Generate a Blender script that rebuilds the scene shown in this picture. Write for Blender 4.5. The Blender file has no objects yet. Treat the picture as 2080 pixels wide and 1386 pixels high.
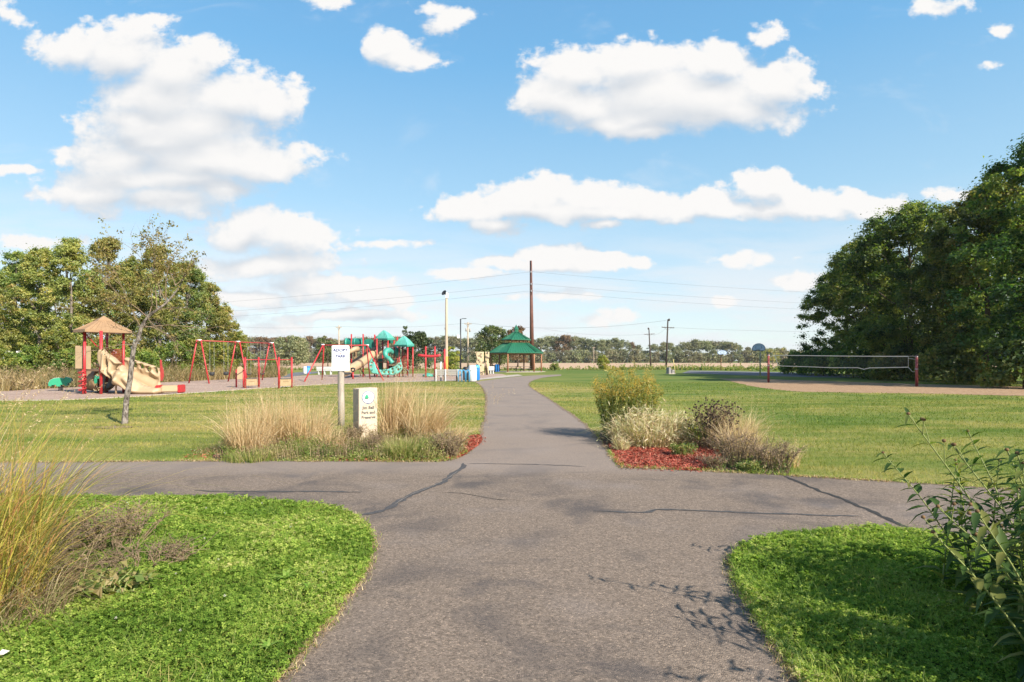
import bpy, bmesh, math, random
import numpy as np
from mathutils import Vector, Matrix, noise as mnoise

random.seed(7)
RNG = np.random.default_rng(7)
SC = bpy.context.scene
COL = SC.collection

# ------------------------------------------------------------------ camera facts
H, F, CX, YH = 1.7, 1200.0, 1040.0, 733.0      # eye height (m), focal (photo px), principal x, horizon y
def P(px, py, z=0.0):
    """ground point whose bearing and depression were measured in the photograph"""
    d = (H - z) * F / (py - YH)
    return ((px - CX) * d / F, d)
def X(px, d): return (px - CX) * d / F
def Z(py, d): return H - (py - YH) * d / F
def W(px, py, d): return Vector((X(px, d), d, Z(py, d)))

# ------------------------------------------------------------------ tagging
def tag(o, label=None, cat=None, group=None, kind=None):
    if label: o['label'] = label
    if cat: o['category'] = cat
    if group: o['group'] = group
    if kind: o['kind'] = kind
    return o
def thing(name, label, cat, loc=(0, 0, 0), rz=0.0, group=None):
    o = bpy.data.objects.new(name, None); COL.objects.link(o)
    o.location = loc; o.rotation_euler = (0, 0, rz)
    o.empty_display_size = 0.3
    return tag(o, label, cat, group)
def link(name, me, mat=None, parent=None, loc=None):
    o = bpy.data.objects.new(name, me); COL.objects.link(o)
    if mat is not None and len(me.materials) == 0: me.materials.append(mat)
    if parent is not None: o.parent = parent
    if loc is not None: o.location = loc
    return o
def copy_tree(o, parent=None):
    c = o.copy(); COL.objects.link(c); c.parent = parent
    for ch in list(o.children): copy_tree(ch, c)
    return c

# ------------------------------------------------------------------ mesh builder
class MB:
    def __init__(s): s.v = []; s.f = []
    def add(s, vs, fs):
        n = len(s.v); s.v += [tuple(v) for v in vs]; s.f += [tuple(i + n for i in f) for f in fs]; return s
    def box(s, c, size, rot=None, taper=1.0):
        hx, hy, hz = size[0] / 2, size[1] / 2, size[2] / 2
        vs = []
        for z, k in ((-hz, 1.0), (hz, taper)):
            for x, y in ((-hx, -hy), (hx, -hy), (hx, hy), (-hx, hy)):
                vs.append(Vector((x * k, y * k, z)))
        if rot is not None: vs = [rot @ v for v in vs]
        vs = [v + Vector(c) for v in vs]
        return s.add(vs, [(3, 2, 1, 0), (4, 5, 6, 7), (0, 1, 5, 4), (1, 2, 6, 5), (2, 3, 7, 6), (3, 0, 4, 7)])
    def bar(s, a, b, w, h=None):
        """rectangular bar from a to b"""
        a, b = Vector(a), Vector(b); h = h or w
        d = (b - a); L = d.length; d.normalize()
        up = Vector((0, 0, 1)) if abs(d.z) < 0.95 else Vector((0, 1, 0))
        sx = d.cross(up).normalized(); sz = sx.cross(d).normalized()
        vs = []
        for p in (a, b):
            for u, v in ((-1, -1), (1, -1), (1, 1), (-1, 1)): vs.append(p + sx * u * w / 2 + sz * v * h / 2)
        return s.add(vs, [(0, 1, 2, 3), (7, 6, 5, 4), (0, 4, 5, 1), (1, 5, 6, 2), (2, 6, 7, 3), (3, 7, 4, 0)])
    def tube(s, pts, rad, n=8, cap=True):
        pts = [Vector(p) for p in pts]
        if not hasattr(rad, '__len__'): rad = [rad] * len(pts)
        vs = []; prev = None
        for i, p in enumerate(pts):
            t = (pts[min(i + 1, len(pts) - 1)] - pts[max(i - 1, 0)])
            if t.length < 1e-9: t = Vector((0, 0, 1))
            t.normalize()
            if prev is None:
                ref = Vector((1, 0, 0)) if abs(t.x) < 0.9 else Vector((0, 1, 0))
                u = t.cross(ref).normalized()
            else:
                u = (prev - t * prev.dot(t))
                u = u.normalized() if u.length > 1e-6 else t.orthogonal().normalized()
            prev = u; w = t.cross(u)
            for k in range(n):
                a = 2 * math.pi * k / n
                vs.append(p + (u * math.cos(a) + w * math.sin(a)) * rad[i])
        fs = []
        for i in range(len(pts) - 1):
            for k in range(n):
                a, b = i * n + k, i * n + (k + 1) % n
                fs.append((a, b, b + n, a + n))
        if cap:
            fs.append(tuple(reversed(range(n)))); fs.append(tuple((len(pts) - 1) * n + k for k in range(n)))
        return s.add(vs, fs)
    def lathe(s, prof, c=(0, 0, 0), n=24):
        vs = []
        for r, z in prof:
            for k in range(n):
                a = 2 * math.pi * k / n; vs.append((c[0] + r * math.cos(a), c[1] + r * math.sin(a), c[2] + z))
        fs = [(i * n + k, i * n + (k + 1) % n, (i + 1) * n + (k + 1) % n, (i + 1) * n + k) for i in range(len(prof) - 1) for k in range(n)]
        fs.append(tuple(reversed(range(n)))); fs.append(tuple((len(prof) - 1) * n + k for k in range(n)))
        return s.add(vs, fs)
    def prism(s, poly, y0, y1):
        """polygon in x,z extruded along y (poly given as (x,z))"""
        n = len(poly)
        vs = [(x, y0, z) for x, z in poly] + [(x, y1, z) for x, z in poly]
        fs = [tuple(range(n)), tuple(reversed(range(n, 2 * n)))] + [(i, i + n, (i + 1) % n + n, (i + 1) % n) for i in range(n)]
        return s.add(vs, fs)
    def slab(s, poly, z0, z1):
        n = len(poly)
        vs = [(x, y, z0) for x, y in poly] + [(x, y, z1) for x, y in poly]
        fs = [tuple(reversed(range(n))), tuple(range(n, 2 * n))] + [(i, (i + 1) % n, (i + 1) % n + n, i + n) for i in range(n)]
        return s.add(vs, fs)
    def mesh(s, name, smooth=False, bevel=0.0):
        me = bpy.data.meshes.new(name); me.from_pydata(s.v, [], s.f)
        bm = bmesh.new(); bm.from_mesh(me)
        bmesh.ops.recalc_face_normals(bm, faces=bm.faces)
        if bevel: bmesh.ops.bevel(bm, geom=[e for e in bm.edges], offset=bevel, segments=2, affect='EDGES', clamp_overlap=True)
        bm.to_mesh(me); bm.free()
        if smooth: me.polygons.foreach_set('use_smooth', [True] * len(me.polygons))
        me.update(); return me
    def build(s, name, mat, parent=None, smooth=False, bevel=0.0, loc=None):
        return link(name, s.mesh(name, smooth, bevel), mat, parent, loc)

def np_mesh(name, verts, faces, rnd=None, smooth=False):
    """verts (N,3); faces (M,k) all the same size"""
    me = bpy.data.meshes.new(name)
    verts = np.ascontiguousarray(verts, dtype=np.float32); faces = np.ascontiguousarray(faces, dtype=np.int32)
    m, k = faces.shape
    me.vertices.add(len(verts)); me.vertices.foreach_set('co', verts.ravel())
    me.loops.add(m * k); me.loops.foreach_set('vertex_index', faces.ravel())
    me.polygons.add(m); me.polygons.foreach_set('loop_start', np.arange(0, m * k, k, dtype=np.int32))
    me.update(calc_edges=True)
    if rnd is not None:
        a = me.attributes.new('rnd', 'FLOAT', 'FACE'); a.data.foreach_set('value', np.ascontiguousarray(np.clip(rnd, 0, 1), dtype=np.float32))
    if smooth: me.polygons.foreach_set('use_smooth', np.ones(m, dtype=bool))
    return me

# ------------------------------------------------------------------ vegetation geometry
def unit(a): return a / np.maximum(np.linalg.norm(a, axis=1, keepdims=True), 1e-9)
def leaf_quads(pts, nrm, length, width, rng, droop=0.0):
    """one folded rhombic leaf per point: (4N,3), (N,4)"""
    n = len(pts); nrm = unit(nrm)
    t = unit(np.cross(nrm, unit(rng.normal(size=(n, 3))))); b = np.cross(nrm, t)
    L = (np.ones(n) * length)[:, None]; Wd = (np.ones(n) * width)[:, None]
    k = rng.uniform(0.05, 0.35, size=(n, 1))
    v0 = pts - t * L * 0.5
    v1 = pts + b * Wd * 0.5 + nrm * Wd * k - t * L * 0.05
    v2 = pts + t * L * 0.5 - nrm * L * 0.12
    v3 = pts - b * Wd * 0.5 + nrm * Wd * k - t * L * 0.05
    v = np.stack([v0, v1, v2, v3], axis=1).reshape(-1, 3)
    return v, np.arange(4 * n).reshape(n, 4)
def join(parts):
    vs, fs, rs, o = [], [], [], 0
    for v, f, r in parts:
        vs.append(v); fs.append(f + o); rs.append(r); o += len(v)
    return np.concatenate(vs), np.concatenate(fs), np.concatenate(rs)
def clump_leaves(cs, rad, n_per, leaf, rng, squash=0.75, crnd=None, hollow=0.5, upward=0.35):
    """leaf clumps: cs (C,3), rad (C,), n_per leaves each"""
    C = len(cs); n = C * n_per
    d = unit(rng.normal(size=(n, 3)))
    r = np.repeat(rad, n_per) * (hollow + (1 - hollow) * rng.random(n) ** 0.6) * rng.uniform(0.75, 1.18, n)
    if hollow < 0:                                       # soft clump: densest inside, feathering outward
        r = np.repeat(rad, n_per) * np.abs(rng.normal(size=n)) * 0.62
    p = np.repeat(cs, n_per, axis=0) + d * r[:, None] * np.array([1, 1, squash])
    nrm = d + rng.normal(size=(n, 3)) * 0.6 + np.array([0, 0, upward])
    sz = leaf * rng.uniform(0.6, 1.35, n)
    v, f = leaf_quads(p, nrm, sz, sz * 0.62, rng)
    if crnd is None: crnd = rng.random(C)
    rn = np.repeat(crnd, n_per) * 0.65 + rng.random(n) * 0.35
    return v, f, rn
def blades(base, h, az, lean, width, rng, segs=3, droop=0.15, flat=None):
    """curved tapering grass blades: base (N,3), h, az (lean azimuth), lean (tip offset / h)"""
    n = len(base); ts = np.linspace(0, 1, segs + 1)
    dirv = np.stack([np.cos(az), np.sin(az), np.zeros(n)], 1)
    wa = rng.random(n) * 2 * np.pi if flat is None else flat
    wv = np.stack([np.cos(wa), np.sin(wa), np.zeros(n)], 1)
    out = []
    for t in ts:
        c = base + dirv * (h * lean * t ** 1.8)[:, None]
        c = c + np.array([0, 0, 1.0]) * (h * (t - droop * lean * t ** 3))[:, None]
        w = (width * (1.0 - t ** 1.5) * 0.5 + width * 0.04)[:, None]
        out.append(c - wv * w); out.append(c + wv * w)
    v = np.stack(out, 1).reshape(-1, 3); k = 2 * (segs + 1)
    f = []
    for s_ in range(segs): f.append([2 * s_, 2 * s_ + 1, 2 * s_ + 3, 2 * s_ + 2])
    f = np.array(f)[None] + (np.arange(n) * k)[:, None, None]
    return v, f.reshape(-1, 4)
def in_poly(pts, poly):
    x, y = pts[:, 0], pts[:, 1]; res = np.zeros(len(pts), bool); n = len(poly)
    for i in range(n):
        x0, y0 = poly[i]; x1, y1 = poly[(i + 1) % n]
        c = ((y0 > y) != (y1 > y)) & (x < (x1 - x0) * (y - y0) / ((y1 - y0) or 1e-12) + x0)
        res ^= c
    return res
def scatter(poly, density, rng):
    a = np.array(poly); lo, hi = a.min(0), a.max(0)
    n = int(density * (hi[0] - lo[0]) * (hi[1] - lo[1]))
    p = rng.uniform(lo, hi, size=(n, 2)); return p[in_poly(p, poly)]
def vnoise(x, y, s, seed=0):
    """cheap smooth value noise, 0..1"""
    x = np.asarray(x) / s + seed * 17.3; y = np.asarray(y) / s - seed * 9.1
    xi, yi = np.floor(x), np.floor(y); fx, fy = x - xi, y - yi
    fx = fx * fx * (3 - 2 * fx); fy = fy * fy * (3 - 2 * fy)
    def h(a, b):
        q = np.sin(a * 127.1 + b * 311.7 + seed * 74.7) * 43758.5453; return q - np.floor(q)
    return (h(xi, yi) * (1 - fx) + h(xi + 1, yi) * fx) * (1 - fy) + (h(xi, yi + 1) * (1 - fx) + h(xi + 1, yi + 1) * fx) * fy

# ------------------------------------------------------------------ materials
M = {}
class NT:
    def __init__(s, nt): s.nt = nt; s.nt.nodes.clear()
    def n(s, t, **kw):
        nd = s.nt.nodes.new(t)
        for k, v in kw.items():
            if k in ('operation', 'blend_type', 'data_type', 'noise_dimensions', 'feature', 'attribute_name', 'interpolation_type', 'clamp', 'sky_type', 'vector_type', 'distance'):
                setattr(nd, k, v)
        return nd
    def l(s, a, b): s.nt.links.new(a, b)
    def val(s, sock, v):
        if hasattr(v, 'is_linked') or isinstance(v, bpy.types.NodeSocket): s.l(v, sock)
        else: sock.default_value = v
    def math(s, op, a, b=0.0, c=0.0, clamp=False):
        nd = s.nt.nodes.new('ShaderNodeMath'); nd.operation = op; nd.use_clamp = clamp
        s.val(nd.inputs[0], a); s.val(nd.inputs[1], b); s.val(nd.inputs[2], c); return nd.outputs[0]
    def vmath(s, op, a, b=(0, 0, 0), c=(0, 0, 0)):
        nd = s.nt.nodes.new('ShaderNodeVectorMath'); nd.operation = op
        s.val(nd.inputs[0], a); s.val(nd.inputs[1], b)
        if op == 'MULTIPLY_ADD': s.val(nd.inputs[2], c)
        return nd.outputs['Value'] if op in ('DOT_PRODUCT', 'LENGTH', 'DISTANCE') else nd.outputs[0]
    def noise(s, vec, scale, detail=4, rough=0.55, dist=0.0):
        nd = s.nt.nodes.new('ShaderNodeTexNoise'); s.l(vec, nd.inputs['Vector'])
        nd.inputs['Scale'].default_value = scale; nd.inputs['Detail'].default_value = detail
        nd.inputs['Roughness'].default_value = rough; nd.inputs['Distortion'].default_value = dist
        return nd.outputs['Fac'], nd.outputs['Color']
    def ramp(s, fac, stops, interp='LINEAR'):
        nd = s.nt.nodes.new('ShaderNodeValToRGB'); cr = nd.color_ramp; cr.interpolation = interp
        while len(cr.elements) < len(stops): cr.elements.new(0.5)
        for e, (p, c) in zip(cr.elements, stops): e.position = p; e.color = (*c, 1) if len(c) == 3 else c
        s.val(nd.inputs[0], fac); return nd.outputs[0]
    def mix(s, fac, a, b, blend='MIX'):
        nd = s.nt.nodes.new('ShaderNodeMix'); nd.data_type = 'RGBA'; nd.blend_type = blend
        s.val(nd.inputs[0], fac)
        for sk, v in ((nd.inputs[6], a), (nd.inputs[7], b)):
            if isinstance(v, bpy.types.NodeSocket): s.l(v, sk)
            else: sk.default_value = (*v, 1) if len(v) == 3 else v
        return nd.outputs[2]
    def smooth(s, v, a, b):
        nd = s.nt.nodes.new('ShaderNodeMapRange'); nd.interpolation_type = 'SMOOTHSTEP'
        s.val(nd.inputs[0], v); nd.inputs[1].default_value = a; nd.inputs[2].default_value = b
        return nd.outputs[0]
def newmat(name):
    m = bpy.data.materials.new(name); m.use_nodes = True; return m, NT(m.node_tree)
def finish(t, color, rough=0.7, bump=None, bstr=0.3, bdist=0.01, spec=0.3, metal=0.0):
    b = t.n('ShaderNodeBsdfPrincipled'); o = t.n('ShaderNodeOutputMaterial')
    if isinstance(color, bpy.types.NodeSocket): t.l(color, b.inputs['Base Color'])
    else: b.inputs['Base Color'].default_value = (*color, 1)
    t.val(b.inputs['Roughness'], rough); b.inputs['Specular IOR Level'].default_value = spec; b.inputs['Metallic'].default_value = metal
    if bump is not None:
        bn = t.n('ShaderNodeBump'); bn.inputs['Strength'].default_value = bstr; bn.inputs['Distance'].default_value = bdist
        t.l(bump, bn.inputs['Height']); t.l(bn.outputs[0], b.inputs['Normal'])
    t.l(b.outputs[0], o.inputs['Surface'])
def paint(name, col, rough=0.45, var=0.18, scale=6.0, spec=0.4, metal=0.0, bstr=0.05, stretch=None):
    m, t = newmat(name); tc = t.n('ShaderNodeTexCoord'); vec = tc.outputs['Object']
    if stretch: vec = t.vmath('MULTIPLY', vec, stretch)
    f, _ = t.noise(vec, scale, 6, 0.65); f2, _ = t.noise(vec, scale * 7, 3)
    lo = tuple(c * (1 - var) for c in col); hi = tuple(min(1, c * (1 + var)) for c in col)
    c = t.ramp(f, [(0.3, lo), (0.7, hi)])
    c = t.mix(t.math('MULTIPLY', t.smooth(f2, 0.55, 0.8), 0.25 * min(1, var * 4)), c, tuple(x * 0.6 for x in col))
    finish(t, c, rough, f2, bstr, 0.01, spec, metal); M[name] = m; return m
def leafmat(name, cols, trans=0.35, rough=0.55, objvar=0.0, gloss=0.03):
    """cols: list of leaf colours chosen by the per-leaf 'rnd' attribute"""
    m, t = newmat(name)
    at = t.n('ShaderNodeAttribute', attribute_name='rnd')
    fac = at.outputs['Fac']
    n = len(cols)
    c = t.ramp(fac, [(0.08 + 0.84 * i / max(1, n - 1), col) for i, col in enumerate(cols)])
    if objvar:
        oi = t.n('ShaderNodeObjectInfo')
        hsv = t.n('ShaderNodeHueSaturation')
        t.l(t.math('MULTIPLY_ADD', oi.outputs['Random'], objvar * 0.16, 0.5 - objvar * 0.1), hsv.inputs['Hue'])
        r2 = t.math('FRACT', t.math('MULTIPLY', oi.outputs['Random'], 7.31))
        t.l(t.math('MULTIPLY_ADD', r2, objvar * 0.7, 1.0 - objvar * 0.3), hsv.inputs['Value'])
        t.l(c, hsv.inputs['Color']); c = hsv.outputs[0]
    d = t.n('ShaderNodeBsdfDiffuse'); tr = t.n('ShaderNodeBsdfTranslucent'); g = t.n('ShaderNodeBsdfGlossy')
    g.inputs['Roughness'].default_value = rough
    t.l(c, d.inputs[0])
    tc = t.mix(0.5, c, (0.8, 0.95, 0.25), 'MULTIPLY'); 
    t.l(t.mix(1.0, tc, (1.9, 1.9, 1.5), 'MULTIPLY'), tr.inputs[0])
    m1 = t.n('ShaderNodeMixShader'); m1.inputs[0].default_value = trans; t.l(d.outputs[0], m1.inputs[1]); t.l(tr.outputs[0], m1.inputs[2])
    m2 = t.n('ShaderNodeMixShader'); m2.inputs[0].default_value = gloss; t.l(m1.outputs[0], m2.inputs[1]); t.l(g.outputs[0], m2.inputs[2])
    o = t.n('ShaderNodeOutputMaterial'); t.l(m2.outputs[0], o.inputs['Surface'])
    M[name] = m; return m

RED = paint('red_paint', (0.42, 0.032, 0.036), 0.4, 0.15)
paint('red_faded', (0.36, 0.045, 0.04), 0.5, 0.2)
paint('tan_plastic', (0.40, 0.285, 0.17), 0.5, 0.12, 3.0)
paint('tan_dark', (0.24, 0.16, 0.09), 0.5, 0.12, 3.0)
paint('roof_tan', (0.30, 0.185, 0.10), 0.55, 0.1, 4.0)
paint('brown_plastic', (0.16, 0.10, 0.06), 0.5, 0.15)
paint('teal_plastic', (0.05, 0.29, 0.22), 0.4, 0.12)
paint('teal_light', (0.13, 0.42, 0.34), 0.45, 0.15)
paint('teal_dark', (0.015, 0.16, 0.12), 0.5, 0.15)
paint('black_plastic', (0.025, 0.022, 0.022), 0.5, 0.2)
paint('rubber', (0.03, 0.03, 0.032), 0.7, 0.2)
paint('galvanised', (0.50, 0.51, 0.52), 0.4, 0.1, 5, 0.5, 0.6)
paint('white_metal', (0.78, 0.79, 0.80), 0.45, 0.05)
paint('white_plastic', (0.56, 0.56, 0.555), 0.5, 0.06)
paint('grey_plastic', (0.33, 0.30, 0.275), 0.6, 0.12, 5)
paint('grey_dark', (0.16, 0.14, 0.13), 0.6, 0.15)
paint('blue_paint', (0.02, 0.17, 0.48), 0.4, 0.12)
paint('sky_blue_paint', (0.06, 0.33, 0.60), 0.4, 0.12)
paint('green_metal', (0.022, 0.13, 0.07), 0.38, 0.12, 2)
paint('dark_steel', (0.03, 0.03, 0.033), 0.4, 0.15)
paint('weathering_steel', (0.13, 0.052, 0.036), 0.7, 0.25, 1.5)
paint('brown_wood', (0.30, 0.13, 0.065), 0.65, 0.2, 5)
paint('orange_lit_paint', (0.75, 0.28, 0.06), 0.6, 0.1)  # orange light on the siren pole base, put into a colour
paint('grey_wood', (0.36, 0.31, 0.26), 0.85, 0.35, 5, 0.15, 0, 0.5, (6, 6, 0.5))
paint('pole_wood', (0.42, 0.33, 0.24), 0.85, 0.3, 3, 0.15, 0, 0.3, (5, 5, 0.3))
paint('pole_dark', (0.06, 0.045, 0.038), 0.85, 0.25, 3, 0.15, 0, 0.3, (5, 5, 0.3))
paint('wire', (0.10, 0.10, 0.11), 0.6, 0.1)
paint('cream_rock', (0.50, 0.40, 0.25), 0.75, 0.12, 3, 0.2, 0, 0.4)
paint('rock_hold', (0.12, 0.10, 0.09), 0.6, 0.2)
paint('stone_block', (0.54, 0.44, 0.34), 0.85, 0.12, 9, 0.15, 0, 0.35)
paint('carving', (0.085, 0.085, 0.08), 0.9, 0.1)
paint('stone_grey', (0.24, 0.225, 0.22), 0.85, 0.25, 5, 0.15, 0, 0.4)
paint('red_net_post', (0.27, 0.055, 0.05), 0.5, 0.2)
paint('net_tape', (0.66, 0.61, 0.53), 0.7, 0.08)
paint('net_cord', (0.06, 0.06, 0.06), 0.8, 0.1)
paint('board_backlit', (0.42, 0.50, 0.60), 0.4, 0.08)  # white boards painted the grey-blue of a backlit face
paint('board_line', (0.08, 0.12, 0.28), 0.4, 0.08)
paint('navy_ink', (0.03, 0.04, 0.16), 0.5, 0.05)
paint('red_ink', (0.70, 0.12, 0.10), 0.5, 0.05)
paint('grey_ink', (0.36, 0.36, 0.46), 0.5, 0.05)
paint('ink_pale', (0.55, 0.60, 0.75), 0.5, 0.05)
paint('emblem_green', (0.03, 0.30, 0.16), 0.5, 0.1)
paint('emblem_blue', (0.30, 0.52, 0.66), 0.5, 0.1)
paint('house_siding', (0.72, 0.68, 0.62), 0.7, 0.06)
paint('house_roof', (0.20, 0.17, 0.16), 0.8, 0.2)
paint('window_glass', (0.04, 0.05, 0.06), 0.15, 0.1)
paint('paper', (0.75, 0.70, 0.64), 0.7, 0.1)
paint('bark_grey', (0.17, 0.14, 0.115), 0.9, 0.35, 4, 0.1, 0, 0.5, (4, 4, 0.8))
paint('bark_brown', (0.10, 0.075, 0.055), 0.9, 0.35, 4, 0.1, 0, 0.5, (4, 4, 0.8))
paint('twig', (0.20, 0.14, 0.09), 0.9, 0.25)
paint('stem_green', (0.22, 0.25, 0.08), 0.7, 0.2)
paint('seedhead', (0.05, 0.03, 0.02), 0.9, 0.3, 30)
paint('seedhead_tan', (0.15, 0.085, 0.035), 0.9, 0.3, 30)

# birch-like bark: pale, with dark blotches
m, t = newmat('bark_pale'); tc = t.n('ShaderNodeTexCoord')
v = t.vmath('MULTIPLY', tc.outputs['Object'], (1, 1, 0.45))
f, _ = t.noise(v, 14, 5, 0.7, 0.6); f2, _ = t.noise(v, 45, 3)
c = t.ramp(f, [(0.40, (0.055, 0.045, 0.038)), (0.52, (0.20, 0.17, 0.145)), (0.68, (0.36, 0.31, 0.275))])
finish(t, c, 0.85, f, 0.5, 0.02, 0.1); M['bark_pale'] = m
# ------------------------------------------------------------------ ground materials
def lawn_colour(t, pos, dark=1.0):
    """mown lawn: soft stripes, straw-coloured dry patches, greener patches; from world position"""
    st = t.vmath('MULTIPLY', pos, (0.30, 1.0, 1.0))
    f1, _ = t.noise(st, 0.16, 5, 0.6, 0.4)
    f2, _ = t.noise(st, 0.9, 5, 0.65, 0.3)
    f3, _ = t.noise(pos, 7.0, 7, 0.78)
    a = t.math('ADD', t.math('MULTIPLY', f1, 0.52), t.math('MULTIPLY', t.math('MULTIPLY_ADD', f2, 1.7, -0.35), 0.32))
    a = t.math('ADD', a, t.math('MULTIPLY', t.math('MULTIPLY_ADD', f3, 1.8, -0.4), 0.20))
    sx = t.n('ShaderNodeSeparateXYZ'); t.l(pos, sx.inputs[0])
    rt = t.math('MULTIPLY', t.smooth(sx.outputs[0], 1.0, 9.0), 0.085)   # the lawn across the path is watered greener
    far = t.math('MULTIPLY', t.smooth(sx.outputs[1], 22.0, 70.0), 0.05)
    a = t.math('ADD', t.math('ADD', a, rt), far)
    c = t.ramp(a, [(0.34, (0.42, 0.30, 0.15)), (0.43, (0.37, 0.295, 0.115)), (0.51, (0.285, 0.265, 0.083)),
                   (0.59, (0.185, 0.215, 0.055)), (0.70, (0.105, 0.165, 0.035))])
    return (t.mix(1.0, c, (dark,) * 3, 'MULTIPLY') if dark != 1.0 else c), f3
m, t = newmat('lawn_ground'); g = t.n('ShaderNodeNewGeometry')
c, f3 = lawn_colour(t, g.outputs['Position'], 0.82)
finish(t, c, 0.95, f3, 0.5, 0.03, 0.05); M['lawn_ground'] = m

m, t = newmat('lawn_blades'); g = t.n('ShaderNodeNewGeometry')
c, _ = lawn_colour(t, g.outputs['Position'], 1.15)
at = t.n('ShaderNodeAttribute', attribute_name='rnd')
c = t.mix(1.0, c, t.ramp(at.outputs['Fac'], [(0, (0.62, 0.72, 0.5)), (0.5, (1, 1, 1)), (0.9, (1.25, 1.15, 0.95)), (1.0, (1.7, 1.4, 1.3))]), 'MULTIPLY')
d = t.n('ShaderNodeBsdfDiffuse'); tr = t.n('ShaderNodeBsdfTranslucent'); t.l(c, d.inputs[0]); t.l(t.mix(1, c, (1.2, 1.3, 0.7), 'MULTIPLY'), tr.inputs[0])
mx = t.n('ShaderNodeMixShader'); mx.inputs[0].default_value = 0.35; t.l(d.outputs[0], mx.inputs[1]); t.l(tr.outputs[0], mx.inputs[2])
o = t.n('ShaderNodeOutputMaterial'); t.l(mx.outputs[0], o.inputs['Surface']); M['lawn_blades'] = m

# asphalt: fine aggregate in a worn grey-mauve binder, damp-looking darker stains
m, t = newmat('asphalt'); g = t.n('ShaderNodeNewGeometry'); pos = g.outputs['Position']
vo = t.n('ShaderNodeTexVoronoi'); t.l(pos, vo.inputs['Vector']); vo.inputs['Scale'].default_value = 105
cell = t.n('ShaderNodeSeparateXYZ'); t.l(vo.outputs['Color'], cell.inputs[0])
f_f, _ = t.noise(pos, 160, 3, 0.7); f_m, _ = t.noise(pos, 22, 5, 0.7); f_l, _ = t.noise(pos, 0.85, 6, 0.6, 0.6); f_x, _ = t.noise(t.vmath('MULTIPLY', pos, (1, 1, 1)), 0.42, 3, 0.5)
base = t.ramp(f_m, [(0.3, (0.158, 0.120, 0.092)), (0.7, (0.254, 0.195, 0.151))])
stone = t.ramp(cell.outputs[0], [(0.0, (0.52, 0.52, 0.52)), (0.35, (0.86, 0.85, 0.84)), (0.8, (1.14, 1.13, 1.11)), (0.95, (1.40, 1.36, 1.30)), (1.0, (1.9, 1.82, 1.7))])
c = t.mix(1.0, base, stone, 'MULTIPLY')
stain = t.math('MULTIPLY', t.smooth(f_l, 0.45, 0.66), t.smooth(f_x, 0.40, 0.56))
c = t.mix(t.math('MULTIPLY', stain, 0.70), c, (0.062, 0.055, 0.056))
f_s, _ = t.noise(t.vmath('MULTIPLY', pos, (0.5, 1.2, 1)), 2.6, 5, 0.65, 0.8); c = t.mix(t.math('MULTIPLY', t.smooth(f_s, 0.56, 0.72), 0.38), c, (0.07, 0.062, 0.06))
f_b, _ = t.noise(pos, 0.7, 3); c = t.mix(t.math('MULTIPLY', t.smooth(f_b, 0.5, 0.75), 0.25), c, (0.30, 0.255, 0.235))
sx = t.n('ShaderNodeSeparateXYZ'); t.l(pos, sx.inputs[0])
c = t.mix(t.math('MULTIPLY', t.smooth(sx.outputs[1], 8.5, 9.5), 0.55), c, (0.275, 0.218, 0.181))   # older, sun-bleached surface beyond the joint
hgt = t.math('ADD', t.math('MULTIPLY', vo.outputs['Distance'], -1.0), f_f)
finish(t, c, 0.88, hgt, 0.8, 0.005, 0.25); M['asphalt'] = m

m, t = newmat('tar'); g = t.n('ShaderNodeNewGeometry'); f, _ = t.noise(g.outputs['Position'], 30, 5, 0.7); f2, _ = t.noise(g.outputs['Position'], 7, 4, 0.6, 1.0)
c = t.ramp(f, [(0.35, (0.045, 0.042, 0.043)), (0.65, (0.095, 0.085, 0.080))])
finish(t, c, 0.75, f, 0.4, 0.005, 0.3); M['tar'] = m
paint('sealant', (0.19, 0.165, 0.14), 0.8, 0.2, 20)
paint('crack_dark', (0.03, 0.027, 0.025), 0.95, 0.3, 20)

def grain(name, cols, scale, rough=0.95, big=0.3, bstr=0.6, bdist=0.03):
    m, t = newmat(name); g = t.n('ShaderNodeNewGeometry'); pos = g.outputs['Position']
    vo = t.n('ShaderNodeTexVoronoi'); t.l(pos, vo.inputs['Vector']); vo.inputs['Scale'].default_value = scale
    cell = t.n('ShaderNodeSeparateXYZ'); t.l(vo.outputs['Color'], cell.inputs[0])
    f, _ = t.noise(t.vmath('MULTIPLY', pos, (0.5, 1, 1)), big, 6, 0.65)
    fac = t.math('ADD', t.math('MULTIPLY', cell.outputs[0], 0.5), t.math('MULTIPLY', f, 0.5))
    c = t.ramp(fac, [(0.15 + 0.7 * i / (len(cols) - 1), x) for i, x in enumerate(cols)])
    finish(t, c, rough, cell.outputs[1], bstr, bdist, 0.05); M[name] = m
grain('wood_chips', [(0.22, 0.145, 0.11), (0.37, 0.265, 0.21), (0.50, 0.375, 0.31)], 16)
grain('court_sand', [(0.23, 0.14, 0.085), (0.33, 0.215, 0.13), (0.41, 0.28, 0.18)], 9, big=1.2)
grain('crop_field', [(0.38, 0.255, 0.16), (0.46, 0.315, 0.205), (0.52, 0.37, 0.25)], 2.0, big=0.05, bdist=0.1)
grain('court_asphalt', [(0.11, 0.11, 0.12), (0.15, 0.15, 0.16), (0.18, 0.18, 0.19)], 30, big=0.2, bstr=0.2)  # greys lowered to carry the tree shade over the court
grain('concrete', [(0.33, 0.275, 0.235), (0.41, 0.35, 0.30), (0.46, 0.40, 0.35)], 25, big=0.5, bstr=0.2)
grain('bed_soil', [(0.05, 0.035, 0.025), (0.10, 0.07, 0.05), (0.15, 0.11, 0.07)], 40, big=3)
grain('edge_soil', [(0.12, 0.085, 0.055), (0.24, 0.175, 0.12), (0.36, 0.27, 0.19)], 60, big=4)
grain('clover_soil', [(0.035, 0.045, 0.012), (0.055, 0.075, 0.018), (0.08, 0.085, 0.03)], 60, big=3)
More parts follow.
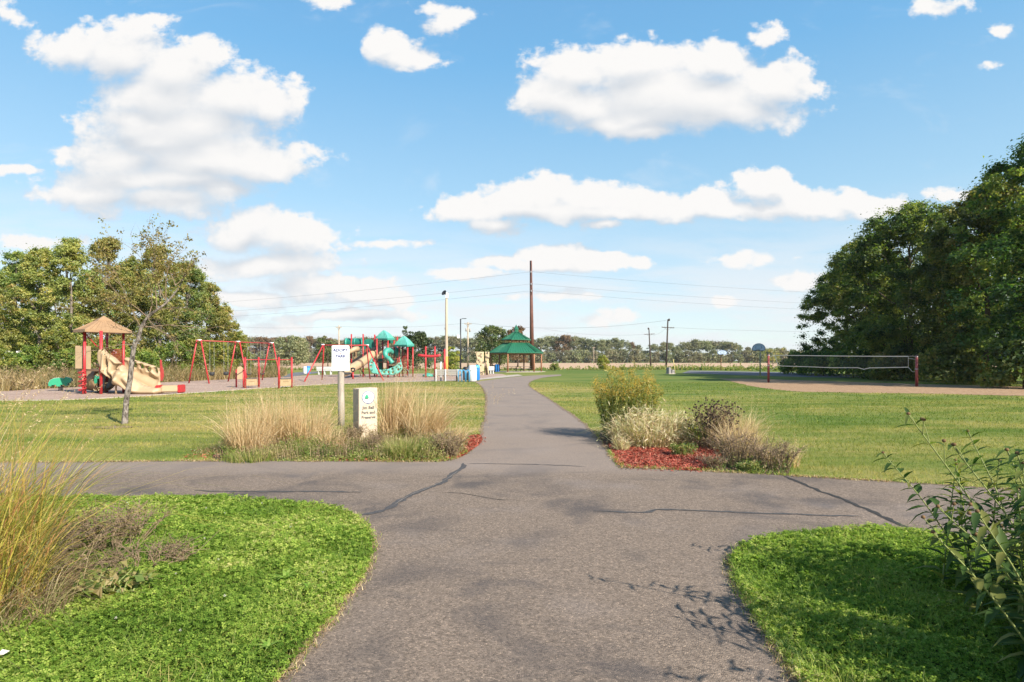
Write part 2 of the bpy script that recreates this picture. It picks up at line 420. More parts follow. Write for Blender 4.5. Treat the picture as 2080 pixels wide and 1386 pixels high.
grain('mulch_base', [(0.12, 0.034, 0.02), (0.26, 0.055, 0.035), (0.36, 0.085, 0.055)], 45, big=3)
leafmat('mulch_chip', [(0.13, 0.032, 0.02), (0.36, 0.068, 0.042), (0.47, 0.11, 0.07), (0.32, 0.16, 0.10)], 0.0)

# ------------------------------------------------------------------ the setting
def flat(name, poly, z, mat, kind='structure'):
    bm = bmesh.new(); bm.faces.new([bm.verts.new((x, y, z)) for x, y in poly]); bmesh.ops.triangulate(bm, faces=bm.faces)
    for f in bm.faces:
        if f.normal.z < 0: f.normal_flip()
    me = bpy.data.meshes.new(name); bm.to_mesh(me); bm.free()
    return tag(link(name, me, M[mat]), kind=kind)
def rough_edge(poly, step=0.12, amp=0.018, near=30):
    out = []
    for i in range(len(poly)):
        a, b = np.array(poly[i], float), np.array(poly[(i + 1) % len(poly)], float); L = np.linalg.norm(b - a)
        k = max(1, int(min(L / step, 120))) if a[1] < near else max(1, int(L / 1.5))
        nrm = np.array([-(b - a)[1], (b - a)[0]]) / max(L, 1e-6)
        for j in range(k):
            p = a + (b - a) * j / k
            out.append(tuple(p + nrm * (mnoise.noise((p[0] * 3, p[1] * 3, 0)) * 1.6 + mnoise.noise((p[0] * 11, p[1] * 11, 3))) * amp))
    return out
def spline(pts, sub=5):
    """Catmull-Rom through open points"""
    p = [np.array(q, float) for q in pts]; p = [2 * p[0] - p[1]] + p + [2 * p[-1] - p[-2]]; out = []
    for i in range(1, len(p) - 2):
        for j in range(sub):
            t = j / sub; a, b, c, d = p[i - 1:i + 3]
            out.append(0.5 * ((2 * b) + (c - a) * t + (2 * a - 5 * b + 4 * c - d) * t * t + (3 * b - a - 3 * c + d) * t ** 3))
    out.append(p[-2]); return [tuple(q) for q in out]

flat('ground', [(-1500, -200), (1500, -200), (1500, 3000), (-1500, 3000)], 0.0, 'lawn_ground')
flat('field', [(-900, 118), (-60, 121), (10, 118), (60, 126), (140, 132), (900, 140), (900, 452), (-900, 452)], 0.03, 'crop_field')

BACK_L = [(-14.0, 9.95), P(75, 940), P(380, 937.5), P(640, 938), P(880, 938.5)]
left_edge = spline([P(880, 938.5), P(925, 932), P(958, 910), P(975, 885), P(985, 850), P(987, 815), P(984, 795), P(975, 782.5), P(966, 776)])
far_edge = spline([P(966, 776), P(1000, 771.5), P(1026, 768), P(1060, 764.5), P(1105, 762.2), P(1140, 761)])
bend = spline([P(1140, 763.6), P(1107, 767), P(1085, 772.5), P(1074, 780), P(1080, 789), P(1110, 808), P(1140, 828), P(1170, 848), P(1203, 878), P(1225, 905), P(1245, 932), P(1262, 951)])
back_r = [P(1262, 951), P(1400, 956), P(1580, 966), P(1800, 979), P(2080, 997), (14, 7.3), (14, 4.9)]
front_r = spline([P(2080, 1115), P(1900, 1092), P(1800, 1083.5), P(1700, 1084.5), P(1600, 1093), P(1530, 1108), P(1495, 1128), P(1487, 1152), P(1495, 1185), P(1515, 1228), P(1545, 1278), P(1580, 1326), P(1622, 1386)])
front_l = spline([P(565, 1386), P(640, 1298), P(700, 1225), P(738, 1172), P(754, 1130), P(752, 1090), P(735, 1063), P(700, 1044), P(640, 1030), P(520, 1020), P(350, 1016), P(75, 1017)])
PATH = BACK_L[:-1] + left_edge[:-1] + far_edge + bend[:-1] + back_r + front_r + [(1.62, 2.4), (1.75, -4), (-1.35, -4), (-1.15, 2.6)] + front_l + [(-14, 7.15)]
PATH_R = rough_edge(PATH)
path = flat('path', PATH_R, 0.006, 'asphalt')

def ribbon(name, pts, width, z, mat, parent=None, wob=0.35, seed=0, step=0.03):
    """a strip of irregular width along a polyline on the ground"""
    pts = spline(pts, 8); P2 = []
    for i in range(len(pts) - 1):
        a, b = np.array(pts[i]), np.array(pts[i + 1]); k = max(1, int(np.linalg.norm(b - a) / step))
        P2 += [a + (b - a) * j / k for j in range(k)]
    P2.append(np.array(pts[-1])); vs = []; n = len(P2)
    for i, p in enumerate(P2):
        tdir = P2[min(i + 1, n - 1)] - P2[max(i - 1, 0)]; tdir = tdir / max(np.linalg.norm(tdir), 1e-9); nr = np.array([-tdir[1], tdir[0]])
        q = p + nr * width * 0.8 * mnoise.noise((i * step * 2.2, seed, 0))
        e = min(1, i * step / 0.15, (n - 1 - i) * step / 0.15)
        for s_ in (1, -1):
            w = width * 0.5 * max(0.08, (1 + wob * 2 * mnoise.noise((i * step * 9, seed + 5 * s_, 1)))) * (0.25 + 0.75 * e)
            r = q + nr * s_ * w; vs.append((r[0], r[1], z))
    fs = [(2 * i + 1, 2 * i + 3, 2 * i + 2, 2 * i) for i in range(n - 1)]
    me = bpy.data.meshes.new(name); me.from_pydata(vs, [], fs); me.update()
    return link(name, me, M[mat], parent)
S1 = [P(941, 942), P(930, 958), P(905, 976), P(870, 993), P(836, 1006), P(800, 1028), P(770, 1041), P(728, 1048)]
ribbon('crack', S1, 0.085, 0.010, 'tar', path, 0.5, 1)
ribbon('sealant', S1[1:-2], 0.012, 0.014, 'sealant', path, 0.9, 1.2)
S2 = [P(1592, 968), P(1640, 988), P(1700, 1011), P(1740, 1027), P(1800, 1055), P(1858, 1080), P(1890, 1093)]
ribbon('crack', S2, 0.06, 0.010, 'crack_dark', path, 0.6, 3)
ribbon('crack', [P(1205, 1039), P(1300, 1043), P(1340, 1036), P(1400, 1038), P(1480, 1042), P(1600, 1046), P(1745, 1050)], 0.05, 0.010, 'tar', path, 0.8, 4)
ribbon('sealant', [P(1300, 1043), P(1340, 1036), P(1400, 1038), P(1430, 1040)], 0.012, 0.014, 'sealant', path, 0.9, 4)
ribbon('crack', [P(948, 943), P(1010, 943.5), P(1100, 945), P(1190, 949)], 0.03, 0.010, 'tar', path, 0.8, 5)
ribbon('crack', [P(880, 1001), P(940, 1004), P(1010, 1016), P(1060, 1018)], 0.012, 0.010, 'crack_dark', path, 0.8, 6)
ribbon('crack', [P(395, 998), P(500, 1000), P(640, 1000), P(735, 1001)], 0.05, 0.010, 'tar', path, 0.9, 9)

CHIPS = [(-70, 24), P(-200, 816), P(0, 814), P(170, 811), P(400, 797.5), P(640, 782), P(880, 774.3), P(962, 772.4)] + \
        [P(985, 770.5), P(1010, 766), P(1030, 763.5), P(1020, 760), P(985, 758.5), P(900, 759), P(760, 760), P(650, 762), P(575, 765), P(450, 770.5), P(330, 777), P(150, 787), P(0, 795), P(-200, 800), (-75, 29)]
flat('playground_chips', CHIPS, 0.008, 'wood_chips')
def edging(name, pts, w, z0, z1, mat):
    pts = spline(pts, 4); l, r = [], []
    for i, p in enumerate(pts):
        a, b = np.array(pts[max(i - 1, 0)]), np.array(pts[min(i + 1, len(pts) - 1)]); tdir = (b - a) / np.linalg.norm(b - a); nr = np.array([-tdir[1], tdir[0]])
        l.append(tuple(np.array(p) + nr * w / 2)); r.append(tuple(np.array(p) - nr * w / 2))
    n = len(pts); vs = [(x, y, z1) for x, y in l] + [(x, y, z1) for x, y in r] + [(x, y, z0) for x, y in l] + [(x, y, z0) for x, y in r]; fs = []
    for i in range(n - 1): fs += [(i, i + 1, n + i + 1, n + i), (2 * n + i, 2 * n + i + 1, i + 1, i), (n + i, n + i + 1, 3 * n + i + 1, 3 * n + i)]
    mb = MB(); mb.add(vs, fs); return tag(mb.build(name, M[mat]), kind='structure')
edging('kerb', [P(-200, 816.5), P(0, 814.5), P(170, 811.5), P(400, 798), P(640, 782.4), P(800, 776.6)], 0.12, -0.02, 0.03, 'concrete')
flat('pavement', [P(800, 776.8), P(880, 774.9), P(905, 774.2), P(968, 772.6), P(985, 771), P(1026, 767.2), P(1062, 763.2), P(1052, 761.2), P(1012, 764.4), P(985, 768.2), P(940, 771), P(900, 772.6), P(800, 775.6)], 0.016, 'concrete')
flat('access_road', [P(548, 767.8), P(585, 766.5), P(660, 756), P(640, 755.2), P(600, 757)], 0.012, 'court_asphalt')

sand = spline([P(1462, 769.8), P(1490, 776), P(1522, 784), P(1600, 794.5), P(1700, 797.5), P(1900, 800.5), P(2080, 804.5), P(2300, 808)]) + [P(2300, 790)] + spline([P(2080, 786.5), P(1900, 781.5), P(1750, 777), P(1600, 772), P(1520, 769.6), P(1462, 769.4)])
SAND = rough_edge(sand, 0.6, 0.12, 60)
flat('sand_court', SAND, 0.008, 'court_sand')
flat('basketball_court', [P(1385, 758.2), P(1510, 762.5), P(1640, 766.5), P(1760, 768), P(1800, 763), P(1600, 756.5), P(1400, 753)], 0.008, 'court_asphalt')

# clover verges
VERGE_L = [(-14, 7.0)] + [tuple(np.array(p)) for p in front_l[::-1]] + [(-1.3, 2.55), (-14, 2.0)]
VERGE_R = [(x, y) for x, y in front_r] + [(1.5, 2.3), (10, 1.4), (12, 4.7)]
flat('verge', VERGE_L, 0.003, 'clover_soil'); flat('verge', VERGE_R, 0.003, 'clover_soil')
BED_L = spline([P(432, 933), P(470, 936.5), P(640, 937), P(880, 937.5), P(945, 924), P(970, 896), P(955, 886), P(900, 880), P(760, 878), P(560, 890), P(490, 904), P(432, 926)])
BED_R = spline([P(1215, 889), P(1238, 915), P(1262, 949), P(1400, 954.5), P(1500, 960), P(1585, 965.5), P(1602, 955), P(1570, 920), P(1500, 892), P(1380, 872), P(1280, 868), P(1222, 874)])
flat('planting_bed', BED_L, 0.010, 'bed_soil'); flat('planting_bed', BED_R, 0.010, 'bed_soil')

# ------------------------------------------------------------------ sky, sun, camera
SUN_EL = math.radians(34); TO_SUN = Vector((0.71, -0.70, 0)).normalized() * math.cos(SUN_EL) + Vector((0, 0, math.sin(SUN_EL)))
EXPOSURE = 0.95
def build_world():
    w = bpy.data.worlds.new('World'); SC.world = w; w.use_nodes = True; t = NT(w.node_tree)
    sky = t.n('ShaderNodeTexSky'); sky.sky_type = 'NISHITA'; sky.sun_disc = False
    sky.sun_elevation = SUN_EL; sky.sun_rotation = math.atan2(TO_SUN.x, TO_SUN.y)
    sky.air_density = 1.0; sky.dust_density = 0.4; sky.ozone_density = 1.6
    geo = t.n('ShaderNodeTexCoord'); d = geo.outputs['Generated']
    s = t.n('ShaderNodeSeparateXYZ'); t.l(d, s.inputs[0])
    fy = t.math('MAXIMUM', s.outputs[1], 0.05)
    cmb = t.n('ShaderNodeCombineXYZ'); t.l(t.math('DIVIDE', s.outputs[0], fy), cmb.inputs[0]); t.l(t.math('DIVIDE', s.outputs[2], fy), cmb.inputs[1])
    p0 = cmb.outputs[0]                                   # bearing / elevation slopes of this direction of the sky
    # each cloud: puffs (bearing, elevation, half width, half height), measured in thousandths
    puffs = []
    for x, y, a, b in CLOUDS: k = (x, y) in WISPS; puffs.append(((x - CX) / F, (YH - y) / F, a * (1.5 if k else 1.18) / F, b * (1.6 if k else 1.22) / F, 0.42 if k else 0.0))
    gr = bpy.data.node_groups.new('cloud_density', 'ShaderNodeTree'); g = NT(gr)
    gr.interface.new_socket('p', in_out='INPUT', socket_type='NodeSocketVector'); gr.interface.new_socket('d', in_out='OUTPUT', socket_type='NodeSocketFloat')
    gi = g.n('NodeGroupInput'); go = g.n('NodeGroupOutput'); p = gi.outputs[0]
    _, wc = g.noise(p, 7.0, 5, 0.6)
    wv = g.vmath('SUBTRACT', wc, (0.5, 0.5, 0.5)); q0 = g.vmath('MULTIPLY_ADD', wv, (0.085, 0.045, 0), p)
    acc = None
    for (x, y, a, b, thin_) in puffs:
        q = g.vmath('MULTIPLY_ADD', q0, (1 / a, 1 / b, 0), (-x / a, -y / b, 0)); r = g.vmath('DOT_PRODUCT', q, q)
        if thin_: r = g.math('ADD', r, thin_)                 # a thin, torn wisp rather than a full cloud
        if acc is None: acc = r
        else:
            nd = g.nt.nodes.new('ShaderNodeMath'); nd.operation = 'SMOOTH_MIN'; g.l(acc, nd.inputs[0]); g.l(r, nd.inputs[1]); nd.inputs[2].default_value = 0.35; acc = nd.outputs[0]
    acc = g.math('POWER', g.math('MAXIMUM', acc, 0.0), 0.5)
    f1, _ = g.noise(g.vmath('MULTIPLY', p, (1, 1.5, 1)), 12.0, 9, 0.60, 0.1); f2, _ = g.noise(p, 45.0, 4, 0.5)
    inner = g.smooth(acc, 0.15, 0.95)                    # puffy rims, solid hearts
    n = g.math('ADD', g.math('MULTIPLY', g.math('SUBTRACT', f1, 0.5), 1.75), g.math('MULTIPLY', g.math('SUBTRACT', f2, 0.5), 0.42))
    g.l(g.math('ADD', g.math('MULTIPLY', g.math('SUBTRACT', 1.08, acc), 0.75), g.math('MULTIPLY', n, inner)), go.inputs[0])
    def dens(vec):
        nd = t.nt.nodes.new('ShaderNodeGroup'); nd.node_tree = gr; t.l(vec, nd.inputs[0]); return nd.outputs[0]
    d0 = dens(p0); d1 = dens(t.vmath('ADD', p0, (0.010, 0.036, 0)))
    lit = t.math('SUBTRACT', d0, d1)                      # + on sun-facing (upper) rims, - on the undersides
    shade = t.smooth(lit, 0.38, -0.45)
    mx_ = t.nt.nodes.new('ShaderNodeMix'); mx_.data_type = 'FLOAT'; t.l(shade, mx_.inputs[0]); t.l(t.smooth(d0, -0.02, 0.26), mx_.inputs[2]); t.l(t.smooth(d0, -0.03, 0.62), mx_.inputs[3]); mask = mx_.outputs[0]
    ccol = t.mix(shade, (1.0, 0.985, 0.97), (0.66, 0.71, 0.775))
    # thin veil of small cumulus toward the horizon
    hz = t.vmath('MULTIPLY', p0, (2.2, 14.0, 1)); fh, _ = t.noise(hz, 1.6, 6, 0.6, 0.3)
    low = t.math('MULTIPLY', t.smooth(s.outputs[2], 0.26, 0.05), t.smooth(fh, 0.36, 0.60))
    thin = t.math('MULTIPLY', t.smooth(t.noise(t.vmath('MULTIPLY', p0, (3, 6, 1)), 1.7, 7, 0.62, 0.8)[0], 0.56, 0.80), 0.28)
    # overhead and behind the viewer: scattered cumulus on a cloud deck
    dz = t.math('ADD', t.math('MAXIMUM', s.outputs[2], 0.0), 0.12); cb = t.n('ShaderNodeCombineXYZ')
    t.l(t.math('DIVIDE', s.outputs[0], dz), cb.inputs[0]); t.l(t.math('DIVIDE', s.outputs[1], dz), cb.inputs[1])
    fb, _ = t.noise(cb.outputs[0], 1.1, 6, 0.55)
    back = t.math('MULTIPLY', t.smooth(fb, 0.52, 0.66), t.smooth(s.outputs[1], 0.35, 0.0))
    front = t.smooth(s.outputs[1], 0.10, 0.30)
    mask = t.math('MULTIPLY', mask, front)
    lowm = t.math('MULTIPLY', t.math('MAXIMUM', t.math('MULTIPLY', low, 0.85), thin), front)
    # clear air: physical sky, washed toward the horizon
    sc = t.vmath('MULTIPLY', sky.outputs[0], (SKY_STR,) * 3)
    air = t.ramp(s.outputs[2], [(0.0, (0.41, 0.475, 0.49)), (0.10, (0.36, 0.445, 0.49)), (0.25, (0.225, 0.38, 0.49)), (0.45, (0.105, 0.285, 0.475)), (1.0, (0.03, 0.11, 0.30))])
    hazec = t.mix(0.72, sc, air)
    CB = CLOUD_LUM
    cc = t.vmath('MULTIPLY', ccol, (CB,) * 3)
    c = t.mix(lowm, hazec, (CB * 0.90, CB * 0.93, CB * 0.965))
    c = t.mix(back, c, (CB * 0.85, CB * 0.87, CB * 0.9))
    c = t.mix(mask, c, cc)
    bg = t.n('ShaderNodeBackground'); t.l(c, bg.inputs[0]); bg.inputs[1].default_value = 1.0
    o = t.n('ShaderNodeOutputWorld'); t.l(bg.outputs[0], o.inputs['Surface'])
    w.cycles.sampling_method = 'MANUAL'; w.cycles.sample_map_resolution = 512
CLOUDS = [  # photo measurements: centre x, y, half width, half height
 (1125, 192, 75, 42), (1200, 215, 110, 48), (1290, 240, 120, 34), (520, 335, 100, 36), (480, 325, 150, 40), (550, 540, 150, 26), (650, 580, 140, 18), (480, 600, 110, 16), (760, 602, 90, 14), (700, 640, 150, 12), (420, 640, 110, 14), (310, 255, 140, 55), (320, 290, 150, 40), (430, 300, 130, 40), (250, 365, 170, 30), (360, 365, 170, 26), (1340, 180, 170, 62), (1440, 190, 150, 50), (1150, 200, 60, 40), (1060, 425, 160, 22), (1240, 432, 150, 16), (1480, 428, 150, 20),
 (150, 98, 75, 40), (255, 105, 120, 55), (365, 140, 90, 62), (330, 195, 130, 70), (475, 205, 105, 62), (550, 222, 62, 45), (400, 255, 150, 50), (270, 240, 70, 28),
 (240, 325, 120, 40), (400, 330, 170, 52), (560, 340, 75, 28), (180, 392, 115, 30), (330, 405, 130, 34), (450, 380, 90, 26),
 (520, 452, 60, 34), (600, 478, 100, 36), (490, 480, 80, 34), (560, 505, 130, 22),
 (790, 92, 50, 34), (830, 118, 65, 20), (920, 40, 55, 20), (865, 15, 40, 12), (660, 4, 55, 14), (310, 36, 40, 12), (25, 32, 34, 20),
 (1165, 150, 85, 48), (1290, 128, 110, 46), (1445, 125, 95, 44), (1575, 175, 95, 48), (1350, 215, 190, 50), (1240, 250, 90, 24), (1480, 225, 150, 42), (1310, 262, 90, 18),
 (950, 428, 85, 28), (1080, 400, 95, 40), (1005, 455, 70, 18), (1200, 405, 85, 34), (1310, 412, 80, 30), (1215, 456, 42, 11), (1130, 430, 120, 22),
 (1440, 412, 62, 28), (1555, 390, 70, 32), (1650, 420, 105, 30), (1775, 412, 75, 26), (1560, 432, 130, 16),
 (1015, 537, 50, 15), (1130, 520, 75, 24), (1215, 532, 80, 20), (1295, 535, 30, 14), (1130, 545, 100, 12),
 (1525, 530, 70, 13), (1620, 570, 45, 18), (1472, 606, 30, 9), (1925, 392, 42, 13), (1910, 18, 48, 22), (2035, 62, 28, 12), (2000, 132, 26, 8), (1565, 66, 46, 18),
 (90, 488, 70, 13), (470, 545, 110, 22), (590, 566, 95, 16), (755, 574, 50, 13), (770, 500, 60, 9), (640, 606, 160, 16), (950, 560, 70, 10), (1220, 648, 60, 14), (560, 656, 90, 12), (1130, 602, 90, 10), (30, 345, 60, 10),
]
WISPS = {(920, 40), (865, 15), (660, 4), (310, 36), (25, 32), (1910, 18), (2035, 62), (2000, 132), (1565, 66), (30, 345), (1925, 392), (1472, 606), (1620, 570), (770, 500), (950, 560), (1220, 648), (560, 656), (1130, 602), (90, 488), (755, 574), (640, 606), (1525, 530), (590, 566), (470, 545), (560, 505)}
SKY_STR, CLOUD_LUM = 0.10, 0.505
def build_light_camera():
    sd = bpy.data.lights.new('sun', 'SUN'); sd.energy = 4.9; sd.angle = math.radians(0.53); sd.color = (1.0, 0.935, 0.82)
    so = bpy.data.objects.new('sun', sd); COL.objects.link(so); so.rotation_euler = TO_SUN.to_track_quat('Z', 'Y').to_euler(); so.location = (20, -20, 30)
    cd = bpy.data.cameras.new('camera'); co = bpy.data.objects.new('camera', cd); COL.objects.link(co)
    co.location = (0, 0, H); co.rotation_euler = (math.pi / 2, 0, 0)
    cd.sensor_fit = 'HORIZONTAL'; cd.sensor_width = 36; cd.lens = 36 * F / 2080
    cd.shift_y = (YH - 693) / 2080; cd.clip_start = 0.05; cd.clip_end = 6000
    SC.camera = co
    vs = SC.view_settings; vs.view_transform = 'Standard'; vs.look = 'None'; vs.exposure = EXPOSURE; vs.gamma = 1.0; vs.use_curve_mapping = False
    SC.display_settings.display_device = 'sRGB'
    cy = SC.cycles; cy.max_bounces = 6; cy.diffuse_bounces = 3; cy.glossy_bounces = 2; cy.transmission_bounces = 3; cy.transparent_max_bounces = 6; cy.caustics_reflective = False; cy.caustics_refractive = False
build_world(); build_light_camera()
# ------------------------------------------------------------------ ground cover (nobody could count it)
leafmat('clover', [(0.066, 0.122, 0.020), (0.135, 0.222, 0.035), (0.220, 0.315, 0.052), (0.335, 0.40, 0.085), (0.43, 0.40, 0.16)], 0.35, gloss=0.0)
leafmat('dry_blade', [(0.25, 0.155, 0.082), (0.45, 0.295, 0.162), (0.58, 0.42, 0.25), (0.66, 0.53, 0.34)], 0.3)
leafmat('pale_blade', [(0.30, 0.20, 0.12), (0.46, 0.33, 0.20), (0.56, 0.44, 0.28), (0.44, 0.44, 0.22), (0.64, 0.54, 0.38)], 0.3)
leafmat('green_blade', [(0.10, 0.17, 0.026), (0.17, 0.25, 0.04), (0.28, 0.31, 0.06), (0.42, 0.34, 0.12)], 0.35)
leafmat('prairie_blade', [(0.11, 0.09, 0.045), (0.17, 0.20, 0.035), (0.33, 0.31, 0.05), (0.50, 0.39, 0.08), (0.48, 0.30, 0.12), (0.44, 0.20, 0.09)], 0.35)
leafmat('weed_green', [(0.06, 0.11, 0.02), (0.12, 0.18, 0.032), (0.21, 0.25, 0.05), (0.32, 0.28, 0.10), (0.40, 0.31, 0.16)], 0.35)
leafmat('weed_brown', [(0.12, 0.08, 0.045), (0.21, 0.145, 0.08), (0.31, 0.22, 0.125), (0.30, 0.26, 0.12)], 0.2)
leafmat('meadow', [(0.11, 0.11, 0.04), (0.20, 0.16, 0.065), (0.34, 0.24, 0.105), (0.46, 0.32, 0.16)], 0.3)
leafmat('flower_white', [(0.40, 0.38, 0.32), (0.52, 0.50, 0.45)], 0.2)

def clover_patch(poly, xr, yr, dens, rng, lumps=1.0):
    """trifoliate leaves on a lumpy mat plus grass blades; returns meshes"""
    lo, hi = (xr[0], yr[0]), (xr[1], yr[1])
    n = int(dens * (hi[0] - lo[0]) * (hi[1] - lo[1])); p = rng.uniform(lo, hi, size=(n, 2))
    q = p + rng.normal(size=p.shape) * 0.02
    p = p[in_poly(q, poly)]
    # thin out with distance
    keep = rng.random(len(p)) < np.clip(3.6 / p[:, 1], 0.35, 1) ** 1.2; p = p[keep]; n = len(p)
    hgt = 0.02 + 0.055 * vnoise(p[:, 0], p[:, 1], 0.30, 1) * lumps + 0.03 * vnoise(p[:, 0], p[:, 1], 0.07, 2)
    hgt = hgt * rng.uniform(0.45, 1.15, n)
    size = 0.0108 * rng.uniform(0.7, 1.35, n) * np.clip(p[:, 1] / 3.6, 1, 1.6)
    c = np.column_stack([p, hgt])
    nr = unit(np.array([0, 0, 1.0]) + rng.normal(size=(n, 3)) * 0.42)
    a0 = rng.random(n) * 2 * np.pi
    ux = unit(np.cross(nr, np.column_stack([np.cos(a0), np.sin(a0), np.zeros(n)]))); uy = np.cross(nr, ux)
    vs, rn = [], []; base = vnoise(p[:, 0], p[:, 1], 0.35, 5) * 0.38 + vnoise(p[:, 0], p[:, 1], 1.1, 6) * 0.30 + rng.random(n) * 0.55 - 0.14
    for k in range(3):
        a = 2 * np.pi * k / 3; dr = ux * math.cos(a) + uy * math.sin(a); pe = -ux * math.sin(a) + uy * math.cos(a); s = size[:, None]
        vs.append(np.stack([c, c + dr * s * 0.75 + pe * s * 0.52 + nr * s * 0.15, c + dr * s * 1.18 - nr * s * 0.05, c + dr * s * 0.75 - pe * s * 0.52 + nr * s * 0.15], 1)); rn.append(base)
    v = np.concatenate(vs).reshape(-1, 3); f = np.arange(len(v)).reshape(-1, 4)
    return v, f, np.concatenate(rn), p
def grass_in(poly, xr, yr, dens, rng, h=(0.06, 0.13), w=0.0045, lean=0.6):
    lo, hi = (xr[0], yr[0]), (xr[1], yr[1]); n = int(dens * (hi[0] - lo[0]) * (hi[1] - lo[1])); p = rng.uniform(lo, hi, size=(n, 2)); p = p[in_poly(p, poly)]
    n = len(p); b = np.column_stack([p, np.zeros(n)])
    v, f = blades(b, rng.uniform(*h, n), rng.random(n) * 6.283, rng.uniform(0.1, lean * 2, n), np.full(n, w) * rng.uniform(0.7, 1.4, n), rng, 2)
    r = np.repeat(np.clip(vnoise(p[:, 0], p[:, 1], 0.5, 9) * 0.6 + rng.random(n) * 0.5 - 0.1, 0, 1), 2)
    return v, f, r
rng = np.random.default_rng(11)
def stuff(name, me, mat): return tag(link(name, me, M[mat]), kind='stuff')
vl, fl, rl, pl = clover_patch(VERGE_L, (-6.2, -0.9), (2.7, 7.3), 9000, rng)
vr, fr, rr, pr = clover_patch(VERGE_R, (1.2, 6.0), (2.5, 6.0), 8200, rng)
v, f, r = join([(vl, fl, rl), (vr, fr, rr)]); stuff('clover', np_mesh('clover', v, f, r), 'clover')
parts = [grass_in(VERGE_L, (-6.2, -0.9), (2.7, 7.3), 1500, rng, (0.05, 0.12), 0.004), grass_in(VERGE_R, (1.2, 6.0), (2.4, 6.0), 1500, rng, (0.06, 0.15), 0.0042)]
# coarse grass where the verges meet the asphalt
edge = [q for q in PATH_R if 2.4 < q[1] < 11 and abs(q[0]) < 12]
e = np.array(edge); ei = rng.integers(0, len(e), 16000); ep = e[ei] + rng.normal(size=(16000, 2)) * 0.035
okm = ~in_poly(ep, PATH_R) | (rng.random(16000) < 0.25); ep = ep[okm]; n = len(ep)
hh = rng.uniform(0.03, 0.085, n)
bv, bf = blades(np.column_stack([ep, np.zeros(n)]), hh, rng.random(n) * 6.283, rng.uniform(0.2, 1.3, n), np.full(n, 0.0045) * np.clip(ep[:, 1] / 4, 1, 2.2), rng, 2)
parts.append((bv, bf, np.repeat(rng.random(n) * 0.8 + 0.1, 2)))
v, f, r = join(parts); stuff('grass', np_mesh('grass', v, f, r), 'green_blade')
# dead thatch and grit along the asphalt edges
ei = rng.integers(0, len(e), 15000); ep = e[ei] + rng.normal(size=(15000, 2)) * 0.03; n = len(ep)
ep = ep[vnoise(ep[:, 0], ep[:, 1], 0.6, 12) > 0.38]; n = len(ep)
bv, bf = blades(np.column_stack([ep, np.full(n, 0.008)]), rng.uniform(0.02, 0.06, n), rng.random(n) * 6.283, rng.uniform(0.6, 2.2, n), np.full(n, 0.004) * np.clip(ep[:, 1] / 4, 1, 2.2), rng, 2, 0.4)
stuff('dead_grass', np_mesh('dead_grass', bv, bf, np.repeat(rng.random(n), 2)), 'dry_blade')
def soil_edge(pts, w=0.05):
    o = ribbon('soil_edge', pts, w, 0.011, 'edge_soil', None, 0.9, 3.3, 0.04); tag(o, kind='structure')
soil_edge(front_l[::-1]); soil_edge(front_r[::-1]); soil_edge(left_edge, 0.08); soil_edge(bend, 0.08); soil_edge(BACK_L[1:], 0.06); soil_edge(back_r[:5], 0.06)
# small white clover heads
pk = pl[rng.random(len(pl)) < 0.00022]; pk = pk[(pk[:, 1] > 3.0)]
pk = np.concatenate([pk, scatter([P(300, 940), P(690, 900), P(600, 870), P(250, 900)], 1.2, rng)])
c = np.column_stack([pk, np.full(len(pk), 0.105)]); v, f, r = clump_leaves(c, np.full(len(c), 0.008), 12, 0.009, rng, 0.9)
stuff('clover_flowers', np_mesh('clover_flowers', v, f, r), 'flower_white')

# mown lawn: blades near, tufts farther
def lawn(bands):
    out = []
    for y0, y1, dens, h, w in bands:
        xm = 1.0 * y1; n = int(dens * 2 * xm * (y1 - y0)); p = np.column_stack([rng.uniform(-xm, xm, n), rng.uniform(y0, y1, n)])
        p = p[np.abs(p[:, 0]) < 0.92 * p[:, 1] + 1]
        bad = in_poly(p, PATH) | in_poly(p, VERGE_L) | in_poly(p, VERGE_R)
        for poly in (BED_L, BED_R): bad |= in_poly(p, poly)
        if y1 > 22: bad |= in_poly(p, CHIPS) | in_poly(p, SAND)
        p = p[~bad]; n = len(p); b = np.column_stack([p, np.zeros(n)])
        hh = rng.uniform(0.5, 1.25, n) * h * (0.7 + 0.6 * vnoise(p[:, 0], p[:, 1], 1.3, 3))
        v, f = blades(b, hh, rng.random(n) * 6.283, rng.uniform(0.2, 1.1, n), np.full(n, w) * rng.uniform(0.7, 1.4, n), rng, 1)
        out.append((v, f, np.clip(rng.random(n) * 0.75 + 0.35 * (vnoise(p[:, 0], p[:, 1], 0.35, 8) - 0.4), 0, 1)))
    return join(out)
v, f, r = lawn([(6.5, 11, 900, 0.045, 0.006), (11, 16, 420, 0.05, 0.010), (16, 26, 150, 0.055, 0.018), (26, 46, 34, 0.06, 0.035)])
stuff('lawn_grass', np_mesh('lawn_grass', v, f, r), 'lawn_blades')

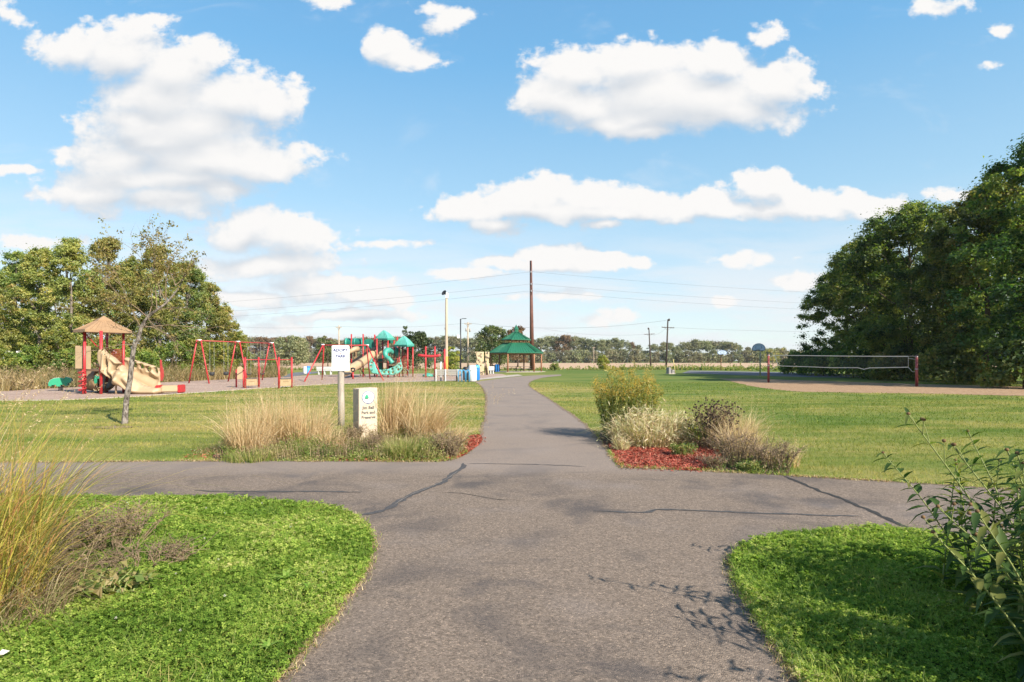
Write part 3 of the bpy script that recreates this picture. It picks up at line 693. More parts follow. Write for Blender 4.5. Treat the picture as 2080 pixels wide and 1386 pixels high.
# shredded red mulch
def mulch(poly, dens, name):
    p = scatter(poly, dens, rng); n = len(p); hz = 0.012 + 0.03 * vnoise(p[:, 0], p[:, 1], 0.2, 4) * rng.random(n)
    nr = np.array([0, 0, 1.0]) + rng.normal(size=(n, 3)) * 0.45
    v, f = leaf_quads(np.column_stack([p, hz]), nr, rng.uniform(0.03, 0.10, n), rng.uniform(0.008, 0.02, n), rng)
    return v, f, rng.random(n)
MUL1 = spline([P(1236, 903), P(1300, 904), P(1380, 903), P(1450, 906), P(1480, 925), P(1440, 955.5), P(1330, 953), P(1262, 949), P(1245, 928)])
MUL2 = spline([P(925, 912), P(950, 890), P(974, 884), P(979, 897), P(962, 913), P(935, 930), P(905, 934)])
MUL3 = spline([P(368, 931), P(400, 915), P(445, 914), P(470, 934), P(420, 937)])
MUL4 = spline([P(660, 934), P(760, 931), P(880, 934), P(880, 938), P(660, 938)])
for q in (MUL1, MUL2): flat('planting_bed', q, 0.014, 'mulch_base')
v, f, r = join([mulch(MUL1, 2300, ''), mulch(MUL2, 1800, ''), mulch(MUL3, 200, ''), mulch(MUL4, 700, ''),
                mulch([P(1215, 890), P(1262, 956), P(1420, 962), P(1440, 955), P(1262, 946), P(1240, 905)], 160, ''), mulch([P(900, 942), P(990, 900), P(982, 880), P(960, 905)], 110, '')])
stuff('mulch', np_mesh('mulch', v, f, r), 'mulch_chip')

# weeds growing through the beds
def weeds(poly, dens, hr, rng, leaf=0.03, per=10, seed=0):
    p = scatter(poly, dens, rng); n = len(p); h = rng.uniform(*hr, n) * (0.15 + 1.5 * vnoise(p[:, 0], p[:, 1], 0.45, seed + 3) ** 1.4)
    pts = np.repeat(np.column_stack([p, np.zeros(n)]), per, axis=0); k = rng.random(n * per)
    pts[:, 2] = np.repeat(h, per) * k; pts[:, :2] += rng.normal(size=(n * per, 2)) * 0.05
    nr = np.array([0, -0.2, 0.7]) + rng.normal(size=(n * per, 3)) * 0.6; sz = leaf * rng.uniform(0.6, 1.5, n * per)
    v, f = leaf_quads(pts, nr, sz, sz * 0.4, rng)
    rr = np.repeat(vnoise(p[:, 0], p[:, 1], 0.4, seed), per) * 0.7 + rng.random(n * per) * 0.3
    b = np.repeat(np.column_stack([p, np.zeros(n)]), 3, axis=0) + np.column_stack([rng.normal(size=(n * 3, 2)) * 0.04, np.zeros(n * 3)])
    v2, f2 = blades(b, np.repeat(h, 3) * rng.uniform(0.7, 1.3, n * 3), rng.random(n * 3) * 6.283, rng.uniform(0.1, 0.8, n * 3), np.full(n * 3, 0.007), rng, 2)
    return join([(v, f, rr), (v2, f2, np.repeat(np.repeat(vnoise(p[:, 0], p[:, 1], 0.4, seed), 3), 2))])
LW = [P(450, 934.5), P(640, 937), P(880, 938), P(940, 922), P(948, 895), P(900, 888), P(700, 888), P(540, 893), P(460, 905)]
RW = [P(1455, 912), P(1475, 952), P(1520, 960), P(1590, 966), P(1620, 950), P(1560, 915), P(1470, 893), P(1450, 893)]
v, f, r = join([weeds(LW, 150, (0.08, 0.30), rng, 0.035, 11, 1), weeds([P(1450, 957), P(1520, 962), P(1590, 966), P(1620, 952), P(1560, 920), P(1470, 925)], 95, (0.06, 0.24), rng, 0.035, 10, 2), weeds([P(700, 934), P(740, 938), P(905, 939), P(905, 925), P(740, 920)], 120, (0.1, 0.32), rng, 0.04, 12, 5)])
stuff('weeds', np_mesh('weeds', v, f, r), 'weed_green')
v, f, r = join([weeds(LW, 75, (0.12, 0.42), rng, 0.03, 10, 7), weeds(RW, 40, (0.10, 0.35), rng, 0.03, 9, 8), weeds([P(400, 925), P(470, 932), P(520, 905), P(470, 898)], 60, (0.08, 0.25), rng, 0.03, 9, 4)])
stuff('dry_weeds', np_mesh('dry_weeds', v, f, r), 'weed_brown')

# uncut meadow strip behind the playground, rank growth along the field edge
def strip(poly, dens, hr, w, rng, lean=0.5, tall=0.0):
    p = scatter(poly, dens, rng); n = len(p); h = rng.uniform(*hr, n) * (0.55 + 0.75 * vnoise(p[:, 0], p[:, 1], 2.5, 2))
    v, f = blades(np.column_stack([p, np.zeros(n)]), h, rng.random(n) * 6.283, rng.uniform(0.05, lean, n), np.full(n, w) * rng.uniform(0.6, 1.5, n), rng, 2)
    return v, f, np.repeat(np.clip(vnoise(p[:, 0], p[:, 1], 3.0, 5) * 0.7 + rng.random(n) * 0.45 - 0.1, 0, 1), 2)
MEAD = [P(-260, 801), P(0, 796), P(150, 787.5), P(330, 777.5), P(480, 770.5), P(570, 767), P(585, 762), P(470, 763), P(330, 766), P(150, 771), P(-100, 778), P(-300, 785)]
v, f, r = strip(MEAD, 46, (0.5, 1.5), 0.035, rng, 0.9); stuff('meadow_grass', np_mesh('meadow_grass', v, f, r), 'meadow')
v, f, r = weeds(MEAD, 5.0, (0.5, 1.5), rng, 0.15, 16, 3); stuff('meadow_weeds', np_mesh('meadow_weeds', v, f, r), 'weed_brown')
EDGE = [(-70, 104), (-30, 107), (12, 108), (40, 112), (90, 118), (120, 124), (120, 127), (60, 122), (10, 116), (-40, 114), (-70, 112)]
v, f, r = weeds(EDGE, 1.3, (0.15, 0.60), rng, 0.28, 11, 6)
v2, f2, r2 = weeds([P(1130, 750.5), P(1380, 752), P(1480, 753), P(1700, 755), P(1700, 751), P(1400, 749)], 1.0, (0.35, 1.0), rng, 0.30, 13, 9)
v, f, r = join([(v, f, r), (v2, f2, r2)]); stuff('field_edge_weeds', np_mesh('field_edge_weeds', v, f, r), 'weed_green')

# ------------------------------------------------------------------ trees
leafmat('oak_leaf', [(0.021, 0.050, 0.012), (0.045, 0.092, 0.020), (0.082, 0.140, 0.028), (0.175, 0.220, 0.045), (0.30, 0.295, 0.065)], 0.45, objvar=0.5)
leafmat('willow_leaf', [(0.10, 0.14, 0.038), (0.17, 0.212, 0.054), (0.25, 0.28, 0.072), (0.34, 0.335, 0.092), (0.40, 0.33, 0.10)], 0.42, objvar=0.6)
leafmat('shrub_leaf', [(0.07, 0.13, 0.024), (0.14, 0.21, 0.036), (0.23, 0.275, 0.05), (0.34, 0.32, 0.06)], 0.4, objvar=0.4)
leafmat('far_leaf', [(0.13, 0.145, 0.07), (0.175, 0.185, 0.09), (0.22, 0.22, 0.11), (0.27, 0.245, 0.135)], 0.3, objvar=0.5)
leafmat('dark_leaf', [(0.03, 0.052, 0.02), (0.055, 0.08, 0.028), (0.085, 0.11, 0.036)], 0.3)
leafmat('maple_leaf', [(0.05, 0.085, 0.024), (0.085, 0.125, 0.032), (0.13, 0.15, 0.045), (0.18, 0.16, 0.07)], 0.3)
leafmat('autumn_leaf', [(0.13, 0.10, 0.035), (0.21, 0.155, 0.045), (0.27, 0.215, 0.055), (0.19, 0.21, 0.055)], 0.35)
leafmat('russet_leaf', [(0.12, 0.075, 0.04), (0.20, 0.12, 0.055), (0.24, 0.155, 0.08)], 0.3)

def limb_tree(name_parts, height, trunk_r, clump_c, rng, trunk_lean=(0, 0), n_limbs=9, taper_top=0.75):
    """tapered trunk with limbs that reach into the clumps"""
    mb = MB(); top = height * taper_top; pts, rad = [], []
    for i in range(7):
        t = i / 6; pts.append((trunk_lean[0] * t + mnoise.noise((t * 2, height, 1)) * 0.25 * t, trunk_lean[1] * t + mnoise.noise((t * 2, height, 5)) * 0.25 * t, top * t)); rad.append(trunk_r * (1.25 if i == 0 else 1) * (1 - 0.8 * t))
    mb.tube(pts, rad, 9)
    idx = rng.permutation(len(clump_c))[:n_limbs]
    for j in idx:
        c = Vector(clump_c[j]); t0 = min(0.9, max(0.18, (c.z - 0.45 * math.hypot(c.x, c.y)) / top)); a = Vector(pts[min(6, int(t0 * 6))])
        m1 = a.lerp(c, 0.4) + Vector((0, 0, -0.05 * height * 0.3)); m2 = a.lerp(c, 0.75) + Vector((rng.normal() * 0.15, rng.normal() * 0.15, 0.1))
        r0 = max(0.02, trunk_r * 0.45 * (1 - 0.6 * t0)); mb.tube([a, m1, m2, c], [r0, r0 * 0.65, r0 * 0.4, r0 * 0.15], 6)
    return mb
def crown_points(n, shape, rng):
    """clump centres on and inside a crown profile: shape(t)->radius fraction for t 0..1 bottom to top"""
    t = rng.random(n) ** 0.85; a = rng.random(n) * 2 * np.pi; r = np.array([shape(x) for x in t]) * np.sqrt(rng.uniform(0.25, 1.0, n))
    return t, a, r
def tree(name, label, x, y, height, width, mat, bark, rng, group=None, base=0.15, shape=None, clumps=60, per=120, leaf=0.24, csize=0.16, lean=(0, 0), cat='tree', rz=0, limbs=9, hollow=0.5, boughs=0, bsize=0.22, upward=0.35):
    root = thing(name, label, cat, (x, y, 0), rz, group)
    shape = shape or (lambda t: (1 - (2 * t - 0.85) ** 2 * 0.62) if t > 0.4 else 0.62 + 0.9 * t)
    t, a, r = crown_points(clumps, shape, rng); z0 = height * base; rr = csize * (0.7 * width + 0.3 * height) * rng.uniform(0.7, 1.3, clumps) * (1.1 - 0.45 * t)
    R = width / 2
    if boughs:                                           # foliage hangs on boughs: clumps gather round a few centres and leave gaps between
        nb = boughs; tb, ab, rb_ = crown_points(nb, shape, rng); rb_ = np.maximum(rb_, 0.25); tb[:3] = (0.97, 0.88, 0.78); rb_[:3] = (0.02, 0.10, 0.18); k = rng.integers(0, nb, clumps); br = bsize * rng.uniform(0.7, 1.35, nb); br[:3] *= (0.35, 0.55, 0.75)
        g3 = rng.normal(size=(clumps, 3)) * np.array([0.60, 0.60, 0.36])
        t = np.clip(tb[k] + g3[:, 2] * br[k] * width / height, 0, 1); ex = np.cos(ab[k]) * rb_[k] + g3[:, 0] * br[k] * 2; ey = np.sin(ab[k]) * rb_[k] + g3[:, 1] * br[k] * 2; a = np.arctan2(ey, ex); r = np.minimum(np.hypot(ex, ey), 1.12 * np.array([shape(x) for x in t]) + 0.06)
    cs = np.column_stack([np.cos(a) * r * (R - rr * 0.6) + lean[0] * t, np.sin(a) * r * (R - rr * 0.6) + lean[1] * t, z0 + rr * 0.5 + t * (height - z0 - rr * 1.1)])
    v, f, rn = clump_leaves(cs, rr, per, leaf, rng, 0.72, hollow=hollow, upward=upward)
    limb_tree(None, height, max(0.05, height * 0.018), cs, rng, lean, limbs).build('trunk', M[bark], root, True)
    link('crown', np_mesh('crown', v, f, rn), M[mat], root)
    return root
rng = np.random.default_rng(21)
oak_ = lambda t: 0.72 + 0.7 * t if t < 0.32 else max(0.06, 0.95 * math.sqrt(max(0.004, 1 - ((t - 0.32) / 0.69) ** 1.7)))
round_ = lambda t: max(0.25, math.sqrt(max(0, 1 - (1.85 * t - 0.85) ** 2)) * 0.97 + 0.03)
tall_ = lambda t: max(0.05, 0.60 + 0.85 * t if t < 0.45 else 0.98 * math.sqrt(max(0.002, 1 - ((t - 0.45) / 0.56) ** 1.35)))
# big broadleaf row that closes the court on one side
OAKS = [(34.6, 37.5, 16.2, 11.0, 'tallest broadleaf tree at the near end of the row beside the sand court'),
        (36.6, 45.5, 15.4, 10.5, 'broad dark tree standing second from the near end of the row beside the sand court'),
        (36.4, 54.0, 16.4, 11.5, 'peaked dark green tree in the middle of the row behind the volleyball net'),
        (38.2, 63.5, 14.8, 10.5, 'rounded dark tree second from the far end of the row behind the volleyball net'),
        (41.2, 72.5, 13.4, 10.5, 'lower dark tree at the far end of the row, next to the open sky')]
for i, (x, y, h, w, lab) in enumerate(OAKS):
    tree('broadleaf_tree', lab, x, y, h, w, 'oak_leaf', 'bark_brown', rng, 'broadleaf trees beside the sand court', 0.08, oak_, 560, 150, 0.215, 0.066, limbs=18, hollow=-1, boughs=66, bsize=0.185, upward=0.95)
for i, (x, y, h, w, lab) in enumerate([(43.5, 42, 15.0, 12, 'tree half hidden at the near end of the row, behind the tallest one'), (45.5, 55, 14.8, 13, 'tree filling the gap behind the peaked tree'), (47.0, 67, 12.8, 13, 'shaded tree behind the far end of the dark row')]):
    tree('broadleaf_tree', lab, x, y, h, w, 'oak_leaf', 'bark_brown', rng, 'broadleaf trees beside the sand court', 0.10, round_, 180, 90, 0.34, 0.10, limbs=8)
for i, (x, y, h, w, lab) in enumerate([(31.2, 36.0, 3.2, 5.0, 'dark shrub under the tallest tree of the row'), (32.6, 43.5, 3.0, 5.5, 'dark shrub behind the net post nearest the trees'),
        (33.0, 51.0, 2.9, 5.5, 'dark shrub under the peaked tree behind the net'), (33.8, 58.5, 2.9, 5.5, 'dark shrub behind the middle of the volleyball net'), (34.8, 66, 2.9, 6.0, 'dark shrub below the second tree from the far end'), (36.0, 73, 2.9, 6.0, 'dark shrub at the far foot of the tree row')]):
    tree('understorey_shrub', lab, x, y, h, w, 'oak_leaf', 'bark_brown', rng, 'shrubs under the broadleaf row', 0.0, lambda t: 0.95 - 0.5 * t * t, 40, 130, 0.26, 0.2, cat='shrub', limbs=5)

# looser olive trees behind the playground
WILLOWS = [  # px, d, top py, width m, label
 (-60, 47, 478, 6.0, 'thin topped olive tree at the outermost end of the row behind the playground'),
 (30, 52, 510, 4.6, 'pale olive tree above the half hidden house'),
 (82, 50, 500, 3.8, 'loose crowned tree with sky showing through, between the house and the pointed tree'),
 (143, 50, 484, 4.0, 'pointed yellowish olive tree rising beside the tan tower roof'),
 (218, 52, 484, 4.4, 'green tree directly behind the tan tower roof'),
 (262, 55, 520, 3.8, 'greyish green tree between the tower and the leaning sapling'),
 (325, 55, 500, 4.8, 'broad tree behind the top of the leaning sapling'),
 (378, 58, 530, 5.0, 'green tree rising behind the near end of the swing set'),
 (420, 61, 572, 4.8, 'leafy tree behind the middle of the swing set'),
 (452, 64, 622, 4.4, 'lowest tree of the olive row, sloping down toward the open field')]
for px, d, ty, w, lab in WILLOWS:
    tree('olive_tree', lab, X(px, d), d, Z(ty, d), w, 'willow_leaf', 'bark_grey', rng, 'trees behind the playground', 0.04, tall_, 430, 85, 0.155, 0.070, limbs=14, hollow=-1, boughs=56, bsize=0.17)
for i, (px, d, ty, w, lab) in enumerate([(0, 58, 560, 6, 'back tree behind the half hidden house'), (115, 60, 560, 6, 'back tree between the pale olive tree and the pointed tree'), (185, 62, 545, 6, 'back tree in the gap beside the pointed tree'), (290, 64, 545, 6.5, 'back tree behind the leaning sapling'), (350, 66, 560, 6.5, 'back tree closing the gap behind the swing set')]):
    tree('olive_tree', lab, X(px, d), d, Z(ty, d), w, 'willow_leaf', 'bark_grey', rng, 'trees behind the playground', 0.05, tall_, 130, 80, 0.22, 0.095, limbs=6, hollow=-1)
for px, d, ty, w, lab in [(-30, 42, 690, 4.5, 'dark green shrub at the outermost end of the meadow'), (30, 44, 715, 3.6, 'low shrub in front of the white house wall'), (75, 45, 700, 3.8, 'leafy shrub beside the white house wall'), (118, 44, 668, 3.2, 'yellow green shrub between the house and the tower'),
        (140, 43, 708, 3.4, 'bright yellow shrub behind the green spring rider'), (185, 46, 690, 3.6, 'shrub seen through the tan tower'), (232, 47, 690, 4.0, 'shrub behind the orange mesh of the tower'), (285, 49, 706, 4.2, 'low olive shrub behind the tan slide'), (350, 52, 690, 4.4, 'bright green shrub behind the swing set near end'),
        (395, 54, 685, 4.4, 'yellow tinged shrub behind the first swing'), (440, 57, 690, 4.2, 'dark shrub behind the middle swing frame'), (480, 60, 672, 4.0, 'green shrub at the end of the tree row beside the field')]:
    tree('tall_shrub', lab, X(px, d), d, Z(ty, d), w, 'shrub_leaf', 'bark_brown', rng, 'shrubs in front of the playground trees', 0.0, lambda t: 0.95 - 0.55 * t * t, 90, 80, 0.15, 0.12, cat='shrub', limbs=6, hollow=-1)

# single trees in the middle distance
sc_ = tree('ragged_tree', 'ragged dark tree behind the main playground with a thin leader above it', X(846, 100), 100, Z(672, 100), 6.6, 'dark_leaf', 'bark_brown', rng, None, 0.02, lambda t: 0.95 - 0.5 * t, 60, 60, 0.34, 0.13, limbs=12)
lead = clump_leaves(np.array([[-2.0, 0, 6.6], [-1.9, 0, 7.3], [-1.6, 0.2, 6.0], [1.2, 0, 6.0], [2.6, 0, 5.0]]), np.array([0.5, 0.35, 0.6, 0.5, 0.4]), 45, 0.34, rng)
link('crown', np_mesh('crown', *lead), M['dark_leaf'], sc_)
tree('maple_tree', 'dense dark maple behind the climbing wall', X(1000, 118), 118, Z(661, 118), 8.6, 'maple_leaf', 'bark_brown', rng, None, 0.05, round_, 60, 110, 0.36, 0.16)
tree('russet_tree', 'brownish tree rising behind the gazebo roof', X(1052, 150), 150, Z(662, 150), 8, 'russet_leaf', 'bark_brown', rng, None, 0.1, round_, 40, 90, 0.42, 0.16)
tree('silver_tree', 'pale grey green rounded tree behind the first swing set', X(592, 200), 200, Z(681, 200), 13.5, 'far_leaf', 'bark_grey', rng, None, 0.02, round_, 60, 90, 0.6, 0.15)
tree('field_tree', 'small bright green tree behind the sign and its utility pole', X(666, 170), 170, Z(681, 170), 8, 'maple_leaf', 'bark_brown', rng, None, 0.02, round_, 40, 90, 0.5, 0.16)
tree('young_tree', 'yellow green young tree between the white siren pole and the black lamp', X(918, 96), 96, Z(703, 96), 3.6, 'shrub_leaf', 'bark_brown', rng, None, 0.04, tall_, 30, 80, 0.26, 0.16)
tree('round_bush', 'bright rounded bush alone at the edge of the tan field', X(1225, 104), 104, Z(722, 104), 2.9, 'shrub_leaf', 'bark_brown', rng, None, 0.0, lambda t: 0.95 - 0.5 * t * t, 26, 110, 0.20, 0.18, cat='bush')
tree('field_bush', 'low olive bush at the field edge beside the gazebo', X(1127, 100), 100, Z(737, 100), 2.1, 'willow_leaf', 'bark_brown', rng, None, 0.0, lambda t: 0.95 - 0.5 * t * t, 20, 70, 0.2, 0.2, cat='bush')
tree('field_bush', 'small yellow bush behind the play panels', X(556, 84), 84, Z(727, 84), 2.4, 'shrub_leaf', 'bark_brown', rng, None, 0.0, lambda t: 0.95 - 0.5 * t, 20, 70, 0.2, 0.2, cat='bush')
tree('bare_tree', 'thin half bare tree behind the near net post', X(1570, 175), 175, Z(704, 175), 8.5, 'willow_leaf', 'bark_grey', rng, None, 0.1, lambda t: 0.5 + 0.5 * t, 26, 26, 0.36, 0.12, limbs=20)

# distant tree line beyond the field: a few shapes, each tree its own object
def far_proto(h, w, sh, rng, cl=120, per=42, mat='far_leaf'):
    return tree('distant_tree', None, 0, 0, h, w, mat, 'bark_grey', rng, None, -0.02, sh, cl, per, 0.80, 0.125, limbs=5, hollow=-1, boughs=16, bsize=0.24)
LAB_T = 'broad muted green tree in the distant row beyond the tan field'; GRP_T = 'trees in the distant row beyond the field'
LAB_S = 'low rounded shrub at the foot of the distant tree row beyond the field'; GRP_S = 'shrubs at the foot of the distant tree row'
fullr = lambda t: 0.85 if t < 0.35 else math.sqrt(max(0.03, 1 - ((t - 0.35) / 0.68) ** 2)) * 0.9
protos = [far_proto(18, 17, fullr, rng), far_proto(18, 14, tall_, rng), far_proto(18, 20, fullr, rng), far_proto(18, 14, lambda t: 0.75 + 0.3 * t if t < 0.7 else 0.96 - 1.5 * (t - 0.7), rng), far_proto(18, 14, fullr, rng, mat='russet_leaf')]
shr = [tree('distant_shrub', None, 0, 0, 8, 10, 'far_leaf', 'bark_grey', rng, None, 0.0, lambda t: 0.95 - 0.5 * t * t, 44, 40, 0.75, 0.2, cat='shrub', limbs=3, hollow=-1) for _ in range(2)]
used = set()
def place(pool, k, x, y, sx, sz, rz, lab, cat, grp):
    o = pool[k]
    if (id(pool), k) in used: o = copy_tree(o)
    used.add((id(pool), k)); o.location = (x, y, 0); o.scale = (sx, sx, sz); o.rotation_euler = (0, 0, rz); tag(o, lab, cat, grp)
def topline(px):
    pts = [(380, 690), (470, 684), (560, 685), (640, 684), (700, 688), (760, 684), (900, 683), (1000, 684), (1090, 686), (1120, 682), (1150, 682), (1200, 688), (1207, 702), (1218, 690), (1250, 686), (1290, 696), (1312, 712), (1330, 697), (1365, 696), (1376, 702), (1400, 690), (1450, 693), (1480, 693), (1520, 703), (1580, 707), (1640, 714), (1760, 716)]
    for (a, b), (c, e) in zip(pts, pts[1:]):
        if a <= px <= c: return b + (e - b) * (px - a) / (c - a)
    return 690
px = 372.0
while px < 1700:
    d = 452 + rng.uniform(0, 22); ty = topline(px) + rng.uniform(-1.5, 3.0); h = Z(ty, d); rus = (px < 900 and rng.random() < 0.4) or rng.random() < 0.06
    k = 4 if rus else int(rng.integers(0, 4))
    place(protos, k, X(px, d), d, h / 18 * rng.uniform(0.8, 1.15), h / 18, rng.random() * 6.28, LAB_T if not rus else 'russet brown tree in the distant row beyond the tan field', 'tree', GRP_T if not rus else 'russet trees in the distant row beyond the field')
    px += rng.uniform(12, 20) * (0.75 if px < 800 else 1)
px = 380.0
while px < 1720:
    d = 446 + rng.uniform(-3, 6); h = rng.uniform(7, 12)
    place(shr, int(rng.integers(0, 2)), X(px, d), d, h / 8 * rng.uniform(0.8, 1.2), h / 8, rng.random() * 6.28, LAB_S, 'shrub', GRP_S); px += rng.uniform(11, 19)
# ------------------------------------------------------------------ lettering
def text_mesh(txt, size, depth=0.002, spacing=1.06):
    cu = bpy.data.curves.new('lettering', 'FONT'); cu.body = txt; cu.size = size; cu.align_x = 'CENTER'; cu.align_y = 'CENTER'; cu.extrude = depth; cu.space_character = spacing; cu.resolution_u = 3; cu.offset = size * 0.035
    ob = bpy.data.objects.new('lettering', cu); COL.objects.link(ob)
    dg = bpy.context.evaluated_depsgraph_get(); me = bpy.data.meshes.new_from_object(ob.evaluated_get(dg))
    bpy.data.objects.remove(ob); bpy.data.curves.remove(cu); return me
def letters(txt, size, pos, mat, parent, bold=0.0):
    """upright lettering on a face that looks along -y of its parent"""
    me = text_mesh(txt, size); o = link('lettering', me, None, parent); me.materials.clear(); me.materials.append(M[mat])
    o.location = pos; o.rotation_euler = (math.pi / 2, 0, 0); o.scale = (1 + bold, 1, 1); return o

# ------------------------------------------------------------------ adopt-a-park sign
d = 15.4; root = thing('park_sign', 'white metal notice reading ADOPT A PARK on a weathered wooden post', 'sign', (X(693, d), d, 0), math.radians(8))
mb = MB()
pts = [(0, 0, -0.05), (0.005, 0, 0.5), (-0.006, 0, 1.0), (0.0, 0, 1.5), (0.0, 0, 1.94)]; mb.tube(pts, [0.088, 0.086, 0.083, 0.082, 0.080], 14)
mb.build('post', M['grey_wood'], root, True)
pw, ph, pc = 0.445, 0.66, 1.765
def rrect(w, h, r, n=5):
    out = []
    for cx, cz, a0 in ((w / 2 - r, h / 2 - r, 0), (-w / 2 + r, h / 2 - r, 90), (-w / 2 + r, -h / 2 + r, 180), (w / 2 - r, -h / 2 + r, 270)):
        for k in range(n + 1): a = math.radians(a0 + 90 * k / n); out.append((cx + r * math.cos(a), cz + r * math.sin(a)))
    return out
mb = MB(); mb.prism([(x, z + pc) for x, z in rrect(pw, ph, 0.03)], -0.096, -0.092); mb.build('sign_panel', M['white_metal'], root)
y = -0.099
letters('ADOPT', 0.105, (-0.005, y, pc + 0.205), 'navy_ink', root, 0.0); letters('A', 0.055, (-0.005, y, pc + 0.125), 'red_ink', root); letters('PARK', 0.10, (0.0, y, pc + 0.05), 'navy_ink', root)
def worn_line(w, z, h, mat, seed, parent=root, yy=-0.0985):
    """a line of lettering too small to read from here: a broken row of strokes"""
    r = random.Random(seed); mb = MB(); x = -w / 2
    while x < w / 2:
        l = r.uniform(0.006, 0.02); mb.box((x + l / 2, yy, z), (l, 0.003, h * r.uniform(0.6, 1))); x += l + r.uniform(0.003, 0.009)
    mb.build('lettering', M[mat], parent)
worn_line(0.13, pc - 0.015, 0.008, 'grey_ink', 1); worn_line(0.34, pc - 0.068, 0.018, 'red_ink', 2); worn_line(0.19, pc - 0.125, 0.012, 'grey_ink', 3); worn_line(0.19, pc - 0.150, 0.012, 'grey_ink', 4); worn_line(0.12, pc - 0.178, 0.011, 'grey_ink', 5); worn_line(0.18, pc - 0.232, 0.012, 'grey_ink', 6)
for z in (pc + 0.285, pc - 0.285):
    mb = MB(); mb.lathe([(0.0, -0.004), (0.011, -0.003), (0.011, 0.003), (0.0, 0.004)], (0, 0, 0), 10); b = mb.build('bolt', M['galvanised'], root); b.rotation_euler = (math.pi / 2, 0, 0); b.location = (0, -0.1, z)

# ------------------------------------------------------------------ carved stone marker
d = 12.35; root = thing('stone_marker', 'pale stone pillar carved with the park name below a round emblem', 'marker', (X(748, d), d, 0), math.radians(33))
mb = MB(); mb.box((0, 0.19, 0.56), (0.40, 0.38, 1.02 + 0.1)); mb.v = [(x, y, z + (0.012 if x > 0 else -0.008) * (z > 0.5)) for x, y, z in mb.v]
mb.build('stone_body', M['stone_block'], root, False, 0.008)
def disc(name, r0, zc, y0, y1, mat, parent, sx=1, seg=32, pts=None, xc=0):
    mb = MB(); poly = pts or [(xc + r0 * sx * math.cos(2 * math.pi * k / seg), zc + r0 * math.sin(2 * math.pi * k / seg)) for k in range(seg)]
    mb.prism(poly, y0, y1); return mb.build(name, M[mat], parent)
em = disc('emblem', 0.125, 0.935, -0.006, 0.004, 'white_plastic', root)
disc('emblem_rim', 0.138, 0.935, -0.003, 0.004, 'board_line', em)
disc('emblem_tree', 0, 0, -0.009, -0.004, 'emblem_green', em, pts=[(-0.085, 0.905), (-0.07, 0.93), (-0.075, 0.945), (-0.05, 0.985), (-0.035, 0.99), (-0.015, 0.985), (0.0, 0.955), (0.008, 0.93), (0.0, 0.915), (-0.02, 0.9)])
disc('emblem_sky', 0, 0, -0.009, -0.004, 'ink_pale', em, pts=[(-0.02, 1.01), (0.03, 1.03), (0.075, 0.99), (0.085, 0.945), (0.04, 0.945), (0.02, 0.96), (0.01, 0.985)])
disc('emblem_path', 0, 0, -0.009, -0.004, 'grey_wood', em, pts=[(-0.085, 0.90), (-0.02, 0.895), (0.02, 0.92), (0.075, 0.915), (0.08, 0.922), (0.02, 0.932), (-0.02, 0.91), (-0.07, 0.912)])
disc('emblem_water', 0, 0, -0.009, -0.004, 'emblem_blue', em, pts=[(-0.06, 0.872), (0.0, 0.862), (0.06, 0.872), (0.05, 0.855), (0.0, 0.845), (-0.05, 0.855)])
for s, z, sz in (('Jim Bell', 0.715, 0.082), ('Park and', 0.615, 0.082), ('Preserve', 0.515, 0.082)): letters(s, sz, (0.0, -0.001, z), 'carving', root, -0.06)

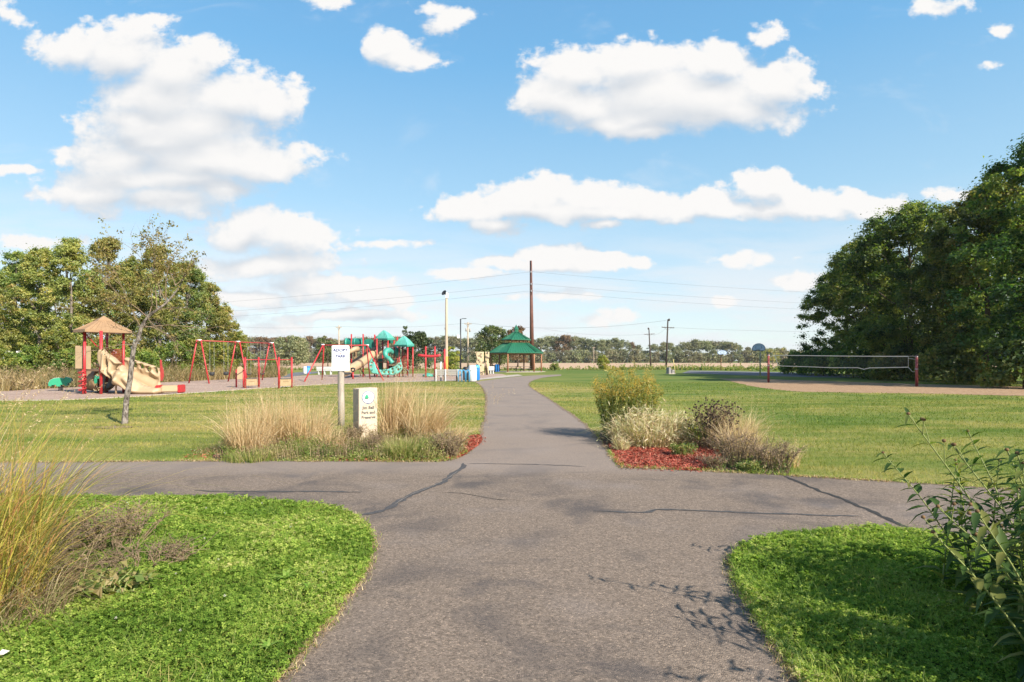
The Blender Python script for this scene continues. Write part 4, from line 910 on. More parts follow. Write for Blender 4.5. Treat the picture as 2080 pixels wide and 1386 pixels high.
# ------------------------------------------------------------------ tan play tower with the rock slide
def sculpt(outline, y0, th, holes=(), bumps=None, cell=0.045, edge=0.16):
    """rounded, moulded plastic wall: outline in (x,z), with openings and relief"""
    o = np.array(outline); lo, hi = o.min(0) - cell, o.max(0) + cell
    nx, nz = int((hi[0] - lo[0]) / cell) + 2, int((hi[1] - lo[1]) / cell) + 2
    gx, gz = np.meshgrid(lo[0] + np.arange(nx) * cell, lo[1] + np.arange(nz) * cell, indexing='ij'); p = np.column_stack([gx.ravel(), gz.ravel()])
    ins = in_poly(p, outline); dist = np.full(len(p), 9.0)
    for i in range(len(o)):
        a, b = o[i], o[(i + 1) % len(o)]; t = np.clip(((p - a) @ (b - a)) / max((b - a) @ (b - a), 1e-9), 0, 1)[:, None]; dist = np.minimum(dist, np.linalg.norm(p - a - t * (b - a), axis=1))
    for hx, hz, ra, rb, ang in holes:
        c, s_ = math.cos(ang), math.sin(ang); q = p - (hx, hz); u = (q[:, 0] * c + q[:, 1] * s_) / ra; w = (-q[:, 0] * s_ + q[:, 1] * c) / rb
        rr = np.sqrt(u * u + w * w); ins &= rr > 1; dist = np.minimum(dist, np.abs(rr - 1) * min(ra, rb))
    prof = np.sqrt(np.clip(1 - (1 - np.clip(dist / edge, 0, 1)) ** 2, 0, 1)); off = th * (0.25 + 0.75 * prof)
    fr = bumps(p) if bumps is not None else 0
    vs = np.concatenate([np.column_stack([p[:, 0], y0 - off - fr * prof, p[:, 1]]), np.column_stack([p[:, 0], y0 + off, p[:, 1]])]); N = len(p); idx = np.arange(N).reshape(nx, nz); I = ins.reshape(nx, nz)
    ok = I[:-1, :-1] & I[1:, :-1] & I[1:, 1:] & I[:-1, 1:]; fs = []
    for i, k in zip(*np.nonzero(ok)):
        a, b, c, e = int(idx[i, k]), int(idx[i + 1, k]), int(idx[i + 1, k + 1]), int(idx[i, k + 1]); fs += [(a, b, c, e), (e + N, c + N, b + N, a + N)]
        for (i2, k2, u, v_) in ((i, k - 1, a, b), (i, k + 1, c, e), (i - 1, k, e, a), (i + 1, k, b, c)):
            if not (0 <= i2 < ok.shape[0] and 0 <= k2 < ok.shape[1]) or not ok[i2, k2]: fs.append((v_, u, u + N, v_ + N))
    me = bpy.data.meshes.new('wall'); me.from_pydata([tuple(v) for v in vs], [], fs)
    bm = bmesh.new(); bm.from_mesh(me); loose = [v for v in bm.verts if not v.link_faces]; bmesh.ops.delete(bm, geom=loose, context='VERTS'); bmesh.ops.smooth_vert(bm, verts=bm.verts, factor=0.5, use_axis_x=True, use_axis_y=True, use_axis_z=True); bmesh.ops.smooth_vert(bm, verts=bm.verts, factor=0.5, use_axis_x=True, use_axis_y=True, use_axis_z=True); bmesh.ops.recalc_face_normals(bm, faces=bm.faces); bm.to_mesh(me); bm.free()
    me.polygons.foreach_set('use_smooth', [True] * len(me.polygons)); return me
d0 = 31.0; R0 = Vector((X(211, d0), d0, 0))
def L(px, py, d=d0): v = W(px, py, d) - R0; return (v.x, v.y, v.z)
def L2(px, py, d=d0): v = W(px, py, d) - R0; return (v.x, v.z)
root = thing('play_tower', 'tan roofed red post play tower with a sculpted tan rock slide, behind the sapling', 'playground', R0)
posts = {'l': (X(172, 30.3) - R0.x, -0.7), 'f': (X(209.5, 30.2) - R0.x, -0.95), 'b': (X(217.5, 32) - R0.x, 1.0), 'r': (X(251, 31.6) - R0.x, 0.6)}
for k, (x, y) in posts.items():
    mb = MB(); mb.tube([(x, y, -0.1), (x, y, 3.22)], 0.072 if k in 'lf' else 0.062, 14); mb.build('post', M['red_paint'], root, True)
mb = MB(); cor = [(-1.22, -0.55), (-0.02, -1.35), (1.24, 0.35), (0.05, 1.3)]; n = 4; z0 = 3.16
vs = [(x, y, z0) for x, y in cor] + [(x, y, z0 + 0.13) for x, y in cor] + [(x * 0.30, y * 0.30, z0 + 0.62) for x, y in cor] + [(x * 0.30, y * 0.30, z0 + 0.66) for x, y in cor] + [(0, 0, z0 + 0.90)]
fs = [(3, 2, 1, 0)]
for s_ in range(3):
    for i in range(4): fs.append((s_ * 4 + i, s_ * 4 + (i + 1) % 4, s_ * 4 + 4 + (i + 1) % 4, s_ * 4 + 4 + i))
for i in range(4): fs.append((12 + i, 12 + (i + 1) % 4, 16))
mb.add(vs, fs)
for i in range(4):                                     # standing ribs moulded into each roof slope
    a, b = Vector((*cor[i], z0 + 0.135)), Vector((*cor[(i + 1) % 4], z0 + 0.135))
    for k in range(1, 9):
        p = a.lerp(b, k / 9); q = Vector((cor[i][0] * 0.3, cor[i][1] * 0.3, z0 + 0.625)).lerp(Vector((cor[(i + 1) % 4][0] * 0.3, cor[(i + 1) % 4][1] * 0.3, z0 + 0.625)), k / 9); mb.bar(p, q, 0.022, 0.018)
mb.build('roof', M['roof_tan'], root)
mb = MB(); mb.slab([posts['l'], posts['f'], posts['r'], posts['b']], 1.16, 1.26); mb.build('deck', M['brown_plastic'], root)
for (px0, px1, py0, py1, yy) in ((169, 184, 703, 749, -0.55), (196, 205, 704, 750, -0.75), (163, 171, 738, 757, -0.2)):
    a, b = L(px0, py0), L(px1, py1); mb = MB(); mb.box(((a[0] + b[0]) / 2, yy, (a[2] + b[2]) / 2), (b[0] - a[0], 0.06, a[2] - b[2])); mb.build('side_panel', M['tan_plastic'], root, False, 0.012)
mb = MB(); mb.tube([L(173, 678, 30.4), L(197, 704, 30.2), L(206, 705, 30.2)], 0.025, 8); mb.build('handrail', M['red_paint'], root, True)
# orange mesh guard
a, b = Vector((posts['b'][0], posts['b'][1], 0)), Vector((posts['r'][0], posts['r'][1], 0)); mb = MB()
for z in (1.35, 2.30): mb.tube([(a.x, a.y, z), (b.x, b.y, z)], 0.022, 8)
for k in range(1, 16): p = a.lerp(b, k / 16); mb.tube([(p.x, p.y, 1.35), (p.x, p.y, 2.3)], 0.009, 5)
for k in range(1, 8): z = 1.35 + 0.95 * k / 8; mb.tube([(a.x, a.y, z), (b.x, b.y, z)], 0.009, 5)
mb.build('mesh_guard', M['red_faded'], root)
# red coil climber
mb = MB(); c = Vector(L(168.5, 790, 30.0)); pts = []
for k in range(121): a_ = k / 120 * 5 * 2 * math.pi; pts.append((c.x - 0.04 + 0.17 * math.cos(a_), c.y + 0.17 * math.sin(a_), 0.08 + 1.10 * k / 120))
mb.tube(pts, 0.022, 7); mb.tube([(c.x, c.y, -0.05), (c.x, c.y, 1.25)], 0.04, 10); mb.build('coil_climber', M['red_paint'], root, True)
# brown crawl tube under the deck
mb = MB(); ax = Vector((-0.83, 0.50, 0)).normalized(); o_ = Vector((-0.05, 0.15, 0.68)); side = Vector((-ax.y, ax.x, 0)); up = Vector((0, 0, 1)); n = 24; rings = []
for (s_, r) in ((0.0, 0.56), (0.05, 0.60), (0.5, 0.57), (0.55, 0.60), (1.0, 0.57), (1.05, 0.60), (1.45, 0.58), (1.5, 0.52), (1.45, 0.50), (0.05, 0.50), (0.0, 0.52)):
    rings.append([o_ + ax * s_ + (side * math.cos(2 * math.pi * k / n) + up * math.sin(2 * math.pi * k / n)) * r for k in range(n)])
vs = [v for r in rings for v in r]; fs = [(i * n + k, i * n + (k + 1) % n, ((i + 1) % len(rings)) * n + (k + 1) % n, ((i + 1) % len(rings)) * n + k) for i in range(len(rings)) for k in range(n)]
mb.add(vs, fs); mb.build('crawl_tube', M['tan_dark'], root, True)
# rock slide: near wall, far wall, trough between
def relief(p):
    x, z = p[:, 0], p[:, 1]; r = np.zeros(len(p))
    for ax_, az, bx, bz, w, h in NEAR_RIDGES:
        a, b = np.array([ax_, az]), np.array([bx, bz]); q = p - a; t = np.clip((q @ (b - a)) / ((b - a) @ (b - a)), 0, 1)[:, None]; dd = np.linalg.norm(q - t * (b - a), axis=1); r += 1.35 * h * np.exp(-(dd / w) ** 2)
    return r
RD = [((222, 716), (258, 752), .09, .13), ((218, 722), (216, 752), .08, .12), ((226, 730), (229, 755), .10, .14), ((215, 756), (236, 784), .09, .13), ((231, 757), (238, 785), .07, .10), ((250, 760), (240, 782), .20, .20), ((246, 772), (262, 793), .09, .10), ((262, 770), (280, 790), .16, .16), ((275, 795), (318, 796), .12, .12)]
NEAR_RIDGES = [(*L2(*a, 30.2), *L2(*b, 30.2), w, h) for a, b, w, h in RD]
near = [L2(*q, 30.2) for q in [(200, 716), (205, 708), (212, 707), (220, 716), (232, 723), (246, 735), (258, 747), (266, 758), (278, 770), (292, 781), (312, 786), (328, 787), (331, 797), (322, 802), (296, 803.5), (278, 802), (262, 796), (246, 786), (234, 780), (226, 770), (214, 760), (206, 748), (201, 735)]]
hl = [(*L2(223, 738, 30.2), .055, .20, 0.15), (*L2(243, 746, 30.2), .06, .20, -0.75), (*L2(232, 770, 30.2), .035, .18, 0.35)]
me = sculpt(near, -0.85, 0.20, hl, relief); link('slide_wall', me, M['tan_plastic'], root)
NEAR_RIDGES = [(*L2(*a, 31.8), *L2(*b, 31.8), w, h) for a, b, w, h in [((262, 730), (325, 748), .10, .10), ((275, 752), (320, 772), .22, -.12), ((268, 738), (276, 752), .07, .06), ((290, 742), (292, 756), .07, .06), ((305, 750), (322, 765), .08, .08)]]
far = [L2(*q, 31.8) for q in [(254, 726), (262, 725), (275, 730), (295, 736), (315, 742), (327, 748), (329, 760), (328, 778), (332, 788), (320, 794), (290, 790), (262, 778), (250, 755)]]
hl = [(*L2(277, 741, 31.8), .09, .14, -0.2), (*L2(291, 744, 31.8), .09, .11, 0.3), (*L2(305.5, 750, 31.8), .09, .10, 0.5), (*L2(320, 752, 31.8), .07, .13, 0.3)]
me = sculpt(far, 0.75, 0.16, hl, relief); link('slide_wall', me, M['tan_plastic'], root)
path_ = [Vector(L(212, 748, 31.0)), Vector(L(235, 757, 31)), Vector(L(262, 776, 31)), Vector(L(290, 792, 31)), Vector(L(330, 796, 31))]; mb = MB(); prof = [(-0.72, 0.30), (-0.6, 0.08), (-0.3, 0.0), (0.3, 0.0), (0.6, 0.08), (0.72, 0.30), (0.72, 0.2), (0.3, -0.06), (-0.3, -0.06), (-0.72, 0.2)]; n = len(prof)
vs = [(p.x, p.y + u, p.z + w) for p in path_ for u, w in prof]; mb.add(vs, [(i * n + k, i * n + (k + 1) % n, (i + 1) * n + (k + 1) % n, (i + 1) * n + k) for i in range(len(path_) - 1) for k in range(n)]); mb.build('slide_bed', M['tan_plastic'], root, True)
mb = MB(); a, b = Vector(L(326, 793, 30.4)), Vector(L(366, 789, 30.9)); mb.bar((a.x, a.y, 0.25), (b.x, b.y, 0.25), 0.45, 0.34); mb.build('exit_trough', M['tan_plastic'], root, False, 0.05)
for p in (a, b):
    mb = MB(); mb.box((p.x + (0.06 if p is b else 0), p.y - (0.08 if p is a else 0), 0.24), (0.17, 0.55, 0.42)); mb.build('end_cap', M['red_paint'], root, False, 0.04)
mb = MB(); mb.prism([L2(*q, 31.8) for q in [(326.5, 731), (329.5, 731), (330.5, 744), (333, 752), (334, 764), (331, 774), (328, 774)]], 0.7, 0.78); mb.build('end_panel', M['red_faded'], root, False, 0.01)
for px, yy, m_ in ((235.5, -0.85, 'tan_plastic'), (214, 0.1, 'brown_plastic'), (199.5, 0.3, 'brown_plastic')):
    mb = MB(); x = X(px, d0 + yy) - R0.x; mb.tube([(x, yy, -0.05), (x, yy, 0.75)], 0.045, 8); mb.build('support_leg', M[m_], root, True)

# ------------------------------------------------------------------ spring riders
def spring_rider(px, d, label, face=1, rz=0.0):
    r = thing('spring_rider', label, 'spring rider', (X(px, d), d, 0), rz, 'green spring riders')
    out = [(-0.52, 0.30), (-0.40, 0.26), (-0.36, 0.34), (-0.16, 0.35), (-0.14, 0.26), (0.02, 0.26), (0.04, 0.36), (0.22, 0.34), (0.24, 0.28), (0.36, 0.30), (0.36, 0.42), (0.50, 0.48), (0.55, 0.62), (0.44, 0.74), (0.28, 0.78), (0.18, 0.70), (-0.05, 0.74), (-0.26, 0.72), (-0.44, 0.62), (-0.52, 0.46)]
    for y in (-0.14, 0.14):
        mb = MB(); mb.prism([(x * face, z) for x, z in out], y - 0.025, y + 0.025); mb.build('side_panel', M['teal_dark'] if y > 0 else M['emblem_green'], r, False, 0.006)
    mb = MB(); mb.prism([(x * face * 1.04, 0.50 + (z - 0.50) * 1.05) for x, z in out], -0.112, -0.108); mb.build('panel_edge', M['white_plastic'], r)
    mb = MB(); mb.box((-0.05 * face, 0, 0.55), (0.36, 0.24, 0.05)); mb.build('seat', M['black_plastic'], r, False, 0.01)
    mb = MB(); mb.tube([(0.22 * face, -0.26, 0.68), (0.22 * face, 0.26, 0.68)], 0.016, 8); mb.build('handle', M['black_plastic'], r, True)
    mb = MB(); mb.tube([(0.11 * math.cos(k * 0.6), 0.11 * math.sin(k * 0.6), 0.02 + 0.26 * k / 48) for k in range(49)], 0.018, 6); mb.build('spring', M['rubber'], r, True)
spring_rider(123, 33.2, 'green animal shaped spring rider in front of the dry meadow, beside the tan tower', 1, 0.35)
spring_rider(206, 36.5, 'green spring rider seen through the legs of the tan tower', -1, -0.2)

# ------------------------------------------------------------------ play panels on red posts
d = 37.0; R1 = Vector((X(530, d), d, 0)); root = thing('play_panel_frame', 'row of red posts holding tan activity panels under a thin top rail', 'playground', R1)
def q(px, py, dd=d): v = W(px, py, dd) - R1; return v
for px, top, dd in ((480, 752, 37.5), (494.5, 752, 37.6), (498, 727, 36.4), (525.5, 727, 37.6), (566.5, 727, 36.2), (592.5, 727, 37.3)):
    v = q(px, top, dd); mb = MB(); mb.tube([(v.x, v.y, -0.1), (v.x, v.y, v.z)], 0.06 if top < 740 else 0.05, 12); mb.lathe([(0.062, v.z - 0.002), (0.05, v.z + 0.03), (0.0, v.z + 0.045)], (v.x, v.y, 0), 12); mb.build('post', M['red_paint'], root, True)
mb = MB(); mb.tube([q(498, 731, 36.4), q(525.5, 731, 37.6), q(566.5, 731, 36.2), q(592.5, 731, 37.3)], 0.026, 8); mb.build('top_rail', M['red_paint'], root, True)
def panel(name, px0, px1, dA, dB, pyt, pyb, mat, arch=False, slant=0):
    a, b = q(px0, pyb, dA), q(px1, pyb, dB); h = q(px0, pyt, dA).z - a.z; w = (Vector((b.x, b.y, 0)) - Vector((a.x, a.y, 0))).length; ang = math.atan2(b.y - a.y, b.x - a.x)
    if arch: poly = [(0, 0), (w, 0)] + [(w / 2 + w / 2 * math.cos(t_ * math.pi / 10), h - w / 2 + w / 2 * math.sin(t_ * math.pi / 10)) for t_ in range(11)]
    else: poly = [(0, 0), (w, 0), (w - slant, h), (0, h)]
    mb = MB(); mb.prism(poly, -0.03, 0.03); o = mb.build(name, M[mat], root, False, 0.008); o.location = (a.x, a.y, a.z); o.rotation_euler = (0, 0, ang); return o, w, h
panel('arch_panel', 481.5, 493.5, 37.5, 37.6, 744.5, 771, 'tan_plastic', True)
p1, w, h = panel('activity_panel', 500, 524, 36.6, 37.5, 770, 784, 'tan_plastic', False, 0.1)
mb = MB(); mb.box((w / 2, 0, h + 0.03), (w * 0.92, 0.16, 0.05)); mb.build('counter', M['grey_dark'], p1, False, 0.01)
mb = MB(); mb.bar((w * 0.15, -0.035, h * 0.62), (w * 0.7, -0.035, h * 0.62), 0.01, 0.02); mb.build('groove', M['tan_dark'], p1)
p2, w, h = panel('activity_panel', 568.5, 591, 36.3, 37.2, 770.5, 785, 'tan_plastic')
mb = MB(); mb.box((w / 2, 0, h + 0.03), (w * 0.92, 0.16, 0.05)); mb.build('counter', M['grey_dark'], p2, False, 0.01)
mb = MB()
for k in range(5): mb.box((w * (0.3 + 0.1 * k), -0.034, h * (0.62 + 0.06 * (k % 2))), (0.05, 0.012, 0.04))
mb.build('dial_row', M['brown_plastic'], p2, False, 0.004)
v = q(526.5, 768, 37.4); mb = MB(); mb.prism([(-0.05, -0.55), (0.06, -0.50), (0.02, 0.0), (0.08, 0.5), (0.0, 0.75), (-0.09, 0.4), (-0.02, 0.0)], -0.03, 0.03); o = mb.build('shaped_panel', M['red_faded'], root, False, 0.008); o.location = (v.x, v.y, 0.72)

# ------------------------------------------------------------------ swings
A0, A1 = Vector((X(404, 44), 44, 0)), Vector((X(551, 51), 51, 0)); u = (A1 - A0).normalized(); wv = Vector((u.y, -u.x, 0)); TOP = 3.2
root = thing('swing_set', 'long red swing frame of three A shaped legs and a thin top beam', 'swing set', A0)
mids = [A0, A0.lerp(A1, 0.5), A1]
mb = MB(); e0, e1 = -u * 0.25, (A1 - A0) + u * 0.25; mb.tube([(e0.x, e0.y, TOP), (e1.x, e1.y, TOP)], 0.042, 10); mb.build('top_beam', M['red_faded'], root, True)
for m_ in mids:
    c = m_ - A0
    for s_ in (-1, 1):
        f = c + wv * s_ * 1.02; t_ = c + wv * s_ * 0.20; mb = MB(); mb.tube([(f.x, f.y, -0.1), (t_.x, t_.y, TOP + 0.02)], 0.050, 10); mb.build('leg', M['red_paint'], root, True)
    mb = MB(); a, b = c - wv * 0.22, c + wv * 0.22; mb.tube([(a.x, a.y, TOP + 0.03), (b.x, b.y, TOP + 0.03)], 0.055, 8); mb.build('yoke', M['white_metal'], root, True)
def swing(pos, ax, label, bucket=True, top=TOP, grp='swing seats hanging from the long red frame', z=0.55):
    r = thing('swing', label, 'swing', (pos.x, pos.y, 0), math.atan2(ax.y, ax.x), grp)
    if bucket:
        mb = MB(); mb.lathe([(0.10, z), (0.17, z + 0.06), (0.19, z + 0.28), (0.165, z + 0.28), (0.14, z + 0.08), (0.0, z + 0.06)], (0, 0, 0), 14); mb.build('seat', M['rubber'], r, True)
    else:
        mb = MB(); mb.tube([(-0.24, 0, z + 0.10), (-0.15, 0, z + 0.02), (0, 0, z), (0.15, 0, z + 0.02), (0.24, 0, z + 0.10)], 0.045, 8); mb.build('seat', M['rubber'], r, True)
    for s_ in (-1, 1):
        mb = MB(); x = 0.2 * s_; zz = z + (0.26 if bucket else 0.09); n = 30
        for k in range(n): mb.tube([(x, 0, zz + (top - zz) * k / n), (x, 0, zz + (top - zz) * (k + 0.8) / n)], 0.012 if k % 2 else 0.008, 5)
        mb.build('chain', M['galvanised'], r)
for t_, bk, lab in ((0.16, True, 'black bucket swing nearest the first A frame'), (0.34, True, 'second black bucket swing, next to the middle A frame'), (0.66, False, 'black belt swing just past the middle A frame'), (0.86, False, 'black belt swing nearest the last A frame')):
    swing(A0.lerp(A1, t_), u, lab, bk)
B0, B1 = Vector((X(658, 50), 50, 0)), Vector((X(744, 51.5), 51.5, 0)); TB = Z(701.5, 50.5)
root = thing('tyre_swing_set', 'shorter red swing frame with wide splayed legs, partly behind the white sign', 'swing set', B0)
e = B1 - B0; mb = MB(); mb.tube([(-0.2, 0, TB), (e.x + 0.2, e.y, TB)], 0.045, 10); mb.build('top_beam', M['red_faded'], root, True)
for (px, d_, end) in ((617, 47.6, 0), (654, 52.5, 0), (780, 50.5, 1), (752, 54.5, 1)):
    f = Vector((X(px, d_), d_, 0)) - B0; t_ = (e if end else Vector((0, 0, 0))) + (f - (e if end else Vector())).normalized() * 0.1; mb = MB(); mb.tube([(f.x, f.y, -0.1), (t_.x, t_.y, TB + 0.02)], 0.055, 10); mb.build('leg', M['red_paint'], root, True)
for c in (Vector((-0.1, 0, 0)), e + Vector((0.1, 0, 0))):
    mb = MB(); mb.tube([(c.x - 0.13, c.y, TB + 0.03), (c.x + 0.13, c.y, TB + 0.03)], 0.058, 8); mb.build('yoke', M['white_metal'], root, True)
mp = B0 + e * 0.5; r = thing('tyre_swing', 'black tyre swing hanging under the shorter red frame', 'swing', (mp.x, mp.y, 0))
mb = MB(); n = 20
for k in range(n): a_ = 2 * math.pi * k / n
vs = []
for k in range(20):
    for j in range(8): a_, b_ = 2 * math.pi * k / 20, 2 * math.pi * j / 8; rr = 0.36 + 0.11 * math.cos(b_); vs.append((rr * math.cos(a_), rr * math.sin(a_), 0.6 + 0.10 * math.sin(b_)))
mb.add(vs, [(k * 8 + j, ((k + 1) % 20) * 8 + j, ((k + 1) % 20) * 8 + (j + 1) % 8, k * 8 + (j + 1) % 8) for k in range(20) for j in range(8)]); mb.build('seat', M['rubber'], r, True)
for k in range(3): a_ = 2 * math.pi * k / 3; mb = MB(); mb.tube([(0.36 * math.cos(a_), 0.36 * math.sin(a_), 0.7), (0, 0, 1.9), (0, 0, TB)], 0.012, 5); mb.build('chain', M['galvanised'], r)
# ------------------------------------------------------------------ main play structure
d = 62.0; R2 = Vector((X(775, d), d, 0)); root = thing('play_structure', 'large playground structure with two green peaked roofs, red posts, tan tube slide and teal climber', 'playground', R2)
def q(px, py, dd=d): return W(px, py, dd) - R2
def qxz(px, py, dd=d): v = q(px, py, dd); return (v.x, v.z)
for px, top, dd in ((713.8, 680, 62), (737.6, 680, 61.4), (761, 681, 62.6), (765.5, 688, 61.2), (777, 690, 63.2), (788, 690, 60.6), (800.5, 690, 62.4), (807, 685, 64.4), (811, 702, 61.5), (828, 702, 60.6), (838.5, 702, 62.2), (818, 702, 63.4)):
    v = q(px, top, dd); mb = MB(); mb.tube([(v.x, v.y, -0.1), (v.x, v.y, v.z)], 0.075, 12)
    if top < 687: mb.lathe([(0.08, v.z - 0.002), (0.06, v.z + 0.05), (0, v.z + 0.07)], (v.x, v.y, 0), 12)
    mb.build('post', M['red_paint'], root, True)
def hip_roof(corners, apex):
    """moulded hip roof: corners (px,py,d) front-left-right-back order round, apex"""
    cs = [q(*c) for c in corners]; ap = q(*apex); ctr = sum(cs, Vector()) / 4; mb = MB()
    lip = [c - Vector((0, 0, 0.17)) for c in cs]; ins = [ctr + (c - ctr) * 0.93 - Vector((0, 0, 0.17)) for c in cs]; top = [ap + (Vector((c.x, c.y, ap.z)) - ap) * 0.10 for c in cs]
    mid = [c.lerp(t_, 0.5) + Vector((0, 0, 0.10)) for c, t_ in zip(cs, top)]
    vs = ins + lip + cs + mid + top + [ap + Vector((0, 0, 0.03))]; fs = [(3, 2, 1, 0)]
    for s_ in range(4):
        for i in range(4): fs.append((s_ * 4 + i, s_ * 4 + (i + 1) % 4, s_ * 4 + 4 + (i + 1) % 4, s_ * 4 + 4 + i))
    for i in range(4): fs.append((16 + i, 16 + (i + 1) % 4, 20))
    mb.add(vs, fs); o = mb.build('roof', M['teal_plastic'], root)
    rb = MB()
    for i in range(4):
        for k in range(1, 11):
            t_ = k / 11; a = mid[i].lerp(mid[(i + 1) % 4], t_); b = top[i].lerp(top[(i + 1) % 4], t_); c = cs[i].lerp(cs[(i + 1) % 4], t_); rb.bar(c + Vector((0, 0, 0.01)), a + Vector((0, 0, 0.01)), 0.05, 0.03); rb.bar(a + Vector((0, 0, 0.01)), b + Vector((0, 0, 0.01)), 0.05, 0.03)
    rb.build('roof_ribs', M['teal_light'], o)
hip_roof([(762.5, 688, 61.6), (787, 688, 60.2), (802, 687.5, 62.4), (777, 687.5, 63.8)], (779.5, 671.8, 62))
hip_roof([(799.5, 701, 61.4), (826.5, 701, 60.0), (841.5, 700.5, 62.2), (816, 700.5, 63.6)], (820.5, 683.4, 61.8))
for a, b, z in (((737.6, 61.4), (761, 62.6), 1.85), ((765.5, 61.2), (788, 60.6), 1.6), ((788, 60.6), (811, 61.5), 1.3), ((811, 61.5), (838, 62.2), 1.0)):
    p0_, p1_ = Vector((X(a[0], a[1]) - R2.x, a[1] - d, z)), Vector((X(b[0], b[1]) - R2.x, b[1] - d, z)); mb = MB(); mb.slab([(p0_.x, p0_.y), (p1_.x, p1_.y), (p1_.x, p1_.y + 1.5), (p0_.x, p0_.y + 1.5)], z - 0.1, z); mb.build('deck', M['brown_plastic'], root)
# green crawl tube bridge with ribs, and the arched mesh panel beside it
mb = MB(); a, b = q(703, 697, 62.6), q(737, 697, 62.2); pts, rad = [], []
for k in range(15): t_ = k / 14; pts.append(a.lerp(b, t_)); rad.append(0.47 + (0.035 if k % 2 else 0))
mb.tube(pts, rad, 20); mb.build('crawl_tube', M['teal_dark'], root, True)
for px in (704, 722, 736): c = q(px, 697, 62.4); mb = MB(); mb.tube([c - Vector((0.06, 0, 0)), c + Vector((0.06, 0, 0))], 0.54, 24); mb.build('tube_collar', M['teal_plastic'], root, True)
mb = MB(); a = q(749, 715, 62.2); arch = [(-0.62, 0), (0.62, 0)] + [(0.62 * math.cos(math.pi * k / 12), 0.75 + 0.62 * math.sin(math.pi * k / 12)) for k in range(13)]
mb.prism([(a.x + x, a.z + z) for x, z in arch], a.y - 0.03, a.y + 0.03); mb.build('arch_panel', M['teal_dark'], root)
mb = MB()
for k in range(9): x = a.x - 0.55 + 1.1 * k / 8; mb.tube([(x, a.y - 0.06, a.z), (x, a.y - 0.06, a.z + 0.75 + math.sqrt(max(0, 0.36 - (x - a.x) ** 2)))], 0.018, 5)
mb.build('arch_bars', M['teal_plastic'], root)
mb = MB(); a, b = q(703, 701.5, 61.2), q(747, 700.5, 61.2); mb.tube([a, b], 0.03, 8); mb.build('handrail', M['red_paint'], root, True)
# tan tube slide sweeping down toward the sign side
pts = [q(770, 712, 62.4), q(760, 718, 61.8), q(748, 727, 60.8), q(734, 737, 59.6), q(720, 745, 58.4), q(708, 752, 57.4), q(696, 757.5, 56.6)]; pts = [Vector(p) for p in spline(pts, 4)]
mb = MB(); mb.tube(pts, [0.42 + (0.03 if k % 6 == 0 else 0) for k in range(len(pts))], 18); sl = mb.build('tube_slide', M['tan_plastic'], root, True)
mb = MB(); mb.tube(pts[13:15], 0.455, 18); mb.build('slide_band', M['brown_plastic'], sl, True)
mb = MB(); mb.tube([q(728, 744, 59.2), q(742, 764, 60.4)], 0.06, 8); mb.tube([q(728, 744, 59.2), q(733, 764, 59.2)], 0.05, 8); mb.build('slide_leg', M['brown_plastic'], root, True)
mb = MB(); a, b = q(718, 736, 61.6), q(762, 708, 61.6); mb.bar(a, b, 0.5, 0.36); mb.build('slide_shade', M['black_plastic'], root)  # black bar painting in the shaded side of the slide entry
mb = MB(); mb.tube([q(704, 719, 60.6), q(712, 714, 60.8), q(720, 709.5, 61), q(727, 709, 61.4)], [0.16, 0.24, 0.26, 0.3], 12); mb.build('slide_hood', M['tan_plastic'], root, True)
a, b = q(719, 713, 61.9), q(725, 733, 61.9); mb = MB(); mb.box(((a.x + b.x) / 2, a.y, (a.z + b.z) / 2), (0.35, 0.06, a.z - b.z)); mb.build('side_panel', M['tan_dark'], root, False, 0.01)
a, b = q(740, 709, 62), q(762, 728, 62); mb = MB(); mb.box(((a.x + b.x) / 2, a.y, (a.z + b.z) / 2), (b.x - a.x, 0.06, a.z - b.z)); mb.build('side_panel', M['brown_plastic'], root, False, 0.01)  # brown panel coloured to stand in for the slide's shadowed canopy
a, b = q(765.5, 720.5, 61), q(776, 728.5, 61); mb = MB(); mb.box(((a.x + b.x) / 2, a.y, (a.z + b.z) / 2), (b.x - a.x, 0.07, a.z - b.z)); mb.build('side_panel', M['tan_plastic'], root, False, 0.01)
a, b = q(768, 729, 62), q(777, 752, 62); mb = MB(); mb.box(((a.x + b.x) / 2, a.y, (a.z + b.z) / 2), (b.x - a.x, 0.07, a.z - b.z)); mb.build('side_panel', M['teal_dark'], root, False, 0.01)
# open teal curved slide
mb = MB(); ctr = [q(796, 716, 61.6), q(789, 712, 60.8), q(783, 716, 60.4), q(784, 724, 60.2), q(791, 730, 60), q(797, 738, 60)]; ctr = [Vector(p) for p in spline(ctr, 4)]; mb.tube(ctr, [0.26 + 0.05 * math.sin(k * 0.3) + (0.03 if k % 5 == 0 else 0) for k in range(len(ctr))], 14); mb.build('curved_slide', M['teal_plastic'], root, True)
mb = MB(); mb.tube([q(802, 709, 62.8), q(808, 714, 62.4), q(807, 724, 62)], [0.3, 0.32, 0.3], 12); mb.build('slide_hood', M['teal_plastic'], root, True)
a, b = q(790, 692, 63), q(799, 697.5, 63); mb = MB(); mb.box(((a.x + b.x) / 2, a.y, (a.z + b.z) / 2), (0.8, 0.08, 0.3)); mb.build('bubble_panel', M['teal_dark'], root, False, 0.02)
a, b = q(785, 731, 61.5), q(806, 752, 61.5); mb = MB(); mb.box(((a.x + b.x) / 2, a.y, (a.z + b.z) / 2), (b.x - a.x, 0.07, a.z - b.z)); mb.build('side_panel', M['black_plastic'], root, False, 0.01)
